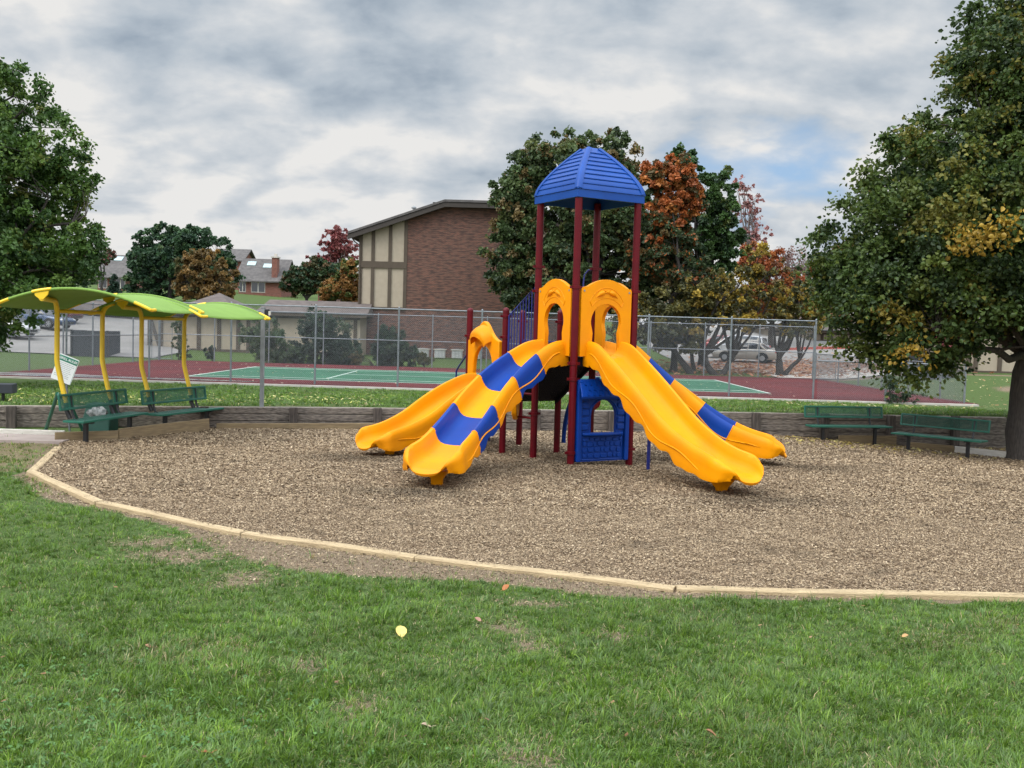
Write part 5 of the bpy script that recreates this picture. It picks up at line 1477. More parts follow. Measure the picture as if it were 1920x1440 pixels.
for j in range(mm_):
    for i in range(nn): fs.append((j * nn + i, j * nn + (i + 1) % nn, (j + 1) * nn + (i + 1) % nn, (j + 1) * nn + i))
mb.add(vs, fs); mb.build('bag', MT['bagclear'], root, 20)
root2 = empty('slanted_frame', (0, 0, 0), 0, 'dark green slanted metal frame leaning left of the leftmost bench', 'metal frame')
mb = MB(); t0 = at(108, 738, 18.5); b1 = gp(84, 812, lambda X, Y: -.06 + 0 * X)
mb.tube([b1, Vector((t0.x, t0.y, t0.z))], .036, 8); mb.build('leg', MT['green'], root2, 40)
mb = MB(); mb.tube([Vector((t0.x, t0.y, t0.z)), Vector((t0.x + .12, t0.y + .4, t0.z - .35)), Vector((t0.x + .15, t0.y + .9, -.1))], .03, 8); mb.build('leg', MT['green'], root2, 40)
# grill at the left edge
a = at(6, 728, 22.5); gz = -.1
root = empty('park_grill', (a.x, a.y, 0), .2, 'small dark park grill box on a post at the left picture edge', 'grill')
zf_ = a.z
mb = MB(); mb.box((0, 0, zf_), (.5, .36, .22)); bevel(mb.build('grill_box', MT['darkscreen'], root), .015, 2)
mb = MB(); mb.tube([(0, 0, -.2), (0, 0, zf_ - .1)], .04, 8); mb.build('grill_post', MT['blacksteel'], root, 40)
# ================================================================== TREES
LM, LS = 2.0, .70
def leaves(cent, rad, per, size, pal, palw, patch=None, droop=.3, flat=.75, jit=.22, clumpcol=None):
    """cent (n,3) clump centres; every leaf a folded blade of two quads"""
    per = int(per * LM); size = size * LS; n = len(cent); N = n * per
    ci = np.repeat(np.arange(n), per)
    d = rng.normal(0, 1, (N, 3)); d /= np.linalg.norm(d, axis=1)[:, None]
    r = np.minimum(np.abs(rng.normal(0, .58, N)), rng.uniform(.85, 1.2, N))
    P = cent[ci] + d * (r * rad[ci])[:, None] * np.array([1, 1, flat])
    P[:, 2] -= droop * rad[ci] * (np.hypot(d[:, 0], d[:, 1]) * r) ** 2
    L = size * rng.uniform(.6, 1.35, N); W = L * rng.uniform(.55, .85, N)
    # leaf axis: outward and drooping
    a = d * np.array([1, 1, .4]) + rng.normal(0, .6, (N, 3)); a[:, 2] -= .35; a /= np.linalg.norm(a, axis=1)[:, None]
    t = rng.normal(0, 1, (N, 3)); t[:, 2] *= .4; s = np.cross(a, t); s /= np.linalg.norm(s, axis=1)[:, None] + 1e-6
    nn = np.cross(a, s)
    h = L[:, None] / 2; w = W[:, None] / 2; f = (W * .22)[:, None]
    V = np.stack([P - a * h, P - a * h * .35 + s * w + nn * f, P + a * h * .35 + s * w * .8 + nn * f, P + a * h - nn * f * .5, P + a * h * .35 - s * w * .8 + nn * f, P - a * h * .35 - s * w + nn * f], 1).reshape(-1, 3)
    b_ = np.arange(N)[:, None] * 6
    F = np.concatenate([b_ + np.array([[0, 1, 2, 3]]), b_ + np.array([[0, 3, 4, 5]])], 0)
    pal = np.array(pal); 
    cw = np.array(palw) / sum(palw)
    # colour: clump hue first, then leaf to leaf
    cc = rng.choice(len(pal), n, p=cw)
    if clumpcol is not None: cc = np.where(clumpcol >= 0, clumpcol, cc)
    li = np.where(rng.uniform(0, 1, N) < .84, cc[ci], rng.choice(len(pal), N, p=cw))
    C = pal[li] * rng.uniform(1 - jit, 1 + jit, (N, 1)) * rng.uniform(.85, 1.15, (n, 1))[ci]
    return V, F, np.repeat(np.clip(C, .004, .9), 6, 0)

def tubes(segs, n=6):
    """list of (points (k,3), radii (k)) -> one mesh"""
    V = []; F = []; o = 0
    for pts, rad in segs:
        pts = np.array(pts, float); k = len(pts)
        T = np.gradient(pts, axis=0); T /= np.linalg.norm(T, axis=1)[:, None] + 1e-9
        ref = np.array([1.0, .3, 0]) if abs(T[0][2]) > .8 else np.array([0, 0, 1.0])
        A = np.cross(T, ref); A /= np.linalg.norm(A, axis=1)[:, None] + 1e-9; B = np.cross(T, A)
        q = np.linspace(0, 2 * PI, n, endpoint=False)
        ring = pts[:, None] + (A[:, None] * np.cos(q)[None, :, None] + B[:, None] * np.sin(q)[None, :, None]) * np.array(rad)[:, None, None]
        V.append(ring.reshape(-1, 3))
        i = (np.arange(k - 1)[:, None] * n + np.arange(n)[None]).ravel(); j = (np.arange(k - 1)[:, None] * n + (np.arange(n)[None] + 1) % n).ravel()
        F.append(np.stack([i, j, j + n, i + n], 1) + o); o += k * n
    return np.concatenate(V), np.concatenate(F)

def curve_pts(a, b_, n, bend=.12, sag=0.0):
    a = np.array(a, float); b_ = np.array(b_, float); L = np.linalg.norm(b_ - a)
    t = np.linspace(0, 1, n)[:, None]; off = rng.normal(0, 1, 3) * bend * L
    p = a * (1 - t) + b_ * t + off * np.sin(PI * t) * (1 - t * .3)
    p[:, 2] += (sag * L * np.sin(PI * t))[:, 0]
    p[1:-1] += rng.normal(0, .012 * L, (n - 2, 3))
    return p

def tree(name, label, cat, base, lobes, nclump, per, leaf, pal, palw, trunk_r=.2, fork=.28, limbs=8, clump=.12, shell=.45, group=None, bark=None, trunks=None, lean=(0, 0), gap=.25, colfn=None, twigs=True, droop=.3, flat=.75):
    base = np.array(base, float); nclump = int(nclump * 1.25); clump = clump * 1.05
    root = empty(name, tuple(base), 0, label, cat, group)
    lob = np.array(lobes, float)      # world cx,cy,cz,rx,ry,rz
    vol = lob[:, 3] * lob[:, 4] * lob[:, 5]; pr = vol ** .75; pr = pr / pr.sum()
    li = rng.choice(len(lob), nclump, p=pr)
    d = rng.normal(0, 1, (nclump, 3)); d /= np.linalg.norm(d, axis=1)[:, None]
    r = shell + (1 - shell) * rng.uniform(0, 1, nclump) ** .5
    inn = rng.uniform(0, 1, nclump) < .22; r = np.where(inn, rng.uniform(.1, shell, nclump), r)
    bump = 1 + .10 * np.sin(d[:, 0] * 5 + li * 1.7) + .08 * np.sin(d[:, 2] * 7 + d[:, 1] * 5 + li)
    C = lob[li, :3] + d * (r * bump)[:, None] * lob[li, 3:6]
    # gaps: drop clumps where a slow 3-D pattern is low
    size = lob[:, 3].max()
    pat = np.sin(C[:, 0] / size * 6.1 + 1) + np.sin(C[:, 1] / size * 5.3 + 2) + np.sin(C[:, 2] / size * 7.7)
    keep = (pat > np.quantile(pat, gap * .6)) | (rng.uniform(0, 1, nclump) < .25)
    C = C[keep]; d = d[keep]
    rad = clump * size * rng.uniform(.6, 1.35, len(C))
    cc = colfn(C) if colfn else None
    V, F, Cc = leaves(C, rad, per, leaf, pal, palw, clumpcol=cc, droop=droop, flat=flat)
    crown = np_mesh('crown', V - base, F, MT['leaf'], Cc, root)
    # wood
    segs = []
    cz0 = lob[:, 2].min(); top = (lob[:, 2] + lob[:, 5]).max(); ctr_ = (lob[:, :3] * pr[:, None]).sum(0)
    stems = trunks or [((0, 0), (lean[0], lean[1]), trunk_r)]
    ends = []
    Hh = top - base[2]
    for (o0, o1, tr) in stems:
        a = base + np.array([o0[0], o0[1], -.25]); f = base + np.array([o1[0], o1[1], Hh * fork])
        p = curve_pts(a, f, 7, .03); rr = np.linspace(tr * 1.0, tr * .72, 7); rr[0] = tr * 1.55; rr[1] = tr * 1.12
        segs.append((p, rr)); ends.append((f, tr * .70))
    # limbs towards lobe centres and spread directions
    nodes = []
    for k in range(limbs):
        f, tr = ends[k % len(ends)]
        l = lob[k % len(lob)]
        dd = rng.normal(0, 1, 3); dd /= np.linalg.norm(dd)
        e = l[:3] + dd * l[3:6] * .55
        p = curve_pts(f - np.array([0, 0, .05]), e, 8, .08, .06); rr = np.linspace(tr * .62, tr * .14, 8)
        segs.append((p, rr))
        for q in range(2, 8): nodes.append((p[q], rr[q]))
    # central leader
    for (f, tr) in ends:
        e = np.array([ctr_[0], ctr_[1], top - .25 * (top - f[2])]); p = curve_pts(f, e, 8, .05); rr = np.linspace(tr * .9, tr * .12, 8); segs.append((p, rr))
        for q in range(1, 8): nodes.append((p[q], rr[q]))
    if twigs:
        NP = np.array([q[0] for q in nodes]); NR = np.array([q[1] for q in nodes])
        m = min(len(C), 420)
        for i in rng.choice(len(C), m, replace=False):
            dist = np.linalg.norm(NP - C[i], axis=1) + 1.2 * np.maximum(0, NP[:, 2] - C[i][2]); j = dist.argmin()
            r0 = max(.012, min(NR[j] * .55, trunk_r * .22)); segs.append((curve_pts(NP[j], C[i], 5, .08, .03), np.linspace(r0, r0 * .25, 5)))
    V, F = tubes(segs, 7)
    np_mesh('trunk', V - base, F, bark or MT['bark'], parent=root, smooth=True)
    return root

GR = [(.030, .075, .022), (.045, .095, .024), (.022, .058, .022), (.060, .115, .028), (.085, .12, .03)]
# --- the big maple on the right (near)
tb = gp(1912, 862, h_mulch)
tb.x += .05
MAPLE = [(.054, .092, .020), (.072, .112, .022), (.032, .058, .018), (.098, .130, .024), (.21, .165, .026), (.34, .22, .028), (.15, .145, .026)]
def maple_col(C):
    out = np.full(len(C), -1)
    for (x, y, D, rr, k) in [(1590, 590, 21, .45, 5), (1740, 580, 20.6, .55, 4), (1700, 700, 20.6, .55, 4), (1650, 715, 20.8, .4, 5), (1780, 660, 20.4, .4, 5), (1690, 420, 20.8, .4, 4), (1840, 400, 20.4, .6, 6), (1700, 640, 20.6, .4, 6), (1560, 470, 21.5, .4, 6), (1890, 420, 19.6, .5, 5), (1640, 470, 21, .4, 6)]:
        p = at(x, y, D); dd = np.sqrt(((C - np.array(p)) ** 2 * np.array([1, .06, 1])).sum(1)); out = np.where(dd < rr * 1.05, k, out)
    top = (C[:, 2] > 6) & (rng.uniform(0, 1, len(C)) < .14); out = np.where(top, 6, out)
    return out
bx, by = tb.x, tb.y
ml_ = [(bx - .1, by, 4.6, 4.3, 4.2, 2.1), (bx - .2, by, 6.4, 3.6, 3.6, 2.3), (bx + .2, by, 8.6, 2.5, 2.6, 2.0), (bx + .8, by, 10.6, 1.7, 1.8, 1.6), (bx - 3.0, by - .8, 2.9, 1.75, 1.7, 1.45), (bx - 3.9, by, 3.8, 1.3, 1.6, 1.2), (bx + .2, by - 1.8, 2.9, 1.3, 1.3, .75), (bx - 1.2, by - 1.4, 3.4, 1.6, 1.6, 1.0), (bx + 1.8, by, 4.5, 3, 3, 2.2)]
tree('maple_tree', 'large dark green maple with yellow leaf patches standing over the right benches', 'tree', tb, ml_, 1700, 100, .15, MAPLE, [.30, .27, .24, .13, .004, .004, .045], trunk_r=.27, fork=.20, limbs=12, clump=.115, shell=.55, gap=.10, colfn=maple_col, droop=.5, flat=.6)
# --- left tree
D = 31.0
def L_(x, y, D, rx, ry, rz): p = at(x, y, D); return (p.x, p.y, p.z, rx, ry, rz)
s_ = D / FPX
lt = [L_(-10, 270, D, 2.6, 3, 2.4), (*L_(40, 400, D, 2.3, 2.5, 2.0),), L_(-90, 420, D, 4, 4, 4), L_(90, 330, D, 1.5, 1.6, 1.5), L_(110, 480, D, 1.3, 1.8, 1.1), L_(20, 480, D, 1.9, 2.5, 1.5), L_(-30, 190, D, 1.7, 2, 1.4), L_(-30, 605, D, 1.0, 1.0, .75), L_(150, 440, D, .6, .8, 1.3)]
b_ = at(-190, 700, D)
tree('broadleaf_tree', 'tall dark green tree with feathery edges at the left picture edge, behind the canopy', 'tree', (b_.x, b_.y, float(hgt(b_.x, b_.y))), lt, 900, 75, .17,
     [(.060, .120, .024), (.080, .150, .028), (.042, .088, .022), (.115, .185, .035), (.18, .21, .045)], [.3, .25, .25, .15, .05], trunk_r=.28, fork=.2, limbs=12, clump=.085, shell=.4, gap=.5, flat=.8)
# --- the group of trees behind the court
def far_tree(name, label, cx, base_y, D, lobes, ncl, per, leaf, pal, palw, **kw):
    b_ = at(cx, base_y, D); b_.z = float(hgt(b_.x, b_.y))
    lb = []
    for (x, y, dx, dy, *rest) in lobes:      # pixel centre, pixel radii
        p = at(x, y, D + (rest[0] if rest else 0)); lb.append((p.x, p.y, p.z, dx * D / FPX, dx * D / FPX * .9, dy * D / FPX))
    return tree(name, label, 'tree', tuple(b_), lb, ncl, per, leaf, pal, palw, **kw)
DG = [(.060, .096, .034), (.080, .118, .038), (.042, .068, .030), (.115, .138, .042), (.16, .115, .044)]
far_tree('shade_tree', 'broad dark green tree directly behind the blue roof', 1085, 690, 64, [(1085, 380, 125, 135), (970, 380, 60, 75), (955, 480, 55, 85), (1040, 500, 110, 80), (1160, 300, 60, 55), (1180, 470, 80, 110), (1010, 310, 60, 50), (1060, 270, 45, 30), (1000, 560, 60, 40), (985, 530, 55, 50), (1110, 540, 70, 50), (1130, 420, 90, 90)], 1150, 62, .34, DG, [.3, .28, .2, .14, .08], trunk_r=.42, fork=.26, limbs=14, clump=.095, shell=.45, gap=.10, bark=MT['barkd'])
far_tree('orange_tree', 'tree with a bright orange crown patch right of the blue roof', 1262, 690, 61, [(1265, 340, 44, 46), (1298, 372, 30, 28), (1228, 330, 28, 34), (1250, 400, 42, 34), (1255, 450, 55, 45), (1270, 510, 60, 45), (1210, 480, 45, 45)], 460, 60, .32,
         [(.36, .105, .028), (.29, .085, .026), (.40, .15, .035), (.11, .080, .03), (.045, .068, .026)], [.36, .28, .14, .14, .08], trunk_r=.2, fork=.3, limbs=8, clump=.14, shell=.5, gap=.1, bark=MT['barkd'], colfn=lambda C: np.where(C[:, 2] + rng.normal(0, .9, len(C)) < at(1262, 415, 61).z, np.where(rng.uniform(0, 1, len(C)) < .8, 4, 3), -1))
far_tree('green_maple', 'rounded green tree right of the orange crown', 1318, 690, 67, [(1335, 390, 52, 80), (1355, 450, 42, 60), (1290, 300, 40, 25), (1310, 500, 65, 70), (1240, 500, 70, 70), (1330, 560, 50, 45), (1215, 430, 60, 70)], 640, 62, .34,
         [(.040, .085, .022), (.055, .11, .026), (.026, .055, .022), (.10, .13, .03)], [.33, .3, .27, .1], trunk_r=.3, fork=.3, limbs=10, clump=.13, shell=.45, gap=.1, bark=MT['barkd'])
OL = [(.085, .085, .026), (.13, .115, .028), (.055, .06, .024), (.24, .17, .03), (.36, .25, .035)]
far_tree('olive_tree', 'low olive brown tree leaning behind the right slide', 1300, 694, 59.5, [(1230, 590, 65, 55), (1300, 560, 55, 50), (1180, 610, 45, 45), (1270, 620, 60, 40)], 330, 50, .26, OL, [.34, .24, .30, .09, .03], trunk_r=.26, fork=.3, limbs=10, clump=.14, shell=.3, gap=.3, bark=MT['barkd'], lean=(-1.3, 0), trunks=[((0, 0), (-1.5, .2), .21), ((.1, .1), (-.2, .3), .14)])
far_tree('forked_tree', 'sparse yellow leafed tree with a dark forked trunk beside the silver car', 1345, 694, 59, [(1370, 545, 55, 50), (1420, 510, 40, 55), (1345, 580, 45, 40), (1450, 570, 35, 40), (1390, 600, 45, 25)], 240, 34, .24, OL, [.20, .22, .12, .28, .18], trunk_r=.20, fork=.13, limbs=16, clump=.15, shell=.2, gap=.35, bark=MT['barkd'], trunks=[((0, 0), (-.9, 0), .23), ((.15, 0), (.9, .2), .20)])
far_tree('small_yellow_tree', 'sparse yellow tree with a short dark trunk right of the silver car', 1462, 697, 59.5, [(1490, 560, 45, 50), (1530, 590, 30, 35), (1460, 590, 32, 32), (1500, 610, 45, 22)], 170, 32, .23, OL, [.26, .26, .16, .20, .12], trunk_r=.2, fork=.17, limbs=13, clump=.17, shell=.2, gap=.35, bark=MT['barkd'], trunks=[((0, 0), (-.1, 0), .27), ((.1, 0), (1.2, .1), .16)])
far_tree('pink_leaf_tree', 'thin pinkish red tree top showing above the green maple', 1400, 640, 92, [(1402, 385, 30, 45), (1418, 440, 30, 40), (1390, 350, 18, 22)], 110, 7, .34, [(.36, .15, .14), (.30, .14, .13), (.42, .22, .20)], [.5, .3, .2], trunk_r=.18, fork=.5, limbs=18, clump=.2, shell=.2, gap=.4, bark=M('pale_bark', (.16, .13, .12), .95))
far_tree('red_orange_tree', 'dense red orange tree behind the yellow forked tree', 1445, 650, 85, [(1440, 505, 42, 40), (1410, 480, 30, 25), (1470, 540, 35, 35), (1430, 560, 50, 35)], 230, 40, .36, [(.30, .085, .03), (.38, .13, .035), (.20, .075, .03), (.14, .10, .04)], [.4, .25, .2, .15], trunk_r=.25, fork=.35, limbs=9, clump=.15, shell=.4, gap=.2, bark=MT['barkd'])
far_tree('bare_tree', 'bare grey purplish tree on the skyline at the right', 1500, 645, 100, [(1500, 505, 45, 45), (1475, 480, 25, 25), (1530, 520, 35, 35)], 230, 3, .3, [(.16, .09, .08), (.22, .12, .09)], [.6, .4], trunk_r=.3, fork=.3, limbs=26, clump=.2, shell=.2, gap=.1, bark=M('grey_twigs', (.20, .15, .145), .95))
far_tree('rust_tree', 'rust and green tree partly behind the big right maple', 1560, 650, 88, [(1555, 520, 40, 50), (1590, 490, 40, 45), (1560, 580, 45, 30), (1520, 560, 30, 35)], 230, 40, .36, [(.20, .085, .03), (.10, .095, .03), (.26, .12, .035), (.07, .08, .028)], [.35, .25, .2, .2], trunk_r=.25, fork=.35, limbs=9, clump=.17, shell=.4, gap=.2, bark=MT['barkd'])
far_tree('far_right_tree', 'red brown tree seen through the maple at the right edge', 1830, 640, 84, [(1830, 560, 80, 55), (1900, 530, 70, 60), (1760, 580, 60, 35)], 300, 40, .40, [(.24, .10, .05), (.14, .10, .04), (.30, .14, .06)], [.4, .35, .25], trunk_r=.25, fork=.35, limbs=9, clump=.14, shell=.4, gap=.2, bark=MT['barkd'])
far_tree('pink_tree', 'small pink red tree before the beige garage at the right', 1790, 690, 57.5, [(1790, 650, 24, 16), (1765, 640, 18, 12), (1815, 655, 16, 12), (1785, 620, 26, 14)], 90, 34, .17, [(.34, .10, .11), (.26, .08, .09), (.40, .16, .16)], [.5, .3, .2], trunk_r=.10, fork=.3, limbs=9, clump=.25, shell=.3, gap=.1)
# left group
far_tree('dark_green_tree', 'wide dark green tree between the far houses on the left', 320, 556, 112, [(320, 480, 75, 45), (270, 500, 42, 45), (385, 470, 45, 40), (300, 450, 40, 28), (350, 450, 40, 28), (420, 510, 30, 45), (290, 530, 60, 30)], 520, 44, .50, [(.040, .085, .040), (.055, .11, .045), (.028, .062, .034), (.08, .13, .05)], [.34, .3, .26, .1], trunk_r=.35, fork=.2, limbs=10, clump=.09, shell=.5, gap=.2, bark=MT['barkd'])
far_tree('bronze_tree', 'rounded bronze brown tree before the dark green one', 384, 563, 98, [(384, 510, 48, 42), (360, 530, 35, 32), (410, 530, 35, 32), (372, 485, 28, 22), (398, 548, 45, 18)], 330, 44, .40, [(.19, .115, .036), (.14, .092, .032), (.24, .14, .040), (.085, .085, .03)], [.4, .28, .17, .15], trunk_r=.3, fork=.15, limbs=9, clump=.12, shell=.55, gap=.12, bark=MT['barkd'])
far_tree('evergreen', 'small dark evergreen before the left brick house', 214, 551, 105, [(214, 540, 11, 9), (214, 530, 8, 8), (214, 520, 5, 7), (214, 546, 13, 5)], 90, 26, .3, [(.020, .045, .028), (.03, .06, .035)], [.5, .5], trunk_r=.1, fork=.4, limbs=4, clump=.3, shell=.3, gap=0, twigs=False)
far_tree('grove_tree', 'dark green tree right of the chimney house', 575, 556, 120, [(575, 522, 32, 30), (550, 530, 22, 24), (600, 505, 28, 22), (620, 520, 25, 28)], 260, 40, .48, [(.035, .07, .035), (.055, .09, .035), (.09, .085, .035), (.12, .075, .035)], [.35, .25, .2, .2], trunk_r=.25, fork=.2, limbs=7, clump=.17, shell=.5, gap=.15, bark=MT['barkd'])
far_tree('crimson_tree', 'half bare crimson tree on the skyline left of the tall building', 632, 545, 125, [(632, 452, 30, 28), (620, 480, 25, 18), (645, 470, 28, 22), (600, 490, 30, 12)], 170, 22, .42, [(.26, .07, .07), (.20, .06, .06), (.32, .12, .11)], [.5, .3, .2], trunk_r=.25, fork=.4, limbs=18, clump=.2, shell=.2, gap=.15, bark=M('reddish_twigs', (.17, .11, .10), .95))
far_tree('autumn_tree', 'orange and green tree touching the left corner of the tall building', 648, 572, 84, [(640, 540, 34, 24), (655, 510, 24, 28), (620, 550, 25, 18), (662, 550, 20, 28)], 240, 40, .34, [(.26, .13, .04), (.16, .13, .035), (.085, .12, .03), (.32, .17, .05)], [.35, .2, .25, .2], trunk_r=.22, fork=.2, limbs=8, clump=.18, shell=.5, gap=.15, bark=MT['barkd'])
far_tree('distant_red_tree', 'dull red and green tree top behind the left house roof', 192, 545, 125, [(190, 478, 20, 15), (170, 485, 22, 16), (205, 480, 14, 10)], 110, 30, .42, [(.17, .06, .05), (.06, .075, .04), (.10, .07, .045)], [.35, .35, .3], trunk_r=.2, fork=.3, limbs=5, clump=.22, shell=.4, gap=.1, bark=MT['barkd'])
far_tree('roadside_tree', 'dark green tree far left behind the canopy and parked cars', 40, 600, 80, [(60, 500, 70, 55), (-20, 480, 80, 70), (130, 520, 45, 35)], 360, 44, .36, [(.045, .095, .022), (.07, .13, .028), (.028, .06, .02)], [.4, .3, .3], trunk_r=.25, fork=.3, limbs=8, clump=.10, shell=.5, gap=.15, bark=MT['barkd'])
# distant wood closing the skyline
def far_wood():
    n = 560; ang = rng.uniform(-.85, .85, n); D = rng.uniform(230, 330, n); C = np.stack([D * np.sin(ang), D * np.cos(ang), 8 + rng.uniform(0, 5.5, n)], 1)
    V, F, Cc = leaves(C, rng.uniform(3, 6, n), 60, 1.3, [(.07, .085, .05), (.11, .09, .05), (.16, .10, .055), (.06, .075, .05)], [.3, .3, .2, .2])
    o = np_mesh('distant_wood', V, F, MT['leaf'], Cc); tag(o, 'hazy band of autumn woodland closing the horizon', 'woodland', kind='stuff')
far_wood()

# --- shrubs behind the far fence
def shrub(cx, base_y, D, lobes, ncl, per, leaf, pal, palw, label, name='shrub', cat='shrub', **kw):
    b_ = at(cx, base_y, D); b_.z = float(hgt(b_.x, b_.y)); lb = []
    for (x, y, dx, dy) in lobes:
        p = at(x, y, D); lb.append((p.x, p.y, p.z, dx * D / FPX, dx * D / FPX * .7, dy * D / FPX))
    kw = {**dict(trunk_r=.05, fork=.15, limbs=8, clump=.16, shell=.35, gap=.2, flat=1.0), **kw}
    return tree(name, label, cat, tuple(b_), lb, ncl, per, leaf, pal, palw, group='shrubs behind the court', **kw)
BU = [(.035, .065, .038), (.055, .09, .045), (.025, .048, .030), (.10, .13, .07)]
shrub(500, 688, 57.6, [(500, 640, 45, 38), (475, 620, 30, 30), (520, 665, 40, 20)], 190, 46, .15, [(.085, .13, .05), (.055, .095, .04), (.13, .16, .07)], [.4, .4, .2], 'light green shrub behind the far fence, just right of the metal pole')
shrub(610, 690, 58.2, [(620, 640, 50, 50), (590, 610, 35, 30), (650, 660, 35, 28), (560, 660, 35, 25)], 330, 46, .16, BU, [.4, .25, .25, .1], 'big dark green shrub behind the far fence, left of the tall building')
shrub(738, 690, 58.0, [(738, 660, 36, 26), (730, 630, 26, 22), (760, 665, 28, 22), (715, 670, 22, 18)], 230, 44, .15, BU, [.35, .3, .3, .05], 'dark green shrub behind the far fence before the brick wall')
shrub(795, 690, 57.6, [(790, 672, 14, 12), (805, 676, 10, 8)], 50, 40, .13, [(.13, .12, .04), (.09, .10, .04)], [.5, .5], 'little yellowish bush beside the dark shrub at the far fence')
shrub(700, 692, 57.4, [(668, 672, 14, 12)], 40, 40, .13, [(.15, .12, .05), (.10, .10, .04)], [.5, .5], 'small brownish bush between the two dark shrubs')
shrub(335, 684, 57.6, [(338, 640, 16, 34), (330, 612, 12, 14), (345, 660, 14, 16)], 60, 20, .17, [(.09, .13, .055), (.06, .10, .04), (.20, .17, .07)], [.5, .35, .15], 'thin upright sapling before the beige garage', name='sapling', cat='sapling', trunk_r=.035, fork=.2, limbs=10, gap=.1)
shrub(398, 683, 57.4, [(395, 660, 13, 14)], 30, 24, .14, BU, [.4, .3, .2, .1], 'small low green plant near the garage end')
# vine-grown post at the right part of the low fence
b_ = at(1668, 752, 36.9); 
tree('vine', 'leafy vine climbing the low fence behind the right benches', 'vine', (b_.x, b_.y, -.08), [(b_.x, b_.y, .6, .22, .2, .7), (b_.x + .6, b_.y, .25, .6, .2, .3)], 60, 30, .07, BU, [.4, .3, .2, .1], trunk_r=.03, fork=.3, limbs=8, clump=.25, shell=.2, gap=.1, twigs=True)

# ================================================================== BUILDINGS
def box_part(name, c, d, m, parent, **kw):
    mb = MB(); mb.box(c, d, **kw); return mb.build(name, m, parent)
# tall apartment block, gable end facing the court
DA = 71.0; sA = DA / FPX
def A_(x, y): p = at(x, y, DA); return p.x, p.z
xl, _ = A_(672, 560); xr_ = A_(1046, 560)[0]; zb_ = float(hgt(-6, DA)) - .3
apt = empty('apartment_building', ((xl + xr_) / 2, DA, zb_), 0, 'tall brown brick and beige stucco apartment building behind the court', 'building')
ox, oy, oz = apt.location
def loc(x, z): return (x - ox, z - oz)
pk = [A_(672, 437), A_(835, 384), A_(893, 378)]
eav_l = pk[0]; p1_ = pk[1]; p2_ = (A_(965, 378)[0], pk[1][1] + .05)
xm = (xl + xr_) / 2
slope = (p1_[1] - eav_l[1]) / (p1_[0] - xl)
xr2 = p2_[0] + (p1_[0] - xl); zr2 = eav_l[1]
def ztop(x):
    if x < p1_[0]: return eav_l[1] + slope * (x - xl)
    if x < p2_[0]: return p1_[1]
    return p1_[1] - slope * (x - p2_[0])
xb0 = A_(764, 450)[0]; xb1 = A_(948, 450)[0]; zst = A_(720, 574)[1]; zmid = A_(740, 497)[1]
def wall_poly(pts, y0, y1, name, m, par=apt):
    mb = MB(); mb.prism([loc(*p) for p in pts], y0, y1); return mb.build(name, m, par)
wall_poly([(xb0, zb_), (xb1, zb_), (xb1, ztop(xb1)), (p2_[0], ztop(p2_[0])), (p1_[0], ztop(p1_[0])), (xb0, ztop(xb0))], 0, 11, 'brick_wall', MT['brick'])
wall_poly([(xl, zb_), (xb0 - .003, zb_), (xb0 - .003, zst - .1), (xl, zst - .1)], .02, 11, 'brick_wall', MT['brick'])
wall_poly([(xb1 + .003, zb_), (xr2, zb_), (xr2, zst - .1), (xb1 + .003, zst - .1)], .02, 11, 'brick_wall', MT['brick'])
wall_poly([(xl, zst - .1), (xb0 - .003, zst - .1), (xb0 - .003, ztop(xb0)), (xl, ztop(xl))], .04, 11, 'stucco_wall', MT['stucco'])
wall_poly([(xb1 + .003, zst - .1), (xr2, zst - .1), (xr2, ztop(xr2)), (xb1 + .003, ztop(xb1))], .04, 11, 'stucco_wall', MT['stucco'])
def tb_(x0, x1, z0, z1, y=-.03):
    tr = MB(); a = loc(x0, z0); b_ = loc(x1, z1); tr.box(((a[0] + b_[0]) / 2, y + .04, (a[1] + b_[1]) / 2), (abs(b_[0] - a[0]), .10, abs(b_[1] - a[1]))); tr.build('trim_board', MT['timber'], apt)
w_ = .12
for xx in (xl + .1, A_(699, 500)[0], A_(731, 500)[0], xb0 - .11, xb1 + .12, xb1 + 1.9, xb1 + 3.6): tb_(xx - w_, xx + w_, zst - .1, ztop(xx) - .15)
for xa_, xb_ in ((xl, xb0), (xb1, xr2)):
    box_part('trim_board', (loc((xa_ + xb_) / 2, 0)[0], .003, loc(0, zmid)[1]), (xb_ - xa_ - .02, .13, .46), MT['timber'], apt)
    box_part('trim_board', (loc((xa_ + xb_) / 2, 0)[0], .003, loc(0, zst - .16)[1]), (xb_ - xa_ - .02, .13, .2), MT['timber'], apt)
# roof slabs with overhang
rf = MB()
def slab(pa, pb, y0, y1, th, mb):
    (xa, za), (xb_, zb2) = pa, pb
    mb.prism([loc(xa, za), loc(xb_, zb2), loc(xb_, zb2 - th), loc(xa, za - th)], y0, y1)
ov = .75
slab((xl - ov, ztop(xl) - slope * ov + .30), (p1_[0], p1_[1] + .30), -.7, 11.6, .16, rf); 
slab((p1_[0] + .002, p1_[1] + .30), (p2_[0], p1_[1] + .30), -.7, 11.6, .16, rf)
slab((p2_[0] + .002, p1_[1] + .30), (xr2 + ov, zr2 - slope * ov + .30), -.7, 11.6, .16, rf)
rfo = rf.build('roof', MT['shingle'], apt)
fb = MB()
slab((xl - ov, ztop(xl) - slope * ov + .10), (p1_[0], p1_[1] + .12), -.64, -.50, .34, fb); slab((p1_[0] + .002, p1_[1] + .12), (p2_[0], p1_[1] + .12), -.64, -.50, .34, fb)
slab((p2_[0] + .002, p1_[1] + .12), (xr2 + ov, zr2 - slope * ov + .10), -.64, -.50, .34, fb)
fb.build('fascia', M('dark_fascia', (.045, .036, .030), .8), rfo)
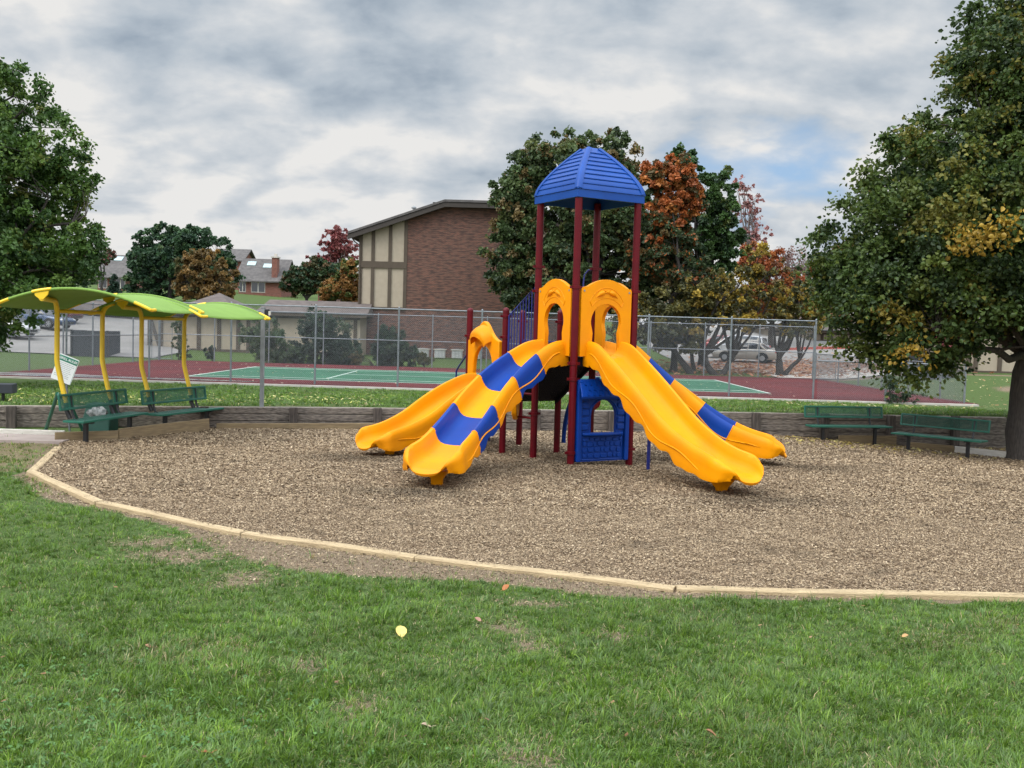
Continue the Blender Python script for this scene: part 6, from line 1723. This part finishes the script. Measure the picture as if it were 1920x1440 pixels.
sf = MB(); slab((xl - ov + .05, ztop(xl) - slope * ov + .10), (p1_[0], p1_[1] + .12), -.49, 0, .06, sf); sf.build('soffit', MT['timber'], rfo)
# upper hip behind
hp_ = MB(); a, b_ = loc(p1_[0] - 1.0, p1_[1] + .29), loc(p2_[0] + 1.0, p1_[1] + .29); c_ = loc(A_(893, 371)[0], A_(893, 371)[1])
hp_.add([(a[0], 1, a[1]), (b_[0], 1, b_[1]), (b_[0], 10, b_[1]), (a[0], 10, a[1]), (c_[0] - .4, 4, c_[1] + .25), (c_[0] + 1.0, 5, c_[1] + .25)], [(0, 1, 5, 4), (1, 2, 5), (2, 3, 4, 5), (3, 0, 4), (0, 3, 2, 1)])
hp_.build('upper_roof', MT['shingle'], rfo)
for (x, y, hh, rr) in ((768, 385, .55, .14), (757, 390, .22, .22), (745, 394, .22, .2), (882, 372, .5, .09)):
    X_, Z_ = A_(x, y); p = loc(X_, Z_); mb = MB(); mb.lathe([(rr * .7, -.6), (rr * .7, hh * .6), (rr * 1.3, hh * .62), (rr * 1.3, hh * .78), (.02, hh)], 10)
    o = mb.build('roof_vent', MT['greysteel'], apt, 40); o.location = (p[0], 3, p[1] - .2)
# gutter ends at the left eave
mb = MB(); gx, gz = loc(xl - .55, ztop(xl) - .30); mb.tube([(gx, -.4, gz), (gx + .05, 9, gz)], .09, 8); mb.tube([(gx, -.35, gz), (gx + .25, -.2, gz - .35), (gx + .62, -.08, gz - .6), (gx + .62, -.08, gz - 6)], .05, 8); mb.build('gutter', MT['timber'], apt, 40)
# windows and balconies on the long left side (seen at a slant from a step aside)
for k in range(3):
    for j in range(3):
        z = .9 + k * 3.1; y = 2 + j * 3.1
        o = box_part('window', (loc(xl, 0)[0] - .02, y, z + .8), (.08, 1.3, 1.3), MT['timber'], apt)
        box_part('pane', (loc(xl, 0)[0] - .07, y, z + .8), (.03, 1.1, 1.1), MT['window'], o)
mb = MB(); X_, Z_ = A_(690, 565)
# ac units at the foot of the wall
for i, (x, lab) in enumerate([(794, 'leftmost'), (825, 'second from left'), (857, 'third from left'), (890, 'fourth from left, behind the hooded arch')]):
    p = at(x, 664, 69.3); gz = float(hgt(p.x, p.y))
    r = empty('air_conditioner', (p.x, p.y, gz), .03 * i, lab + ' white air conditioning unit on the grass before the brick wall' if 'fourth' not in lab else 'rightmost white air conditioning unit before the brick wall, beside the hooded yellow arch', 'air conditioner', 'white air conditioning units by the brick wall')
    mb = MB(); mb.box((0, 0, .34), (.74, .66, .56)); bevel(mb.build('housing', MT['whitemetal'], r), .02, 1)
    mb = MB()
    for k in range(7): mb.box((-.30 + .10 * k, -.34, .34), (.03, .02, .46))
    mb.build('grille', MT['greysteel'], r)
    mb = MB(); mb.box((0, 0, .645), (.9, .78, .05)); mb.build('top_cover', MT['cream'], r)
    mb = MB(); mb.lathe([(.32, .0), (.32, .03), (.05, .05)], 14); o = mb.build('fan_guard', MT['greysteel'], r, 40); o.location = (0, 0, .671)

# beige garages with brown framing
def garage(x0, x1, D, z_eave, z_ridge, depth, label, posts, inset=.45, hip=None, ridge2=None, brace=None, rz=0.0, doors=False):
    gx = (x0 + x1) / 2; gz = float(hgt(gx, D)) - .15
    r = empty('garage', (gx, D, gz), rz, label, 'garage', 'beige garages with brown framing')
    w = x1 - x0; H = z_eave - gz
    box_part('wall', (0, depth / 2, H / 2), (w, depth, H), MT['stucco'], r)
    mb = MB(); b = MB()
    mb.box((0, -.03, .13), (w, .08, .26)); mb.box((0, -.03, H - .14), (w, .08, .28))
    for px in posts: mb.box((px - gx, -.032, H / 2), (.24, .10, H - .54))
    if brace:
        for (xa, xb) in brace:
            a = Vector((xa - gx, -.03, H - .28)); b2 = Vector((xb - gx, -.03, .26)); d = b2 - a
            mb.box(tuple((a + b2) / 2), (d.length, .09, .20), ry=-math.atan2(d.z, d.x))
    mb.build('framing', MT['timber'], r)
    box_part('footing', (0, -.02, -.1), (w + .06, .12, .34), MT['concrete'], r)
    ov = .5; zr = z_ridge - gz
    R_ = MB()
    R_.add([(-w / 2 - ov, -ov, H), (w / 2 + ov, -ov, H), (w / 2 + ov, depth + ov, H), (-w / 2 - ov, depth + ov, H), (-w / 2 + depth * inset, depth / 2, zr), (w / 2 - depth * inset, depth / 2, zr)], [(0, 1, 5, 4), (1, 2, 5), (2, 3, 4, 5), (3, 0, 4), (0, 3, 2, 1)])
    ro = R_.build('roof', MT['shinglebrown'], r)
    F_ = MB(); F_.box((0, -ov - .03, H + .0), (w + 2 * ov, .08, .24)); F_.box((0, depth + ov + .03, H), (w + 2 * ov, .08, .24)); F_.build('fascia', MT['cream'] if False else MT['timber'], ro)
    G_ = MB(); G_.box((0, -ov - .09, H + .11), (w + 2 * ov, .06, .05)); G_.build('gutter', MT['steel'], ro)
    if hip:
        hx, hw, hz = hip; P_ = MB(); hx -= gx; hz -= gz
        P_.add([(hx - hw, -ov - .1, H + .05), (hx + hw, -ov - .1, H + .05), (hx + hw, depth + ov + .1, H + .05), (hx - hw, depth + ov + .1, H + .05), (hx, depth * .5, hz)], [(0, 1, 4), (1, 2, 4), (2, 3, 4), (3, 0, 4), (0, 3, 2, 1)])
        P_.build('hip_roof', MT['shinglebrown'], r)
        Q_ = MB(); Q_.box((hx, -ov - .14, H + .0), (2 * hw, .07, .26)); Q_.build('hip_fascia', MT['timber'], r)
    return r
DG_ = 65.5
def gxz(x, y, D=DG_): p = at(x, y, D); return p.x, p.z
ze = gxz(480, 590)[1]; zr_ = gxz(600, 563)[1]
garage(gxz(278, 620)[0], gxz(468, 620)[0], DG_, ze, gxz(380, 572)[1] + .1, 7.0, 'beige garage with brown braces and a hip roof behind the court, below the bronze tree', [gxz(x, 620)[0] for x in (281, 302, 340, 373, 411, 447, 466)],
       hip=(gxz(382, 560)[0], gxz(430, 560)[0] - gxz(382, 560)[0] + .8, gxz(380, 551)[1] + .2), brace=[(gxz(281, 600)[0], gxz(300, 600)[0])])
garage(gxz(470, 620)[0] + .1, gxz(664, 620)[0], DG_ + 2.5, ze + .12, zr_ + .1, 7.0, 'long beige garage half hidden by shrubs, running up to the tall building', [gxz(x, 620)[0] for x in (500, 560, 610, 655)], inset=-.05)
garage(at(1722, 660, 60).x, at(2060, 660, 60).x, 60.0, at(1800, 640, 60).z + .9, at(1800, 640, 60).z + 2.2, 7, 'beige garage with brown posts at the right behind the maple', [at(x, 660, 60).x for x in (1740, 1790, 1830, 1875, 1910)], brace=[(at(1795, 640, 60).x, at(1825, 640, 60).x)])
garage(at(1530, 610, 92).x, at(1700, 610, 92).x, 92.0, at(1560, 622, 92).z, at(1560, 600, 92).z, 8, 'distant beige building beyond the road at the right', [at(x, 660, 92).x for x in (1540, 1580, 1640, 1690)])
garage(at(176, 600, 84).x - 6, at(262, 600, 84).x, 84.0, at(200, 584, 84).z - .2, at(200, 566, 84).z + .2, 8, 'pale garage seen under the green canopies beyond the parked cars', [at(x, 600, 84).x for x in (150, 200, 240)])
garage(at(1440, 640, 98).x, at(1530, 640, 98).x, 98.0, at(1480, 618, 98).z, at(1480, 606, 98).z, 8, 'distant low building behind the yellow tree and parked cars', [at(x, 640, 98).x for x in (1450, 1490, 1520)])

# brick houses on the hill
def house(x0, x1, yb, D, y_eave, y_ridge, label, wins, chim=None, sky_=None, wing=None):
    a = at(x0, yb, D); b_ = at(x1, yb, D); gx = (a.x + b_.x) / 2; gz = min(float(hgt(gx, D)), a.z) - .2
    r = empty('brick_house', (gx, D, gz), 0, label, 'house', 'brick houses on the hill')
    w = b_.x - a.x; xm_ = (x0 + x1) / 2; H = at(xm_, y_eave, D).z - gz; zr = at(xm_, y_ridge, D + 4).z - gz; dep = 9.0
    box_part('wall', (0, dep / 2, H / 2), (w, dep, H), MT['redbrick'], r)
    g = MB(); 
    for sx in (-1, 1): g.add([(sx * w / 2, 0, H), (sx * w / 2, dep, H), (sx * w / 2, dep / 2, zr - .15), (sx * (w / 2 - .2), 0, H), (sx * (w / 2 - .2), dep, H), (sx * (w / 2 - .2), dep / 2, zr - .15)], [(0, 1, 2), (5, 4, 3), (0, 3, 4, 1), (1, 4, 5, 2), (2, 5, 3, 0)])
    g.build('gable', MT['redbrick'], r)
    R_ = MB(); ov = .6
    th = .18; sl_ = (zr - H) / (dep / 2)
    for sgn in (0, 1):
        y_e = -ov if sgn == 0 else dep + ov; ze_ = H - sl_ * ov
        R_.add([(-w / 2 - ov, y_e, ze_), (w / 2 + ov, y_e, ze_), (w / 2 + ov, dep / 2, zr), (-w / 2 - ov, dep / 2, zr), (-w / 2 - ov, y_e, ze_ + th), (w / 2 + ov, y_e, ze_ + th), (w / 2 + ov, dep / 2, zr + th), (-w / 2 - ov, dep / 2, zr + th)], [(0, 1, 2, 3), (7, 6, 5, 4), (0, 4, 5, 1), (1, 5, 6, 2), (2, 6, 7, 3), (3, 7, 4, 0)])
    ro = R_.build('roof', MT['shingle'], r)
    for (xc, ww) in wins:
        p = at(xc, yb, D); wx_ = p.x - gx; ww_ = ww * D / FPX
        o = box_part('window', (wx_, -.02, H * .55), (ww_, .10, H * .62), MT['cream'], r)
        n = max(2, int(ww_ / .8))
        for k in range(n): box_part('pane', (wx_ - ww_ / 2 + ww_ * (k + .5) / n, -.08, H * .55), (ww_ / n - .14, .03, H * .54), MT['window'], o)
    if chim:
        xc, yt, ww = chim; p = at(xc, yt, D + 1); c = MB(); hh = p.z - gz; c.box((p.x - gx, 1.0, hh / 2), (ww * D / FPX, 1.5, hh)); co_ = c.build('chimney', MT['redbrick'], r)
        c = MB(); c.box((p.x - gx, 1.0, hh + .1), (ww * D / FPX + .25, 1.75, .2)); c.box((p.x - gx, 1.0, hh + .4), (.4, .4, .5)); c.build('chimney_cap', MT['concrete'], co_)
    for (xs_, t) in (sky_ or []):
        p = at(xs_, y_eave, D); y_ = dep / 2 * t; z_ = H + (zr - H) * t + th + .06; s = MB(); s.box((p.x - gx, y_, z_), (1.3, 1.1, .12), rx=math.atan2(zr - H, dep / 2)); s.build('skylight', M('skylight_glass', (.40, .50, .50), .15), ro)
    return r
house(447, 527, 551, 150, 524, 487, 'red brick house with a chimney and two skylights right of the bronze tree', [(484, 26), (455, 12)], chim=(517, 484, 10), sky_=[(461, .72), (493, .62)])
house(183, 262, 545, 140, 517, 480, 'red brick house with grey roof far left above the canopies', [(193, 16), (226, 18)], sky_=[(203, .78), (236, .78)])
house(250, 300, 520, 175, 487, 466, 'grey gabled roof behind the dark green tree', [(275, 12)])
house(405, 452, 520, 175, 487, 468, 'grey roof rising behind the bronze tree and chimney house', [(425, 10)])
house(596, 668, 556, 135, 540, 520, 'low brick house half hidden by the autumn tree', [(610, 10)])
# utility vent pipes on the skyline are part of the roofs above

# dark screens round the refuse bins
def screen(x0, y0, x1, y1, D, label, h=None, skew=0):
    a = at(x0, y1, D); b_ = at(x1, y1, D); t = at(x0, y0, D); gz = float(hgt((a.x + b_.x) / 2, D)); H = max(1.3, t.z - gz); w = b_.x - a.x
    r = empty('refuse_enclosure', ((a.x + b_.x) / 2, D, gz), skew, label, 'enclosure')
    n = 14; mb = MB()
    for i in range(n): mb.box((-w / 2 + w * (i + .5) / n, 0, H / 2), (w / n - .012, .05, H))
    mb.build('board_panel', MT['darkscreen'], r)
    mb = MB()
    for i in range(n): mb.box((-w / 2 - .02, .1 + 1.8 * (i + .5) / n, H / 2), (.05, 1.8 / n - .012, H)); mb.box((w / 2 + .02, .1 + 1.8 * (i + .5) / n, H / 2), (.05, 1.8 / n - .012, H))
    mb.build('board_panel', MT['darkscreen'], r)
    for sx in (-1, 1):
        mb = MB(); mb.box((sx * (w / 2 + .05), -.02, H / 2), (.10, .12, H + .06)); mb.build('enclosure_post', MT['blacksteel'], r)
screen(136, 619, 200, 664, 58.2, 'dark board screen seen between the yellow canopy posts')
screen(1722, 676, 1784, 712, 52, 'dark blue grey board screen behind the low fence at the right')

# ================================================================== CARS
def make_car(kind='sedan', paint=None):
    L, Wd, H = {'sedan': (4.75, 1.80, 1.44), 'suv': (4.75, 1.90, 1.72), 'hatch': (4.5, 1.82, 1.55)}[kind]
    r = empty('parked_car')
    hw = Wd / 2
    # stations along x (front +): x, z bottom, z shoulder, half width at the shoulder
    base = [(-L / 2, .42, .78, .72), (-L / 2 + .08, .30, .90, .86), (-L / 2 + .45, .22, .98, .96), (-L * .25, .20, .98, 1.0), (0, .20, .95, 1.0), (L * .22, .20, .93, 1.0), (L / 2 - .75, .22, .84, .97), (L / 2 - .25, .26, .74, .90), (L / 2 - .04, .32, .62, .80), (L / 2, .40, .54, .70)]
    k = {'sedan': 1.0, 'suv': 1.14, 'hatch': 1.05}[kind]
    rings = []
    for (x, zb, zs, wf) in base:
        zs *= k; w = hw * wf
        rings.append([(x, -w * .86, zb), (x, w * .86, zb), (x, w * .98, zb + .12), (x, w, zb + (zs - zb) * .45), (x, w * .985, zs - .10), (x, w * .90, zs - .015), (x, w * .55, zs + .02), (x, 0, zs + .028), (x, -w * .55, zs + .02), (x, -w * .90, zs - .015), (x, -w * .985, zs - .10), (x, -w, zb + (zs - zb) * .45), (x, -w * .98, zb + .12)])
    mb = MB(); mb.loft(rings); body = mb.build('body', paint, r, 40)
    # cabin: stations of roof
    if kind == 'sedan': cab = [(-1.72, .97, .97), (-1.15, 1.30, .90), (-.75, 1.42, .86), (.05, 1.44, .86), (.48, 1.36, .88), (1.18, .92, .97)]
    elif kind == 'suv': cab = [(-2.20, 1.10, .95), (-2.05, 1.55, .88), (-1.6, 1.69, .86), (.2, 1.72, .86), (.65, 1.60, .88), (1.30, 1.05, .97)]
    else: cab = [(-2.05, 1.00, .95), (-1.75, 1.38, .88), (-1.2, 1.52, .86), (.15, 1.55, .86), (.60, 1.44, .88), (1.25, .98, .97)]
    zb0 = .90 * k
    rings = []
    for (x, z, wf) in cab:
        t = (z - zb0) / (H - zb0); w1 = hw * (.93 - .20 * t); z0 = zb0 - .06
        rings.append([(x, -hw * .92, z0), (x, hw * .92, z0), (x, w1, z - .05 * t), (x, w1 * .86, z), (x, 0, z + .02 * t), (x, -w1 * .86, z), (x, -w1, z - .05 * t)])
    mb = MB(); mb.loft(rings); cabo = mb.build('windows', MT['window'], r, 50)
    # roof skin and pillars proud of the glass
    mb = MB(); rr = []
    for (x, z, wf) in cab[1:-1]:
        t = (z - zb0) / (H - zb0); w1 = hw * (.93 - .20 * t) + .012
        rr.append([(x, -w1, z - .075 * t), (x, -w1 * .86, z + .018), (x, 0, z + .036), (x, w1 * .86, z + .018), (x, w1, z - .075 * t), (x, w1 * .8, z - .01), (x, -w1 * .8, z - .01)])
    mb.loft(rr)
    for sy in (-1, 1):
        def side(x, t): return (x, sy * (hw * (.935 - .20 * t)), zb0 - .04 + (H - zb0) * t * .97)
        c0, c1, c4, c5 = cab[0], cab[1], cab[-2], cab[-1]
        mb.tube([side(c5[0] - .04, .02), side(c4[0] - .02, (c4[1] - zb0) / (H - zb0))], .035, 6)
        mb.tube([side(c0[0] + .05, .02), side(c1[0] + .02, (c1[1] - zb0) / (H - zb0))], .06, 6)
        for xx in (-.30, -1.15 if kind != 'sedan' else -1.0): mb.tube([side(xx, .0), side(xx - .03, .95)], .03, 6)
    mb.build('roof_panel', paint, r, 50)
    wz = .32 * (1.08 if kind == 'suv' else 1)
    for sx in (-1, 1):
        for sy in (-1, 1):
            x = sx * L * .29 - .02; mb = MB(); y = sy * (hw - .10)
            Mw = Matrix.Translation((x, y, wz)) @ Matrix.Rotation(PI / 2, 4, 'X')
            mb.lathe([(wz * .55, -.11), (wz * .93, -.115), (wz, -.07), (wz, .07), (wz * .93, .115), (wz * .55, .11)], 20, Mw); wh = mb.build('wheel', MT['rubber'], r, 40)
            rm = MB(); Mr = Matrix.Translation((x, y + sy * .095, wz)) @ Matrix.Rotation(PI / 2, 4, 'X')
            rm.lathe([(wz * .60, -.02), (wz * .62, .02), (wz * .56, .024), (wz * .54, -.01), (wz * .15, -.005)], 20, Mr)
            for q in range(5):
                a = 2 * PI * q / 5; rm.box((math.cos(a) * wz * .32, math.sin(a) * wz * .32, .006), (wz * .5, wz * .14, .03), M=Mr, rz=a)
            rm.build('rim', MT['rim'], wh, 40)
            ar = MB(); ring = []
            for q in range(15):
                a = PI * q / 14; ring.append((x + (wz + .075) * math.cos(a), sy * (hw * .985 + .006), wz - .02 + (wz + .075) * math.sin(a)))
            ar.tube(ring, .045, 6); ar.add([(p[0], sy * (hw * .99 + .004), p[2]) for p in ring], [tuple(range(15))]); ar.build('wheel_arch', MT['rubber'], body, 60)
    for sy in (-1, 1):
        mb = MB(); mb.loft([[(L / 2 - .36, sy * hw * .93, .66 * k), (L / 2 - .36, sy * hw * .90, .74 * k), (L / 2 - .36, sy * hw * .70, .78 * k), (L / 2 - .36, sy * hw * .70, .64 * k)], [(L / 2 - .03, sy * hw * .74, .54 * k), (L / 2 - .05, sy * hw * .74, .64 * k), (L / 2 - .05, sy * hw * .52, .66 * k), (L / 2 - .01, sy * hw * .50, .55 * k)]]); mb.build('headlight', MT['whitemetal'], r)
        mb = MB(); mb.box((-L / 2 + .07, sy * hw * .68, .80 * k), (.14, .34, .16)); bevel(mb.build('tail_light', MT['redplastic'], r), .02, 2)
        mb = MB(); mb.box((.72, sy * (hw + .07), .98 * k), (.14, .16, .11)); bevel(mb.build('mirror', paint, r), .02, 2)
        mb = MB(); 
        for xx in (.10, -.80): mb.box((xx, sy * (hw * .99), .80 * k), (.16, .03, .03))
        mb.build('door_handle', MT['rim'], body)
        mb = MB()
        for xx in (.92, -.22, -1.22): mb.box((xx, sy * (hw * .995), .60 * k), (.012, .012, .52))
        mb.build('door_gap', MT['rubber'], body)
    mb = MB(); mb.box((L / 2 - .02, 0, .42), (.05, hw * .9, .14)); mb.build('grille', MT['rubber'], r)
    return r
def car(kind, col, x, y, D, rz, label):
    p = at(x, y, D); z = float(hgt(p.x, p.y)) + .065
    m = M('paint_' + label.split()[0], col, .25, .25, c2=tuple(c * .95 for c in col), coat=.6)
    r = make_car(kind, m); r.location = (p.x, p.y, z); r.rotation_euler = (0, 0, rz); tag(r, label, 'car', 'parked cars round the court'); return r
car('sedan', (.42, .38, .33), 1400, 664, 71.5, PI - .52, 'silver beige sedan parked beyond the court, between the forked trunks')
car('suv', (.55, .55, .56), 1382, 652, 76, PI - .50, 'white estate car parked right behind the silver sedan')
car('sedan', (.26, .03, .035), 1352, 650, 81, PI - .55, 'dark red car parked farthest of the three beyond the court')
car('hatch', (.60, .60, .60), 8, 615, 63.5, -.30, 'white car parked at the left edge, its front wheel and bonnet showing')
car('sedan', (.020, .05, .12), 80, 603, 70.5, -.32, 'dark blue sedan parked behind the white car at the left')
car('hatch', (.10, .012, .025), 100, 596, 76, -.32, 'maroon car parked behind the dark blue sedan')
car('suv', (.55, .56, .58), 70, 588, 83, -.32, 'silver car farthest back in the left parking row')
car('suv', (.50, .52, .54), 632, 603, 74, -PI / 2 + .1, 'pale car facing the court between shrub and tall building')

# ================================================================== move the roots of world-built things to their own base
for o in list(bpy.data.objects):
    if o.parent is None and o.type == 'EMPTY' and o.location.length < 1e-6:
        lo = Vector((1e9,) * 3); hi = Vector((-1e9,) * 3)
        def walk(c, Mx):
            Mw = Mx @ c.matrix_parent_inverse @ c.matrix_basis
            if c.type == 'MESH':
                for k in c.bound_box:
                    w = Mw @ Vector(k)
                    for i in range(3): lo[i] = min(lo[i], w[i]); hi[i] = max(hi[i], w[i])
            for k in bpy.data.objects:
                if k.parent == c: walk(k, Mw)
        for k in [k for k in bpy.data.objects if k.parent == o]: walk(k, Matrix())
        if lo.x > 1e8: continue
        o.location = ((lo.x + hi.x) / 2, (lo.y + hi.y) / 2, max(lo.z, -.2))
        iv = Matrix.Translation(o.location).inverted()
        for k in [k for k in bpy.data.objects if k.parent == o]: k.matrix_parent_inverse = iv
